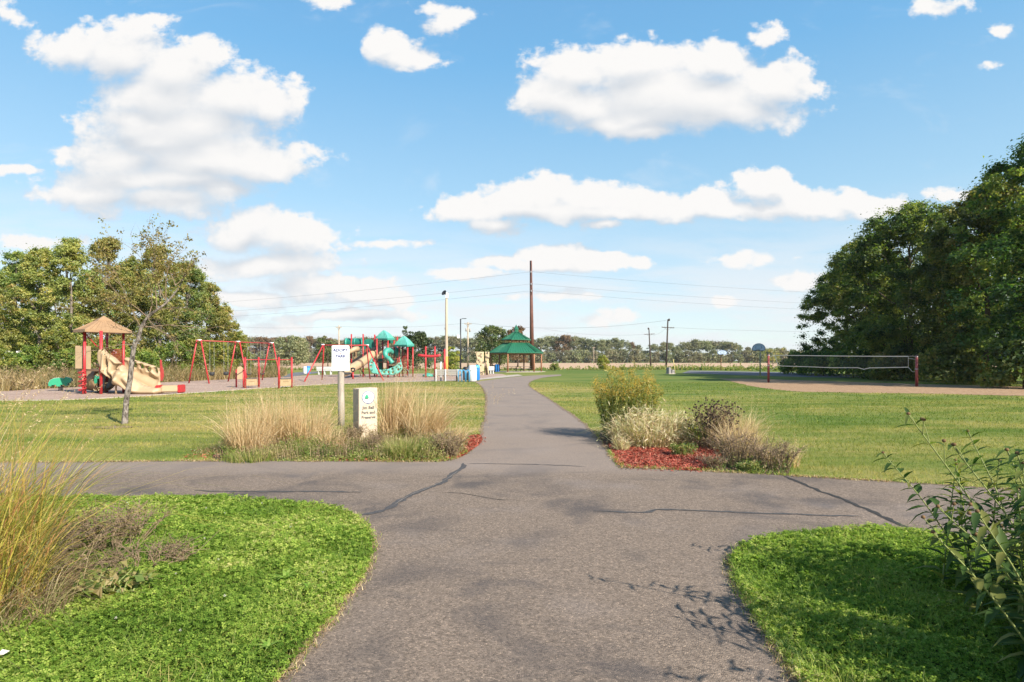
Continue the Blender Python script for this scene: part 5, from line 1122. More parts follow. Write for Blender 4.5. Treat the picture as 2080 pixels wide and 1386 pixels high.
# teal crescent climber with hand holds
cres = [(756.6, 722.5), (751, 733), (748.8, 741), (750.5, 751), (755, 759), (768, 762), (785, 763.2), (804, 762.6), (814, 757), (818.5, 750), (817.5, 741), (815, 733), (814, 727.5), (808.5, 737), (802, 743), (790, 748.5), (776, 751), (766, 750), (763.5, 742), (761, 731)]
me = sculpt([qxz(x, z, 58.6) for x, z in cres], 0.0, 0.10, [(*qxz(x, z, 58.6), 0.055, 0.075, 0) for x, z in ((755, 738), (753.5, 746), (758, 733), (789, 756.5), (797, 750), (798, 757), (812, 735), (813.5, 744), (809, 751), (769, 755), (780, 756))], None, 0.05, 0.12)
o = link('crescent_climber', me, M['teal_light'], root); o.location = (0, -3.4, 0)
mb = MB(); r_ = random.Random(5)
for x, z in ((755, 742), (757, 752), (772, 757), (778, 753), (786, 752), (792, 759), (801, 754), (807, 746), (812, 740), (815, 749), (804, 759), (765, 759)):
    v = q(x, z, 58.6); mb.lathe([(0, -0.0), (0.07, 0.01), (0.05, 0.07), (0, 0.08)], (v.x, -3.56, v.z), 7)
mb.build('hand_holds', M['teal_dark'], root)
mb = MB(); a = q(817, 703, 62.6)                       # red lattice below the lower roof
for k in range(7): x = X(816 + k * 2.2, 62.6) - R2.x; mb.tube([(x, 0.6, 0.1), (x, 0.6, 2.6)], 0.018, 5)
for k in range(7): mb.tube([(X(816, 62.6) - R2.x, 0.6, 0.3 + k * 0.36), (X(829.5, 62.6) - R2.x, 0.6, 0.3 + k * 0.36)], 0.018, 5)
mb.build('ladder', M['red_faded'], root)
mb = MB(); mb.tube([(X(826, 60.4) - R2.x + 0.2 * math.cos(t_), -1.5, 0.42 + 0.36 * math.sin(t_)) for t_ in np.linspace(0, 2 * math.pi, 21)], 0.05, 7); mb.build('ring_panel', M['grey_dark'], root, True)
mb = MB(); mb.tube([q(757, 704, 58), q(757, 706, 58)], 0.01, 4)
dg_ = thing('sand_digger', 'red sand digger toy with a black hand wheel, in front of the tan tube slide', 'play digger', (X(717, 55), 55, 0)); mb = MB(); mb.tube([(0, 0, -0.05), (0, 0, 0.62)], 0.08, 10); mb.build('post', M['red_paint'], dg_, True)
mb = MB(); mb.tube([(0.16 * math.cos(t_), 0, 0.86 + 0.16 * math.sin(t_)) for t_ in np.linspace(0, 2 * math.pi, 17)], 0.06, 7); mb.box((0, 0, 0.98), (0.40, 0.12, 0.12)); mb.build('hand_wheel', M['black_plastic'], dg_, True)

# red log roll / overhead bar
d = 60; R3 = Vector((X(874, d), d, 0)); root = thing('balance_climber', 'red climber with a bowed cross beam between two posts, beside the white siren pole', 'playground', R3)
def q(px, py, dd=d): return W(px, py, dd) - R3
for px, dd in ((864.7, 60), (883.4, 60)):
    v = q(px, 705, dd); mb = MB(); mb.tube([(v.x, v.y, -0.1), (v.x, v.y, v.z)], 0.085, 12); mb.lathe([(0.09, v.z - 0.002), (0.07, v.z + 0.05), (0, v.z + 0.09)], (v.x, v.y, 0), 12); mb.build('post', M['red_paint'], root, True)
mb = MB(); mb.tube([q(849, 721.5), q(856, 722.5), q(865, 723.5), q(874, 724), q(883, 724), q(889, 723), q(895, 721)], 0.14, 12); mb.build('cross_beam', M['red_paint'], root, True)
mb = MB(); v = q(905, 707, 62); mb2 = thing('climber_post', 'single red post standing beside the orange base of the siren pole', 'post', (X(903, 64), 64, 0)); mb.tube([(0, 0, -0.1), (0, 0, 2.9)], 0.10, 12); mb.lathe([(0.105, 2.898), (0.08, 2.95), (0, 2.99)], (0, 0, 0), 12); mb.build('post', M['red_paint'], mb2, True)
mb = MB(); mb.box((0, 0, 1.2), (0.26, 0.05, 0.5)); mb.build('side_panel', M['red_faded'], mb2)
tr = thing('spring_turtle', 'low green and tan crawl toy on the wood chips between the red posts', 'crawl toy', (X(876, 62), 62, 0)); mb = MB(); mb.lathe([(0.0, 0.42), (0.3, 0.36), (0.55, 0.2), (0.6, 0.05), (0.0, 0.04)], (-0.35, 0, 0), 16); mb.build('shell', M['teal_plastic'], tr, True)
mb = MB(); mb.lathe([(0.0, 0.5), (0.2, 0.42), (0.3, 0.2), (0.25, 0.0), (0.0, 0.0)], (0.45, 0, 0), 12); mb.build('head', M['tan_plastic'], tr, True)

# ------------------------------------------------------------------ poles, siren, lamp
d = 68; root = thing('siren_pole', 'tall pale wooden pole topped by a warning siren with orange light painted on its base', 'siren', (X(907, d), d, 0))
hp = Z(606, d); mb = MB(); mb.tube([(0, 0, -0.2), (0, 0, 1.6), (0, 0, hp)], [0.17, 0.165, 0.12], 14); mb.build('pole', M['pole_wood'], root, True)
mb = MB(); mb.tube([(0, 0, -0.1), (0, 0, 2.2)], [0.185, 0.182], 14); mb.build('lit_base', M['orange_lit_paint'], root, True)  # shell coloured to imitate orange light on the lower pole
mb = MB(); mb.box((0.02, 0, hp + 0.30), (0.34, 0.34, 0.62)); hd = mb.build('siren_housing', M['white_metal'], root, False, 0.03)
mb = MB(); prof = [(0.10, 0.0), (0.13, 0.12), (0.20, 0.22), (0.33, 0.30), (0.30, 0.28), (0.12, 0.16), (0.0, 0.14)]; mb.lathe(prof, (0, 0, 0), 20); o = mb.build('siren_horn', M['dark_steel'], hd, True); o.location = (-0.1, -0.1, hp + 0.46); o.rotation_euler = (math.radians(62), 0, math.radians(-38))
mb = MB(); mb.tube([(-0.165, -0.06, 0.8), (-0.15, -0.06, 3.9), (-0.12, -0.05, hp - 0.2)], 0.028, 6); mb.build('conduit', M['grey_dark'], root, True)
for z in (3.1, 5.4): mb = MB(); mb.box((-0.15, -0.06, z), (0.12, 0.1, 0.22)); mb.build('junction_box', M['grey_dark'], root, False, 0.01)

d = 75; root = thing('street_lamp', 'slim black lamp post with a flat head reaching sideways', 'lamp post', (X(935.5, d), d, 0)); hp = Z(648, d)
mb = MB(); mb.tube([(0, 0, 0), (0, 0, hp)], [0.10, 0.075], 12); mb.build('pole', M['dark_steel'], root, True)
mb = MB(); mb.lathe([(0.16, 0), (0.16, 0.1), (0.12, 0.14), (0.1, 0.14)], (0, 0, 0), 12); mb.build('base', M['dark_steel'], root, True)
mb = MB(); mb.tube([(0.0, 0, hp - 0.06), (0.25, 0, hp + 0.03), (0.45, 0, hp + 0.04)], 0.035, 8); a_ = mb.build('arm', M['dark_steel'], root, True)
mb = MB(); mb.box((0.55, 0, hp + 0.03), (0.42, 0.26, 0.07)); mb.build('lamp_head', M['dark_steel'], root, False, 0.02)
mb = MB(); mb.box((-0.28, 0.0, Z(684, d)), (0.26, 0.05, 0.42)); mb.build('small_sign', M['white_metal'], root, False, 0.01)

def utility_pole(px, d, top, label, mat, lean=0.0, arms=((0.8, 1.1),), rz=0.0, extra=None, r=0.15, grp=None):
    h = Z(top, d); root = thing('utility_pole', label, 'utility pole', (X(px, d), d, 0), rz, grp); root.rotation_euler = (0, lean, rz)
    mb = MB(); mb.tube([(0, 0, -0.5), (0, 0, h)], [r, r * 0.66], 10); mb.build('pole', M[mat], root, True)
    for dz, half in arms:
        z = h - dz; mb = MB(); mb.box((0, -r, z), (2 * half, 0.12, 0.13)); ca = mb.build('cross_arm', M[mat], root)
        for x in (-half * 0.95, -half * 0.5, half * 0.5, half * 0.95):
            mb = MB(); mb.lathe([(0.05, z + 0.06), (0.06, z + 0.16), (0.03, z + 0.24), (0, z + 0.25)], (x, -r, 0), 8); mb.build('insulator', M['grey_plastic'], ca, True)
        mb = MB(); mb.bar((-half * 0.6, -r, z), (0, -r, z - 0.6), 0.04); mb.bar((half * 0.6, -r, z), (0, -r, z - 0.6), 0.04); mb.build('brace', M['grey_dark'], ca)
    return root, h
up1, h1 = utility_pole(950.5, 118, 655, 'pale wooden utility pole with transformer fittings behind the black lamp', 'pole_wood', 0, ((0.35, 0.7),), 0, r=0.2)
for x, z in ((-0.35, h1 - 1.5), (0.40, h1 - 1.6)):
    mb = MB(); mb.lathe([(0.02, z - 0.35), (0.14, z - 0.32), (0.14, z + 0.3), (0.02, z + 0.36)], (x, -0.1, 0), 10); mb.build('transformer', M['grey_plastic'], up1, True)
mb = MB(); mb.tube([(0.16, -0.12, 0.5), (0.16, -0.12, 4.4)], 0.07, 6); mb.build('conduit', M['grey_dark'], up1, True)
up2, h2 = utility_pole(688.5, 128, 661, 'wooden utility pole rising behind the white park sign', 'pole_wood', 0, ((0.5, 0.6),), 0, r=0.19)
up3, h3 = utility_pole(1322, 158, 667, 'shorter dark utility pole leaning slightly, out in the tan field', 'pole_dark', math.radians(-3.0), ((1.6, 1.4),), 0.15, r=0.2)
up4, h4 = utility_pole(1353, 122, 649, 'taller dark utility pole at the field edge beside the grey utility box', 'pole_dark', math.radians(2.2), ((1.7, 1.35),), 0.15, r=0.2)
for up, h, s_ in ((up3, h3, -1), (up4, h4, 1)):
    mb = MB(); mb.lathe([(0.02, h - 0.35), (0.17, h - 0.3), (0.17, h + 0.12), (0.02, h + 0.18)], (0.22 * s_, -0.12, 0), 10); mb.build('transformer', M['pole_dark'], up, True)
up5, h5 = utility_pole(1206, 300, 705, 'tiny distant pole in the gap of the far tree row', 'pole_wood', 0, ((0.4, 0.9),), 0, r=0.16)
d = 107; root = thing('transmission_pole', 'very tall rust brown steel pole rising behind the gazebo', 'power pole', (X(1081, d), d, 0)); HT = Z(530, d); root.rotation_euler = (0, math.radians(-0.7), 0)
mb = MB(); mb.tube([(0, 0, -0.3), (0, 0, HT)], [0.44, 0.20], 16); mb.build('pole', M['weathering_steel'], root, True)
for k, py in enumerate((553, 577.5, 591.5)):
    z = Z(py, d); mb = MB(); mb.box((0, -0.30, z), (0.16, 0.30, 0.30)); mb.tube([(0, -0.3, z - 0.1), (0, -0.55, z - 0.15)], 0.06, 8); mb.build('insulator', M['galvanised'], root)
mb = MB(); mb.tube([(0.02, -0.26, Z(600, d)), (0.0, -0.24, HT)], 0.05, 6); mb.build('ground_wire', M['dark_steel'], root, True)

def wire(a, b, sag, label, grp, r=0.02):
    a, b = Vector(a), Vector(b); n = 28; pts = []
    for k in range(n + 1): t_ = k / n; p = a.lerp(b, t_); p.z -= sag * 4 * t_ * (1 - t_); pts.append(p)
    c = pts[0].copy(); mb = MB(); mb.tube([p - c for p in pts], r, 4); o = mb.build('power_line', M['wire'], None, True, loc=c); return tag(o, label, 'power line', grp)
tp = lambda py: (X(1080, d), d - 0.5, Z(py, d))
for nm, py, ly, ry in (('topmost', 553, 634, 600), ('middle', 577.5, 648, 620), ('lowest', 591.5, 656, 631)):
    wire(tp(py), W(-120, ly, 170), 2.2, nm + ' of the three lines strung from the tall brown pole past the siren', 'lines on the tall brown pole', 0.014)
    wire(tp(py), W(2250, ry, 170), 2.2, nm + ' of the three lines strung from the tall brown pole toward the dark trees', 'lines on the tall brown pole', 0.014)
pt = lambda px, d_, py: W(px, py, d_)
wire(pt(950.5, 118, 656.5), pt(688.5, 128, 663), 0.5, 'sagging line between the lamp side pole and the pole behind the sign', 'lines on the wooden poles', 0.014)
wire(pt(688.5, 128, 663), pt(380, 140, 655), 0.8, 'line running from the pole behind the sign toward the olive trees', 'lines on the wooden poles', 0.014)
wire(pt(950.5, 118, 656.5), pt(1353, 122, 651), 1.3, 'long sagging line crossing behind the tall brown pole to the dark pole', 'lines on the wooden poles', 0.02)
wire(pt(1353, 122, 666), pt(1322, 158, 680), 0.6, 'short slack line between the two dark poles', 'lines on the dark poles', 0.016)
wire(pt(1353, 122, 665), pt(1900, 150, 668), 0.8, 'line leaving the taller dark pole toward the dark tree row', 'lines on the dark poles', 0.016)
wire(pt(1322, 158, 679), pt(1105, 190, 668), 1.0, 'faint line leaving the shorter dark pole over the field', 'lines on the dark poles', 0.016)
wire(pt(950.5, 118, 709), pt(1206, 300, 714), 0.5, 'low line crossing in front of the far trees beside the gazebo', 'lines on the wooden poles', 0.035)

# ------------------------------------------------------------------ gazebo
d = 90.0; RG = Vector((X(1048.5, d), d, 0)); root = thing('gazebo', 'six sided park gazebo with a two tier green metal roof on brown posts', 'gazebo', RG)
rot = math.radians(11.5); hexa = lambda r, z: [Vector((r * math.cos(rot + k * math.pi / 3), r * math.sin(rot + k * math.pi / 3), z)) for k in range(6)]
mb = MB(); mb.slab([(v.x, v.y) for v in hexa(4.6, 0)], -0.1, 0.06); mb.build('floor_slab', M['concrete'], root)
for v in hexa(3.95, 0): mb = MB(); mb.tube([(v.x, v.y, 0.0), (v.x, v.y, 2.85)], 0.11, 8); mb.build('post', M['brown_wood'], root, True)
mb = MB(); hx = hexa(3.95, 2.78)
for k in range(6): mb.bar(hx[k], hx[(k + 1) % 6], 0.14, 0.26)
mb.build('eave_beam', M['brown_wood'], root)
def tier(r0, z0, r1, z1, name):
    a, b, lo = hexa(r0, z0), hexa(r1, z1), hexa(r0, z0 - 0.13); und = hexa(r1, z1 - 0.13); mb = MB(); mb.add(lo + a + b + und, [(i, (i + 1) % 6, 6 + (i + 1) % 6, 6 + i) for i in range(6)] + [(6 + i, 6 + (i + 1) % 6, 12 + (i + 1) % 6, 12 + i) for i in range(6)] + [(i + 18, 18 + (i + 1) % 6, (i + 1) % 6, i) for i in range(6)] + [(12 + i, 12 + (i + 1) % 6, 18 + (i + 1) % 6, 18 + i) for i in range(6)])
    o = mb.build(name, M['green_metal'], root); rb = MB(); n = max(4, int(r0 * 2.4))
    for k in range(6):
        for j in range(n + 1):
            t_ = j / n; e0 = a[k].lerp(a[(k + 1) % 6], t_); inner = b[k].lerp(b[(k + 1) % 6], t_)
            up = Vector((0, 0, 0.03)); rb.bar(e0 + up, inner + up, 0.035 if 0 < j < n else 0.07, 0.05)
    rb.build('roof_seams', M['green_metal'], o); return o
zt = lambda py: Z(py, d)
tier(4.25, zt(716.5), 1.95, zt(697), 'lower_roof'); tier(2.28, zt(690), 0.36, zt(675), 'upper_roof')
mb = MB(); a, b = hexa(1.75, zt(699)), hexa(1.75, zt(691)); 
for k in range(6): mb.bar(a[k], b[k] + Vector((0, 0, 0.15)), 0.14); mb.bar(a[k].lerp(a[(k + 1) % 6], 0.5), b[k].lerp(b[(k + 1) % 6], 0.5), 0.09)
for k in range(6): mb.bar(b[k], b[(k + 1) % 6], 0.1, 0.14)
mb.build('clerestory', M['brown_wood'], root)
mb = MB(); zz = zt(675.5); mb.lathe([(0.36, zz - 0.05), (0.33, zz + 0.45), (0.40, zz + 0.47), (0.05, zz + 1.12), (0.0, zz + 1.2)], (0, 0, 0), 6); mb.build('cupola', M['green_metal'], root)
def picnic_table(px, d_, label, rz):
    r = thing('picnic_table', label, 'picnic table', (X(px, d_), d_, 0.06), rz, 'picnic tables under the gazebo')
    mb = MB()
    for k in range(5): mb.box((0, -0.3 + 0.15 * k, 0.76), (1.85, 0.13, 0.04))
    mb.build('table_top', M['grey_dark'], r)
    for s_ in (-1, 1):
        mb = MB(); mb.box((0, 0.68 * s_, 0.45), (1.85, 0.26, 0.04)); mb.build('bench_seat', M['grey_dark'], r)
        mb = MB(); x = 0.65 * s_; mb.bar((x, -0.7, 0.0), (x, -0.2, 0.74), 0.06); mb.bar((x, 0.7, 0.0), (x, 0.2, 0.74), 0.06); mb.bar((x, -0.72, 0.42), (x, 0.72, 0.42), 0.06); mb.build('leg_frame', M['dark_steel'], r)
picnic_table(1040, 90.5, 'dark picnic table under the lamp side of the gazebo', 0.1); picnic_table(1066, 89.5, 'dark picnic table under the gazebo beside the tall brown pole', 0.0)
def bin_(px, d_, label, mat, lid, h=1.0, r=0.29, group=None, name='litter_bin'):
    o = thing(name, label, 'bin', (X(px, d_), d_, 0), 0, group); mb = MB(); mb.lathe([(0.0, 0.02), (r * 0.92, 0.02), (r, 0.08), (r, h * 0.8), (r * 0.97, h * 0.82)], (0, 0, 0), 20); mb.build('body', M[mat], o, True)
    mb = MB(); mb.lathe([(r * 1.04, h * 0.8), (r * 1.04, h * 0.86), (r * 0.8, h), (0, h * 1.02)], (0, 0, 0), 20); mb.build('lid', M[lid], o, True); return o
bin_(1009.5, 88, 'blue litter bin standing at the edge of the gazebo floor', 'blue_paint', 'blue_paint', 1.15, 0.32); bin_(1003, 89, 'dark litter bin beside the blue one at the gazebo', 'grey_dark', 'black_plastic', 1.0, 0.3)
bin_(619.5, 76, 'white litter bin out beyond the swings', 'white_plastic', 'white_plastic', 0.95, 0.26); bin_(626.5, 76.5, 'blue recycling bin beside the white one beyond the swings', 'sky_blue_paint', 'blue_paint', 1.0, 0.24)

# ------------------------------------------------------------------ bench, rack, trash can by the path
d = 48.8; root = thing('park_bench', 'long grey plastic park bench seen from behind beside the white trash can', 'bench', (X(911, d), d, 0), math.radians(4))
for x in (-1.02, -0.25, 0.78):
    mb = MB(); mb.bar((x, -0.02, 0), (x, -0.10, 1.0), 0.11, 0.10); mb.build('upright', M['white_plastic'], root, False, 0.008)
    mb = MB(); mb.bar((x - 0.12, 0.62, 0), (x - 0.12, 0.55, 0.46), 0.10); mb.bar((x, 0.0, 0.40), (x - 0.1, 0.62, 0.40), 0.09); mb.build('leg', M['grey_dark'], root, False, 0.006)
mb = MB()
for k in range(3): mb.box((0.0, -0.02 - 0.025 * k, 0.60 + 0.155 * k), (2.25, 0.05, 0.145))
mb.build('backrest', M['grey_plastic'], root, False, 0.006)
mb = MB()
for k in range(4): mb.box((-0.05, 0.10 + 0.15 * k, 0.45), (2.25, 0.135, 0.05))
mb.build('seat', M['grey_plastic'], root, False, 0.006)
mb = MB(); mb.box((0, 0, 0.77), (0.13, 0.13, 1.55)); mb.lathe([(0.10, 1.54), (0.09, 1.60), (0, 1.62)], (0, 0, 0), 4); o = mb.build('marker_post', M['white_plastic'], None, loc=(X(895.5, 49.6), 49.6, 0)); tag(o, 'square white post standing behind one end of the grey bench', 'post')
root = thing('bike_rack', 'sky blue bicycle rack of bent tube hoops between the bench and the trash can', 'bike rack', (X(940, 47.6), 47.6, 0))
for x, yy in ((-0.22, 0.0), (0.02, 0.5), (0.40, -0.1)):
    mb = MB(); mb.tube([(x - 0.14, yy, -0.05), (x - 0.14, yy, 0.78), (x - 0.10, yy, 0.90), (x, yy, 0.95), (x + 0.10, yy, 0.90), (x + 0.14, yy, 0.78), (x + 0.14, yy, -0.05)], 0.04, 10); mb.build('hoop', M['sky_blue_paint'], root, True)
root = thing('trash_can', 'white domed trash can with grey sides standing by the path edge', 'trash can', (X(959.5, 48), 48, 0)); mb = MB(); mb.lathe([(0, 0.03), (0.33, 0.03), (0.355, 0.08), (0.355, 0.88), (0.34, 0.90)], (0, 0, 0), 28); mb.build('body', M['white_plastic'], root, True)
mb = MB(); mb.lathe([(0.365, 0.88), (0.365, 0.93), (0.345, 0.95), (0.325, 1.22), (0.26, 1.32), (0, 1.35)], (0, 0, 0), 28); mb.build('dome_lid', M['white_plastic'], root, True)
mb = MB(); mb.lathe([(0.34, 0.0), (0.34, 0.05), (0.0, 0.05)], (0, 0, 0), 28); mb.build('base', M['grey_dark'], root, True)
bin_(968.5, 50.5, 'blue recycling bin half hidden behind the white trash can', 'blue_paint', 'sky_blue_paint', 1.32, 0.26)
bin_(947, 51.5, 'black topped dark bin behind the blue bicycle rack', 'grey_dark', 'black_plastic', 1.15, 0.28)
def slat_bench(px, d_, w, label, rz=0):
    r = thing('park_bench', label, 'bench', (X(px, d_), d_, 0), rz)
    for k in range(3): mb = MB(); mb.box((0, 0.0 - 0.03 * k, 0.55 + 0.17 * k), (w, 0.05, 0.15)); mb.build('back_slat', M['white_plastic'], r, False, 0.006)
    mb = MB(); mb.box((0, 0.28, 0.45), (w, 0.46, 0.06)); mb.build('seat', M['white_plastic'], r, False, 0.006)
    for x in (-w * 0.38, 0.0, w * 0.38): mb = MB(); mb.box((x, 0.25, 0.21), (0.1, 0.5, 0.42)); mb.build('leg', M['white_plastic'], r, False, 0.006)
slat_bench(659, 72, 1.9, 'white slatted bench across the wood chips behind the white sign'); slat_bench(997, 76, 0.9, 'white bench end showing behind the cream climbing wall', 0.3)

# ------------------------------------------------------------------ cream climbing wall
d = 70; RW_ = Vector((X(979, d), d, 0)); root = thing('climbing_wall', 'cream coloured climbing wall of two tall slabs dotted with dark holds', 'climbing wall', RW_)
def wx(px, py): v = W(px, py, d) - RW_; return (v.x, max(-0.05, v.z))
r_ = random.Random(3)
def rb(p): return np.array([0.05 * mnoise.noise((a * 3, 0, b * 3)) + 0.03 * mnoise.noise((a * 8, 3, b * 8)) for a, b in p])
s1 = [(962.3, 714), (983.5, 713.6), (983.2, 735), (983.8, 750), (983.6, 763), (969.5, 763), (968.5, 752), (967.6, 742), (965.6, 735), (967.6, 731), (965.8, 722)]
link('rock_slab', sculpt([wx(*p) for p in s1], 0, 0.16, (), rb, 0.06, 0.10), M['cream_rock'], root)
s2 = [(983.6, 714.5), (994, 714), (993.6, 763), (990.5, 763), (988, 750), (985.4, 740), (983.8, 736)]
link('rock_slab', sculpt([wx(*p) for p in s2], 0.35, 0.15, (), rb, 0.06, 0.10), M['cream_rock'], root)
s3 = [(986, 741), (989, 750), (991, 763), (985.5, 763), (984.5, 750)]
mb = MB(); mb.prism([wx(*p) for p in s3], 0.45, 0.75); mb.build('back_brace', M['tan_dark'], root)
mb = MB()
for k in range(34):
    px = r_.uniform(967.5, 982.5) if k < 22 else r_.uniform(985, 992.5); py = r_.uniform(716, 760) if k < 22 else r_.uniform(716, 738); x, z = wx(px, py); y0 = -0.19 if k < 22 else 0.17
    mb.box((x, y0, z), (r_.uniform(0.06, 0.16), 0.09, r_.uniform(0.05, 0.10)), Matrix.Rotation(r_.uniform(-0.6, 0.6), 3, 'Y'))
mb.build('hand_holds', M['rock_hold'], root)

# ------------------------------------------------------------------ basketball hoops, utility box
def hoop(px, d_, label, fan, polemat, rz):
    r = thing('basketball_hoop', label, 'basketball hoop', (X(px, d_), d_, 0), rz, 'basketball hoops on the small court')
    mb = MB(); mb.tube([(0, 0, -0.1), (0, 0, 2.9), (0, -0.15, 3.2), (0, -0.6, 3.3)], 0.07, 10); mb.build('pole', M[polemat], r, True)
    if fan: poly = [(-0.58, 2.78), (0.58, 2.78)] + [(0.64 * math.cos(math.radians(a)), 2.95 + 0.55 * math.sin(math.radians(a))) for a in range(0, 181, 12)]
    else: poly = [(-0.55, 2.80), (0.55, 2.80), (0.85, 3.05)] + [(0.85 * math.cos(math.radians(a)), 3.1 + 0.45 * math.sin(math.radians(a))) for a in range(10, 171, 20)] + [(-0.85, 3.05)]
    mb = MB(); mb.prism(poly, -0.66, -0.62); b = mb.build('backboard', M['board_backlit'], r)
    mb = MB(); n = len(poly)
    for k in range(n): p0_, p1_ = poly[k], poly[(k + 1) % n]; mb.bar((p0_[0], -0.66, p0_[1]), (p1_[0], -0.66, p1_[1]), 0.05, 0.05)
    for (x0, z0, x1, z1) in ((-0.28, 2.95, 0.28, 2.95), (-0.28, 3.3, 0.28, 3.3), (-0.28, 2.95, -0.28, 3.3), (0.28, 2.95, 0.28, 3.3)): mb.bar((x0, -0.667, z0), (x1, -0.667, z1), 0.04, 0.012)
    mb.build('board_line', M['board_line'], b)
    if fan: mb = MB(); mb.bar((0, -0.60, 2.8), (-0.5, -0.60, 3.3), 0.06); mb.bar((0, -0.60, 2.8), (0.5, -0.60, 3.3), 0.06); mb.bar((0, -0.60, 2.8), (0, -0.6, 3.5), 0.05); mb.build('board_brace', M['grey_dark'], r)
    mb = MB(); mb.tube([(0.23 * math.cos(t_), -0.95 + 0.23 * math.sin(t_), 2.82) for t_ in np.linspace(0, 2 * math.pi, 21)], 0.015, 5); mb.bar((0, -0.64, 2.82), (0, -0.74, 2.82), 0.1, 0.06); mb.build('rim', M['dark_steel'], r)
hoop(1544, 62.5, 'basketball hoop with a fan shaped board, next to the near net post', True, 'galvanised', math.radians(-35)); hoop(1464.5, 104, 'farther basketball hoop on a brown pole in front of the tan field', False, 'brown_wood', 0)
d = 76; root = thing('utility_box', 'small grey utility box with a dark side at the foot of the taller dark pole', 'utility box', (X(1361, d), d, 0), 0.5)
mb = MB(); mb.box((-0.22, 0, 0.42), (0.42, 0.55, 0.84), None, 0.9); mb.build('cabinet', M['stone_grey'], root, False, 0.03); mb = MB(); mb.box((0.28, -0.1, 0.27), (0.5, 0.5, 0.54), None, 0.85); mb.build('cabinet', M['stone_grey'], root, False, 0.03)
mb = MB(); mb.box((0.03, 0, 0.03), (1.15, 0.8, 0.08)); mb.build('plinth', M['concrete'], root)
mb = MB(); mb.tube([(0, 0, 0), (-0.28, 0.0, 1.9)], 0.045, 7); o = mb.build('guy_wire_guard', M['orange_lit_paint'], None, True, loc=(X(1371.5, 82), 82, 0)); o.data.materials.clear(); o.data.materials.append(paint('guard_yellow', (0.62, 0.50, 0.20), 0.6)); tag(o, 'slanting yellow guy wire guard beside the grey utility box', 'wire guard')

# ------------------------------------------------------------------ volleyball net
NA, NB = Vector((X(1561, 45.8), 45.8, 0)), Vector((X(1862, 38.9), 38.9, 0))
def npost(p, h, label):
    o = thing('net_post', label, 'net post', p, 0, 'volleyball net posts'); mb = MB(); mb.tube([(0, 0, -0.1), (0, 0, h)], 0.085, 12); mb.build('pole', M['red_net_post'], o, True)
    mb = MB(); mb.lathe([(0.095, h - 0.04), (0.095, h + 0.02), (0, h + 0.03)], (0, 0, 0), 12); mb.build('cap', M['grey_dark'], o, True)
    for z in (h - 0.1, h - 0.9): mb = MB(); mb.lathe([(0.092, z - 0.02), (0.10, z), (0.092, z + 0.02)], (0, 0, 0), 12); mb.build('collar', M['galvanised'], o, True)
npost(NA, 2.20, 'dull red net post standing nearer the basketball hoops'); npost(NB, 2.05, 'dull red net post standing in front of the dark trees')
nd = (NB - NA); nl = nd.length; root = thing('volleyball_net', 'sagging volleyball net with pale tapes strung between two red posts', 'net', NA, math.atan2(nd.y, nd.x))
def at_px(px): # distance along the net line
    k = (px - CX) / F; t_ = (NA.x - k * NA.y) / (k * nd.y - nd.x); return t_ * nl
def dep(s_): return NA.y + nd.y * s_ / nl
def np_(px, py): s_ = at_px(px); return (s_, 0, Z(py, dep(s_)))
top = [np_(*p) for p in [(1573.5, 722), (1640, 722.6), (1700, 723.4), (1770, 724), (1845, 724.2)]]; bot = [np_(*p) for p in [(1581, 742.5), (1589, 743.8), (1640, 745.2), (1690, 747.2), (1743, 747.2), (1755, 750.4), (1766, 747.6), (1800, 747), (1845, 746.2)]]
mb = MB()
for a, b in zip(top, top[1:]): mb.bar(a, b, 0.012, 0.055)
mb.build('top_tape', M['net_tape'], root); mb = MB()
for a, b in zip(bot, bot[1:]): mb.bar(a, b, 0.012, 0.05)
mb.build('bottom_tape', M['net_tape'], root); mb = MB(); mb.bar(top[0], bot[0], 0.012, 0.05); mb.build('side_tape', M['net_tape'], root); mb = MB(); mb.bar(top[-1], bot[-1], 0.012, 0.06); mb.build('side_tape', M['net_tape'], root)
mb = MB(); n = 90; s0, s1 = top[0][0] + 0.1, top[-1][0]; rows = 9
def lerp_curve(c, s_):
    for a, b in zip(c, c[1:]):
        if a[0] <= s_ <= b[0]: return a[2] + (b[2] - a[2]) * (s_ - a[0]) / max(b[0] - a[0], 1e-6)
    return c[0][2] if s_ < c[0][0] else c[-1][2]
for k in range(n + 1): s_ = s0 + (s1 - s0) * k / n; mb.bar((s_, 0, lerp_curve(bot, s_)), (s_, 0, lerp_curve(top, s_)), 0.009)
for r in range(1, rows):
    for k in range(0, n, 5):
        sa, sb = s0 + (s1 - s0) * k / n, s0 + (s1 - s0) * (k + 5) / n; f = r / rows; mb.bar((sa, 0, lerp_curve(bot, sa) * (1 - f) + lerp_curve(top, sa) * f), (sb, 0, lerp_curve(bot, sb) * (1 - f) + lerp_curve(top, sb) * f), 0.009)
mb.build('net_mesh', M['net_cord'], root)
for pts in ([(0, 0, 2.0), np_(1567, 724.5), top[0]], [(0, 0, 1.05), np_(1568, 752), np_(1577, 745), bot[0]], [(nl, 0, 1.95), np_(1854, 723.6), top[-1]], [(nl, 0, 1.75), np_(1855, 729.5), np_(1846, 728)], [(nl, 0, 0.95), np_(1853, 755), bot[-1]]):
    mb = MB(); mb.tube(pts, 0.014, 5); mb.build('rope', M['net_tape'], root, True)

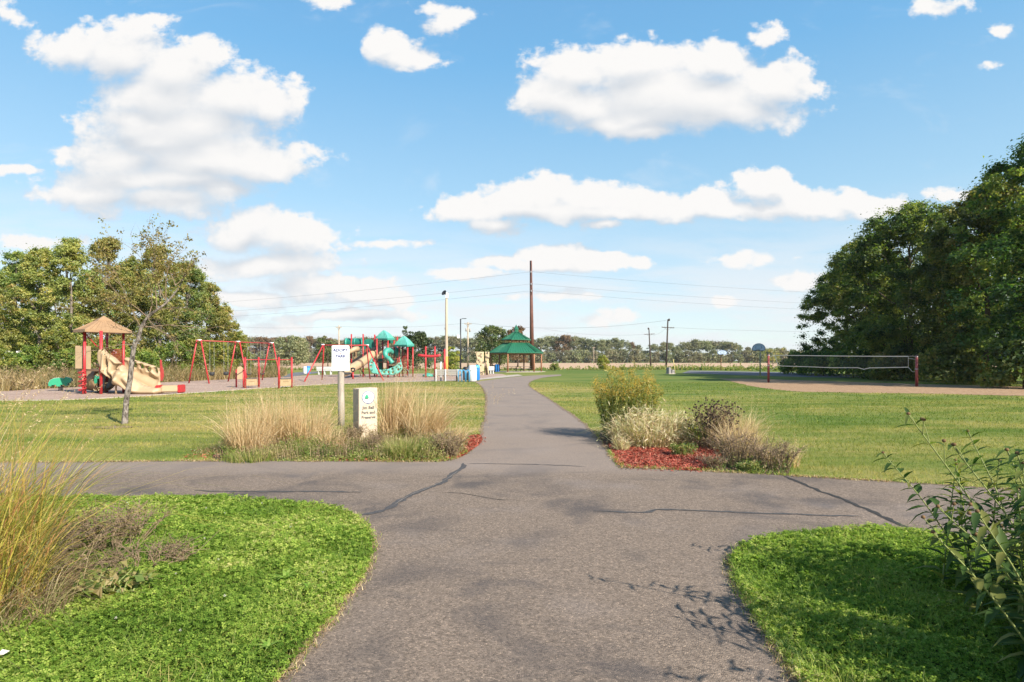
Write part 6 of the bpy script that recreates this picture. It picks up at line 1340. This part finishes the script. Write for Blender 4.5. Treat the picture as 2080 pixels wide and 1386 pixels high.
# ------------------------------------------------------------------ house glimpsed through the trees
root = thing('house', 'pale house with a grey roof half hidden behind the trees at the meadow', 'house', (X(66, 72), 72, 0), 0.35)
mb = MB(); mb.box((0, 0, 2.3), (10.5, 7, 4.6)); mb.build('wall', M['house_siding'], root)
mb = MB(); mb.prism([(-5.7, 4.5), (5.7, 4.5), (4.0, 6.6), (-4.0, 6.6)], -3.9, 3.9); mb.v = [(x, y * (0.15 if z > 6 else 1), z) for x, y, z in mb.v]; mb.build('roof', M['house_roof'], root)
for x, z in ((-3.4, 1.4), (-1.0, 1.4), (2.6, 1.4), (-3.4, 3.5), (-0.2, 3.5), (3.2, 3.5)):
    mb = MB(); mb.box((x, -3.53, z), (1.25, 0.06, 1.25)); w_ = mb.build('window', M['white_metal'], root); mb = MB(); mb.box((x, -3.57, z), (1.05, 0.03, 1.05)); mb.build('pane', M['window_glass'], w_)
# ------------------------------------------------------------------ leaning sapling
bx_, by_ = P(232, 868); flat('bare_soil', [(bx_ + math.cos(k * 0.35) * (0.55 + 0.18 * math.sin(k * 1.7)), by_ + math.sin(k * 0.35) * (0.34 + 0.1 * math.sin(k * 2.3))) for k in range(18)], 0.006, 'edge_soil')

rng = np.random.default_rng(5)
d = 15.8; RS = Vector((X(253, d), d, 0)); root = thing('leaning_sapling', 'thin leaning pale barked tree with sparse brown leaves on the lawn by the playground', 'tree', RS)
def s(px, py, dy=0.0): v = W(px, py, d) - RS; return Vector((v.x, dy, v.z))
trunk = [s(253, 866), s(255, 835), s(258, 805), s(264, 772), s(268.5, 730), s(273, 703), s(281, 690), s(287, 666), s(302, 643), s(319, 630), s(337, 611, 0.1), s(356, 580, 0.2), s(372, 545, 0.2), s(380, 515, 0.3)]
rad = [0.085, 0.068, 0.066, 0.062, 0.060, 0.056, 0.050, 0.045, 0.040, 0.034, 0.026, 0.018, 0.011, 0.005]
mb = MB(); P3 = [Vector(p) for p in spline(trunk, 4)]; R3_ = [np.interp(k / (len(P3) - 1) * (len(rad) - 1), range(len(rad)), rad) for k in range(len(P3))]
R3_ = [r * (1 + 0.10 * mnoise.noise((k * 0.7, 1, 2))) for k, r in enumerate(R3_)]; mb.tube(P3, R3_, 12); mb.build('trunk', M['bark_pale'], root, True)
tips = []; mbb = MB()
def branch(p, dr, L, r, lev, droop):
    pts = [p]; dr = dr.normalized(); n = 5
    for k in range(n): dr = (dr + Vector((rng.normal() * 0.14, rng.normal() * 0.14, rng.normal() * 0.10 - droop * 0.11))).normalized(); pts.append(pts[-1] + dr * L / n)
    mbb.tube(pts, [r * (1 - 0.8 * k / n) for k in range(n + 1)], 5 if lev < 2 else 4, False)
    if lev < 3:
        for k in range(2, n + 1):
            for _ in range(2 if lev < 2 else 1):
                q_ = (dr + Vector((rng.normal() * 0.6, rng.normal() * 0.6, rng.normal() * 0.5 + 0.15))).normalized(); branch(pts[k], q_, L * rng.uniform(0.32, 0.6), max(0.0022, r * 0.45), lev + 1, droop)
    else: tips.append(pts[-1])
    if lev >= 2: tips.append(pts[3])
MAIN = [  # start px, direction (dx, dz), length, droop
 ((287, 666), (-0.15, 1), 1.5, 0.0), ((300, 645), (-0.1, 1), 1.5, -0.1), ((302, 643), (0.35, 1), 1.7, -0.1), ((319, 630), (0.0, 1), 1.6, -0.1), ((337, 611), (-0.35, 1), 1.5, -0.1), ((337, 611), (0.2, 1), 1.3, -0.1), ((356, 580), (-0.4, 1), 1.0, -0.1), ((356, 580), (0.6, 0.7), 0.7, 0.2),
 ((319, 630), (1, 0.45), 1.3, 0.5), ((302, 643), (1, 0.1), 1.4, 0.5), ((287, 666), (1, 0.25), 1.6, 0.7), ((290, 662), (0.9, -0.1), 1.3, 0.9), ((281, 690), (-0.7, 0.6), 0.9, 0.5), ((275, 700), (-1, 0.15), 0.9, 0.9), ((287, 668), (-0.6, 0.9), 1.1, 0.2)]
for (px, py), (dx, dz), L_, dr_ in MAIN: branch(s(px, py), Vector((dx, rng.normal() * 0.5, dz)), L_, 0.014, 1, dr_)
mbb.build('branches', M['twig'], root, True)
tp_ = np.array([tuple(t_) for t_ in tips]); hi = tp_[:, 2]; keep = rng.random(len(tp_)) < np.clip((hi - 2.9) / 1.9, 0.02, 0.42); c = tp_[keep]
up_ = np.concatenate([[[tuple(s(rng.uniform(285, 385), 0))[0], rng.normal() * 0.4, rng.uniform(3.3, 4.9)] for _ in range(40)]]); nearest = tp_[np.argmin(((up_[:, None] - tp_[None]) ** 2).sum(2), 1)]
c = np.concatenate([c, nearest]); v, f, r = clump_leaves(c, np.full(len(c), 0.11), 9, 0.062, rng, 1.0, hollow=0.2); link('crown', np_mesh('crown', v, f, r), M['autumn_leaf'], root)

# ------------------------------------------------------------------ ornamental grasses and perennials in the beds
def grass_clump(name, label, px, py, h, spread, n, mat, lean=0.5, width=0.010, dirn=None, plume=0, cat='ornamental grass', group=None, seed=0, drp=0.25, plume_mat='dry_blade', leafy=0):
    rg = np.random.default_rng(100 + seed); x, y = P(px, py); root = thing(name, label, cat, (x, y, 0), 0, group); plume *= 3
    a = rg.random(n) * 6.283; r0 = np.sqrt(rg.random(n)) * spread; b = np.column_stack([np.cos(a) * r0, np.sin(a) * r0, np.zeros(n)])
    az = a + rg.normal(size=n) * 0.6
    if dirn is not None: az = np.where(rg.random(n) < 0.7, dirn + rg.normal(size=n) * 0.55, az)
    hh = h * (0.25 + 0.85 * rg.random(n) ** 1.3); ln = np.abs(rg.normal(size=n)) * lean * np.where(rg.random(n) < 0.25, 1.8, 1.0); ln = np.minimum(ln, 1.15)
    v, f = blades(b, hh, az, ln, np.full(n, width) * rg.uniform(0.6, 1.5, n), rg, 4, drp); link('foliage', np_mesh('foliage', v, f, np.repeat(rg.random(n) * 0.7 + 0.3 * (hh / h), 4)), M[mat], root)
    if leafy:                                            # curled broken leaves through the whole mound
        p = rg.normal(size=(leafy, 3)) * np.array([spread * 0.52, spread * 0.52, h * 0.26]); p[:, 2] = np.abs(p[:, 2] + h * 0.26); v, f = leaf_quads(p, rg.normal(size=p.shape) + np.array([0, -0.3, 0.3]), rg.uniform(0.06, 0.17, leafy), rg.uniform(0.010, 0.022, leafy), rg); link('leaves', np_mesh('leaves', v, f, rg.random(leafy)), M[mat], root)
    if plume:
        idx = rg.permutation(n)[:plume]; k = 22; az_, l_, h_ = az[idx], ln[idx], h * rg.uniform(0.55, 1.3, plume); tip = b[idx] + np.column_stack([np.cos(az_) * h_ * l_, np.sin(az_) * h_ * l_, h_ * (1 - drp * l_)])
        sv, sf = blades(b[idx], h_, az_, l_, np.full(plume, 0.004), rg, 4, drp)
        pts = np.repeat(tip, k, axis=0) + rg.normal(size=(plume * k, 3)) * np.array([0.012, 0.012, 0.055]); lv, lf = leaf_quads(pts, rg.normal(size=(plume * k, 3)), rg.uniform(0.012, 0.03, plume * k), 0.005, rg)
        v, f, r = join([(sv, sf, np.full(len(sf), 0.5)), (lv, lf, rg.random(len(lf)))]); link('seed_plumes', np_mesh('seed_plumes', v, f, r), M[plume_mat], root)
    return root
G_ = 'tan grass clumps around the stone marker'
grass_clump('tan_grass', 'dry tan grass clump at the outer end of the planted bed', 505, 918, 0.98, 0.36, 800, 'dry_blade', 0.45, 0.008, None, 40, group=G_, seed=1)
grass_clump('tan_grass', 'dry tan grass clump in front of the lawn, next to the outermost one', 560, 908, 1.15, 0.38, 950, 'dry_blade', 0.42, 0.008, None, 46, group=G_, seed=2)
grass_clump('tan_grass', 'dry tan grass clump nearest the wooden sign post', 625, 908, 1.05, 0.38, 850, 'dry_blade', 0.45, 0.008, None, 40, group=G_, seed=3)
grass_clump('tan_grass', 'thin tan grass tuft right in front of the wooden sign post', 672, 912, 0.52, 0.25, 380, 'dry_blade', 0.5, 0.008, None, 10, group=G_, seed=4)
grass_clump('tan_grass', 'tall upright tan grass clump beside the stone marker', 800, 893, 1.38, 0.30, 1000, 'dry_blade', 0.30, 0.009, 0.2, 60, group=G_, seed=5)
grass_clump('tan_grass', 'tan grass clump leaning toward the path', 862, 898, 1.18, 0.36, 1100, 'dry_blade', 0.75, 0.009, 0.1, 55, group=G_, seed=6)
grass_clump('tan_grass', 'pale flattened grass tuft at the path end of the bed', 915, 905, 0.5, 0.28, 460, 'dry_blade', 0.9, 0.010, 0.0, 8, group=G_, seed=7)
grass_clump('pale_grass', 'large pale variegated dry grass mound in front of the goldenrod', 1312, 903, 0.84, 0.60, 1300, 'pale_blade', 0.75, 0.015, None, 0, seed=8, drp=0.6, leafy=5200)
grass_clump('pale_grass', 'pale dry grass mound between the goldenrod and the dark seedheads', 1375, 903, 0.74, 0.44, 700, 'pale_blade', 0.8, 0.015, None, 0, seed=28, drp=0.6, leafy=2600)
grass_clump('green_grass', 'fine green grass tuft behind the pale mounds of the mulch bed', 1400, 888, 0.8, 0.4, 700, 'green_blade', 0.6, 0.012, None, 0, seed=29, drp=0.4)
grass_clump('straw_grass', 'straw coloured grass behind the brown bush in the mulch bed', 1490, 905, 0.85, 0.4, 800, 'dry_blade', 0.6, 0.008, None, 20, seed=30)
grass_clump('pale_grass', 'small pale grass tuft on the red mulch by the path', 1262, 915, 0.34, 0.14, 130, 'pale_blade', 0.7, 0.015, None, 0, seed=9, drp=0.5, leafy=260)
grass_clump('straw_grass', 'yellowish straw grass between the dark seedheads and the brown bush', 1505, 925, 0.68, 0.34, 620, 'dry_blade', 0.5, 0.007, None, 20, seed=10)
grass_clump('straw_grass', 'straw grass tuft at the outer end of the mulch bed', 1585, 945, 0.42, 0.3, 380, 'dry_blade', 0.5, 0.007, None, 8, seed=12)
grass_clump('green_grass', 'dark green fine leaved plant in front of the stone marker by the path', 822, 930, 0.42, 0.34, 900, 'weed_green', 0.55, 0.010, None, 0, seed=13, cat='plant')
grass_clump('green_grass', 'low green tuft hanging over the asphalt edge of the bed', 508, 935, 0.20, 0.38, 700, 'weed_green', 0.8, 0.010, None, 0, seed=14, cat='plant')

def stem_plant(name, label, px, py, h, spread, stems, leaf, leaves, mats, flower=None, cat='perennial', seed=0, splay=0.35, leaf_w=0.32, group=None, fl_n=60, top=0.0, loc=None, tw=0):
    """many upright stems, leaves all along them, flower or seed heads on top"""
    rg = np.random.default_rng(200 + seed); x, y = loc or P(px, py); root = thing(name, label, cat, (x, y, 0), 0, group); mb = MB(); pts, dirs, heads = [], [], []
    for k in range(stems):
        a = rg.random() * 6.283; r0 = math.sqrt(rg.random()) * spread; hh = h * rg.uniform(0.62, 1.0) * (1.0 - 0.25 * (r0 / spread) ** 2); ou = Vector((math.cos(a), math.sin(a), 0)); b = ou * r0 * 0.6; tip = b + ou * (splay * hh * rg.uniform(0.2, 1.0)) + Vector((rg.normal() * 0.05, rg.normal() * 0.05, hh)); mid = b.lerp(tip, 0.5) + Vector((rg.normal() * 0.03, rg.normal() * 0.03, 0.04)); mb.tube([b, mid, tip], [0.006, 0.005, 0.0025], 4, False)
        heads.append(tip); nl_ = leaves
        for j in range(nl_):
            t_ = top + (1 - top) * rg.uniform(0.05, 0.98); p = b.lerp(mid, t_ * 2) if t_ < 0.5 else mid.lerp(tip, t_ * 2 - 1); pts.append((p.x + rg.normal() * leaf * 0.45, p.y + rg.normal() * leaf * 0.45, p.z + rg.normal() * leaf * 0.2))
        for j in range(tw):
            p = mid.lerp(tip, rg.uniform(0, 1)); q_ = p + Vector((rg.normal() * 0.10, rg.normal() * 0.10, rg.uniform(0.0, 0.14))); mb.tube([p, q_], [0.003, 0.0015], 3, False); heads.append(q_)
    mb.build('stems', M[mats[0]], root)
    pts = np.array(pts); nr = np.array([0, 0, 0.5]) + rg.normal(size=pts.shape) * 0.7; sz = leaf * rg.uniform(0.6, 1.3, len(pts)); v, f = leaf_quads(pts, nr, sz, sz * leaf_w, rg); link('foliage', np_mesh('foliage', v, f, rg.random(len(pts))), M[mats[1]], root)
    hd = np.array([tuple(q_) for q_ in heads])
    if flower == 'spray':
        k = fl_n; p = np.repeat(hd, k, axis=0) + rg.normal(size=(len(hd) * k, 3)) * np.array([0.035, 0.035, 0.06]); v, f = leaf_quads(p, rg.normal(size=p.shape), rg.uniform(0.010, 0.026, len(p)), 0.010, rg); link('flowers', np_mesh('flowers', v, f, rg.random(len(p))), M[mats[2]], root)
    elif flower == 'cone':
        mb = MB()
        for q_ in heads: mb.lathe([(0.0, -0.008), (0.017, -0.004), (0.021, 0.006), (0.012, 0.020), (0, 0.026)], tuple(q_), 7)
        mb.build('seed_blossom', M[mats[2]], root, True)
    return root
leafmat('goldenrod_leaf', [(0.065, 0.10, 0.02), (0.13, 0.165, 0.03), (0.24, 0.25, 0.045), (0.36, 0.29, 0.08)], 0.35)
leafmat('goldenrod_flower', [(0.36, 0.22, 0.03), (0.52, 0.34, 0.03), (0.52, 0.27, 0.07)], 0.3)
stem_plant('goldenrod', 'tall goldenrod clump with yellow tops at the path side of the mulch bed', 1270, 890, 1.62, 0.82, 160, 0.085, 50, ('stem_green', 'goldenrod_leaf', 'goldenrod_flower'), 'spray', seed=1, leaf_w=0.24, splay=0.32)
stem_plant('coneflower', 'upright plant of dark round seedheads in the mulch bed', 1452, 913, 1.0, 0.42, 70, 0.055, 24, ('twig', 'weed_brown', 'seedhead'), 'cone', seed=2, splay=0.30, tw=3)
stem_plant('yellow_perennial', 'small plant with yellow green tops between the pale grass and the seedheads', 1418, 912, 0.62, 0.20, 22, 0.06, 22, ('twig', 'shrub_leaf', 'goldenrod_flower'), None, seed=3, top=0.45)
stem_plant('dry_bush', 'brown twiggy dried bush in the middle of the mulch bed front', 1500, 947, 0.62, 0.42, 70, 0.032, 34, ('twig', 'weed_brown', 'seedhead'), None, 'dried bush', seed=4, tw=4, splay=0.55)
stem_plant('dry_bush', 'brown twiggy dried bush at the outer corner of the mulch bed', 1568, 957, 0.52, 0.40, 60, 0.032, 30, ('twig', 'weed_brown', 'seedhead'), None, 'dried bush', seed=5, tw=4, splay=0.6)
stem_plant('dry_bush', 'low brown dried bush on the red mulch next to the asphalt', 1448, 953, 0.22, 0.2, 26, 0.03, 24, ('twig', 'weed_brown', 'seedhead'), None, 'dried bush', seed=6, tw=3, splay=0.6)
stem_plant('dry_bush', 'dark dried weed standing against the shaded side of the stone marker', 722, 900, 0.42, 0.2, 34, 0.03, 24, ('twig', 'weed_brown', 'seedhead'), None, 'dried bush', seed=7, tw=3)
stem_plant('dry_bush', 'reddish dried weed in front of the stone marker', 760, 922, 0.42, 0.22, 34, 0.028, 20, ('twig', 'russet_leaf', 'seedhead'), None, 'dried bush', seed=8, tw=3)
stem_plant('grey_perennial', 'greyish dry perennial at the path end of the stone marker bed', 905, 928, 0.44, 0.38, 80, 0.04, 26, ('twig', 'weed_brown', 'seedhead'), None, seed=9, tw=2)
stem_plant('leafy_weed', 'green leafy weed at the outer corner of the mulch bed', 1530, 958, 0.22, 0.3, 40, 0.05, 14, ('stem_green', 'weed_green', 'seedhead'), None, 'weed', seed=10)
stem_plant('leafy_weed', 'dark green leafy weed at the foot of the goldenrod', 1385, 925, 0.28, 0.28, 40, 0.06, 14, ('stem_green', 'weed_green', 'seedhead'), None, 'weed', seed=11)
# close to the camera: tall prairie grass, dried weed and a burdock-like weed on the clover verge
def at(px, d_): return (X(px, d_), d_)
rg = np.random.default_rng(77); root = thing('prairie_grass', 'tall clump of green and orange prairie grass at the verge, close to the viewer', 'ornamental grass', (-3.80, 3.85, 0))
n = 2600; a = rg.random(n) * 6.283; r0 = np.sqrt(rg.random(n)) * 0.58; b = np.column_stack([np.cos(a) * r0 * 1.0, np.sin(a) * r0, np.zeros(n)]); hh = rg.uniform(0.35, 1.68, n); ln = np.abs(rg.normal(size=n)) * 0.55 + 0.08
v, f = blades(b, hh, np.where(rg.random(n) < 0.4, rg.normal(size=n) * 0.9, a + rg.normal(size=n) * 0.9), ln, rg.uniform(0.003, 0.011, n), rg, 6, 0.5); link('foliage', np_mesh('foliage', v, f, np.repeat(np.clip(rg.random(n) * 0.8 + 0.1, 0, 1), 6)), M['prairie_blade'], root)
n = 46; a = rg.normal(size=n) * 0.9 - 0.1; b = np.column_stack([rg.normal(size=n) * 0.25, rg.normal(size=n) * 0.25, np.zeros(n)]); hh = rg.uniform(1.2, 1.9, n); ln = rg.uniform(0.15, 0.62, n)
v, f = blades(b, hh, a, ln, np.full(n, 0.0045), rg, 8, 0.2); tip = b + np.column_stack([np.cos(a) * hh * ln, np.sin(a) * hh * ln, hh * (1 - 0.2 * ln)]); k = 40; tt = rg.random(n * k)
back = np.column_stack([np.cos(a) * 0.9, np.sin(a) * 0.9, np.full(n, 0.8)]) * 0.16
p = np.repeat(tip, k, axis=0) - np.repeat(back, k, axis=0) * tt[:, None] + rg.normal(size=(n * k, 3)) * 0.007; lv, lf = leaf_quads(p, rg.normal(size=p.shape), rg.uniform(0.012, 0.028, n * k), 0.004, rg); V, Fc, Rr = join([(v, f, np.full(len(f), 0.55)), (lv, lf, rg.random(len(lf)))]); link('seed_plumes', np_mesh('seed_plumes', V, Fc, Rr), M['dry_blade'], root)
n = 1500; a = rg.random(n) * 6.283; r0 = 0.30 + np.sqrt(rg.random(n)) * 0.55; b = np.column_stack([np.cos(a) * r0, np.sin(a) * r0 * 0.9, np.full(n, 0.03)])
v, f = blades(b, rg.uniform(0.15, 0.55, n), a + rg.normal(size=n) * 1.2, rg.uniform(0.4, 1.8, n), rg.uniform(0.003, 0.008, n), rg, 4, 0.45); link('thatch', np_mesh('thatch', v, f, np.repeat(rg.random(n), 4)), M['weed_brown'], root)
stem_plant('dry_bush', 'collapsed brown dried weed lying on the clover beside the prairie grass', 205, 1115, 0.40, 0.50, 80, 0.030, 34, ('twig', 'weed_brown', 'seedhead'), None, 'dried bush', seed=20, tw=5, splay=0.9)
stem_plant('dry_bush', 'flat brown dead stems at the foot of the prairie grass', 90, 1190, 0.30, 0.45, 60, 0.034, 26, ('twig', 'weed_brown', 'seedhead'), None, 'dried bush', seed=21, tw=4, splay=1.1)
stem_plant('dry_bush', 'thin brown dead stems trailing across the clover', 290, 1160, 0.18, 0.42, 44, 0.026, 22, ('twig', 'weed_brown', 'seedhead'), None, 'dried bush', seed=22, tw=4, splay=1.2)
stem_plant('leafy_weed', 'dark green broad leaved weed among the clover below the dried weed', 235, 1215, 0.22, 0.26, 34, 0.075, 9, ('stem_green', 'weed_green', 'seedhead'), None, 'weed', seed=23, leaf_w=0.6)
leafmat('pale_weed', [(0.14, 0.26, 0.03), (0.22, 0.34, 0.05), (0.30, 0.40, 0.08)], 0.4)
def rosette(label, px, py, n, L_, seed):
    rg = np.random.default_rng(seed); x, y = P(px, py); root = thing('rosette_weed', label, 'weed', (x, y, 0.05), 0, 'pale rosette weeds in the clover'); a = np.arange(n) * 6.283 / n + rg.normal(size=n) * 0.2; b = np.zeros((n, 3)); v, f = blades(b, np.full(n, L_ * 0.55), a, np.full(n, 1.5), np.full(n, 0.035) * rg.uniform(0.7, 1.3, n), rg, 5, 0.25, a + 1.57); link('foliage', np_mesh('foliage', v, f, rg.random(len(f))), M['pale_weed'], root)
rosette('pale broad leaved rosette weed in the middle of the clover', 580, 1193, 8, 0.15, 1); rosette('small pale rosette weed in the clover near the path curve', 628, 1210, 6, 0.09, 2); rosette('pale rosette weed close to the bottom of the clover', 545, 1335, 7, 0.10, 3); rosette('yellowish rosette weed near the far edge of the clover', 430, 1055, 7, 0.09, 4)
mb = MB(); me_pts = [(-0.026, -0.012, 0.0), (0.012, -0.02, 0.006), (0.03, 0.0, 0.016), (0.01, 0.016, 0.008), (-0.02, 0.013, 0.016)]; mb.add(me_pts + [(x, y, z + 0.004) for x, y, z in me_pts], [(4, 3, 2, 1, 0), (5, 6, 7, 8, 9)] + [(i, (i + 1) % 5, 5 + (i + 1) % 5, 5 + i) for i in range(5)]); o = mb.build('paper_scrap', M['paper'], None, loc=(*P(8, 1362), 0.09)); tag(o, 'scrap of crumpled white paper in the clover near the prairie grass', 'litter')

# oxeye sunflower at the verge: leafy stems with round seedheads
leafmat('oxeye_leaf', [(0.035, 0.075, 0.015), (0.06, 0.11, 0.02), (0.10, 0.15, 0.028), (0.20, 0.20, 0.05)], 0.42)
def oxeye(label, base, stems, seed, group=None):
    rg = np.random.default_rng(seed); root = thing('oxeye_plant', label, 'perennial', (*base, 0), 0, group); mb = MB(); hb = MB(); lv, lf_, lr = [], [], []; B0_ = Vector((*base, 0))
    LP, LD, LS = [], [], []
    for (b, tip, heads, dens) in stems:
        b, tip = Vector(b) - B0_, Vector(tip) - B0_; mid = b.lerp(tip, 0.5) + Vector((rg.normal() * 0.03, rg.normal() * 0.03, 0.10)); pts = [Vector(p) for p in spline([b, mid, tip], 11)]; mb.tube(pts, [0.0065 * (1 - 0.6 * k / (len(pts) - 1)) for k in range(len(pts))], 6, False)
        for k in range(2, len(pts)):
            if rg.random() > dens: continue
            t_ = (pts[k] - pts[k - 1]).normalized(); a = (k % 2) * 1.57 + rg.normal() * 0.3; sd = t_.orthogonal().normalized(); sd = (Matrix.Rotation(a, 3, t_) @ sd)
            for sg in (-1, 1): LP.append(pts[k]); LD.append((sd * sg + t_ * 0.5 + Vector((0, 0, -0.05))).normalized()); LS.append(rg.uniform(0.10, 0.185) * (1.2 - 0.6 * k / len(pts)))
        for j in range(heads):
            k = len(pts) - 1 - (j if j < 3 else rg.integers(2, 7)); p0_ = pts[max(1, k - 1)]; dr = ((tip - mid).normalized() * 0.6 + Vector((rg.normal() * 0.7, rg.normal() * 0.5, 0.7))).normalized(); e_ = p0_ + dr * rg.uniform(0.07, 0.16) if j else tip; mb.tube([p0_, p0_.lerp(e_, 0.5) + Vector((0, 0, 0.01)), e_], [0.003, 0.0025, 0.002], 5, False); hb.lathe([(0, -0.005), (0.008, -0.003), (0.0105, 0.004), (0.007, 0.011), (0, 0.013)], tuple(e_), 9)
    mb.build('stems', M['stem_green'], root, True); hb.build('seed_blossom', M['seedhead_tan'], root, True)
    vs, fs, rs = [], [], []
    for p, dv, sz in zip(LP, LD, LS):                   # each leaf: six-sided blade, folded at the midrib and drooping
        sd = dv.cross(Vector((0, 0, 1))); sd = sd.normalized() if sd.length > 0.1 else Vector((1, 0, 0)); up = sd.cross(dv).normalized(); w = sz * rg.uniform(0.28, 0.42); dr = rg.uniform(0.1, 0.9); i0 = len(vs); rv = rg.random()
        for t_, ww in ((0.0, 0.05), (0.3, 0.9), (0.6, 0.75), (1.0, 0.02)):
            c = p + dv * sz * t_ - up * sz * dr * t_ * t_
            vs += [c + sd * w * 0.5 * ww + up * w * 0.18 * ww, c, c - sd * w * 0.5 * ww + up * w * 0.18 * ww]
        for k in range(3):
            o_ = i0 + 3 * k; fs += [(o_, o_ + 1, o_ + 4, o_ + 3), (o_ + 1, o_ + 2, o_ + 5, o_ + 4)]; rs += [rv, rv]
    link('foliage', np_mesh('foliage', np.array([tuple(v_) for v_ in vs]), np.array(fs), np.array(rs)), M['oxeye_leaf'], root); return root
def pt3(px, py, d_): return tuple(W(px, py, d_))
rs_ = np.random.default_rng(31)
stems = [((2.95, 3.1, 0), pt3(1845, 842, 3.15), 4, 0.5), ((2.9, 3.0, 0), pt3(1935, 905, 3.2), 2, 0.55), ((2.85, 2.9, 0), pt3(2045, 915, 3.1), 3, 0.8), ((2.9, 3.0, 0), pt3(2066, 922, 3.0), 2, 0.8), ((2.80, 3.0, 0.0), pt3(1905, 1030, 3.0), 4, 0.55), ((2.75, 2.9, 0.0), pt3(1895, 1082, 2.9), 2, 0.45), ((2.75, 2.9, 0.0), pt3(1985, 1040, 2.8), 2, 0.8)]
for k in range(18): bx, by = 3.18 + rs_.normal() * 0.22, 2.9 + rs_.normal() * 0.42; stems.append(((bx, by, 0), (bx + rs_.normal() * 0.16 - 0.05, by + rs_.normal() * 0.16, rs_.uniform(0.45, 1.2)), 1 if k % 3 == 0 else 0, 1.0))
oxeye('leafy oxeye plant with round brown seedheads reaching over the asphalt', (2.9, 3.0), stems, 1)
for i, (bx, by, n, hm, lab) in enumerate([(3.45, 3.75, 40, 1.35, 'dense oxeye clump standing behind the one that reaches over the asphalt'), (3.5, 2.35, 44, 1.5, 'dense oxeye clump nearest the viewer beside the shaded verge'), (2.9, 1.70, 13, 1.4, 'oxeye clump at the viewer side of the shaded verge, casting twig shadows on the asphalt'), (4.3, 3.0, 46, 1.6, 'oxeye clump at the outer side of the shaded verge')]):
    st = [((bx + rs_.normal() * 0.3, by + rs_.normal() * 0.3, 0),) for _ in range(n)]
    st = [(b[0], (b[0][0] + rs_.normal() * 0.22, b[0][1] + rs_.normal() * 0.22, rs_.uniform(0.6, hm)), 1, 1.0 if i != 2 else 0.7) for b in st]
    oxeye(lab, (bx, by), st, 10 + i, None)
# ------------------------------------------------------------------ air: a thin even haze round the whole scene
HAZE = 0.00011
m = bpy.data.materials.new('haze'); m.use_nodes = True; t = NT(m.node_tree); pv = t.n('ShaderNodeVolumePrincipled'); o = t.n('ShaderNodeOutputMaterial')
pv.inputs['Color'].default_value = (0.86, 0.90, 0.95, 1); pv.inputs['Density'].default_value = HAZE; pv.inputs['Anisotropy'].default_value = 0.1
t.l(pv.outputs[0], o.inputs['Volume']); M['haze'] = m
mb = MB(); mb.box((0, 1400, 14), (3010, 3220, 30)); tag(mb.build('haze', m), kind='stuff')
SC.cycles.volume_bounces = 0
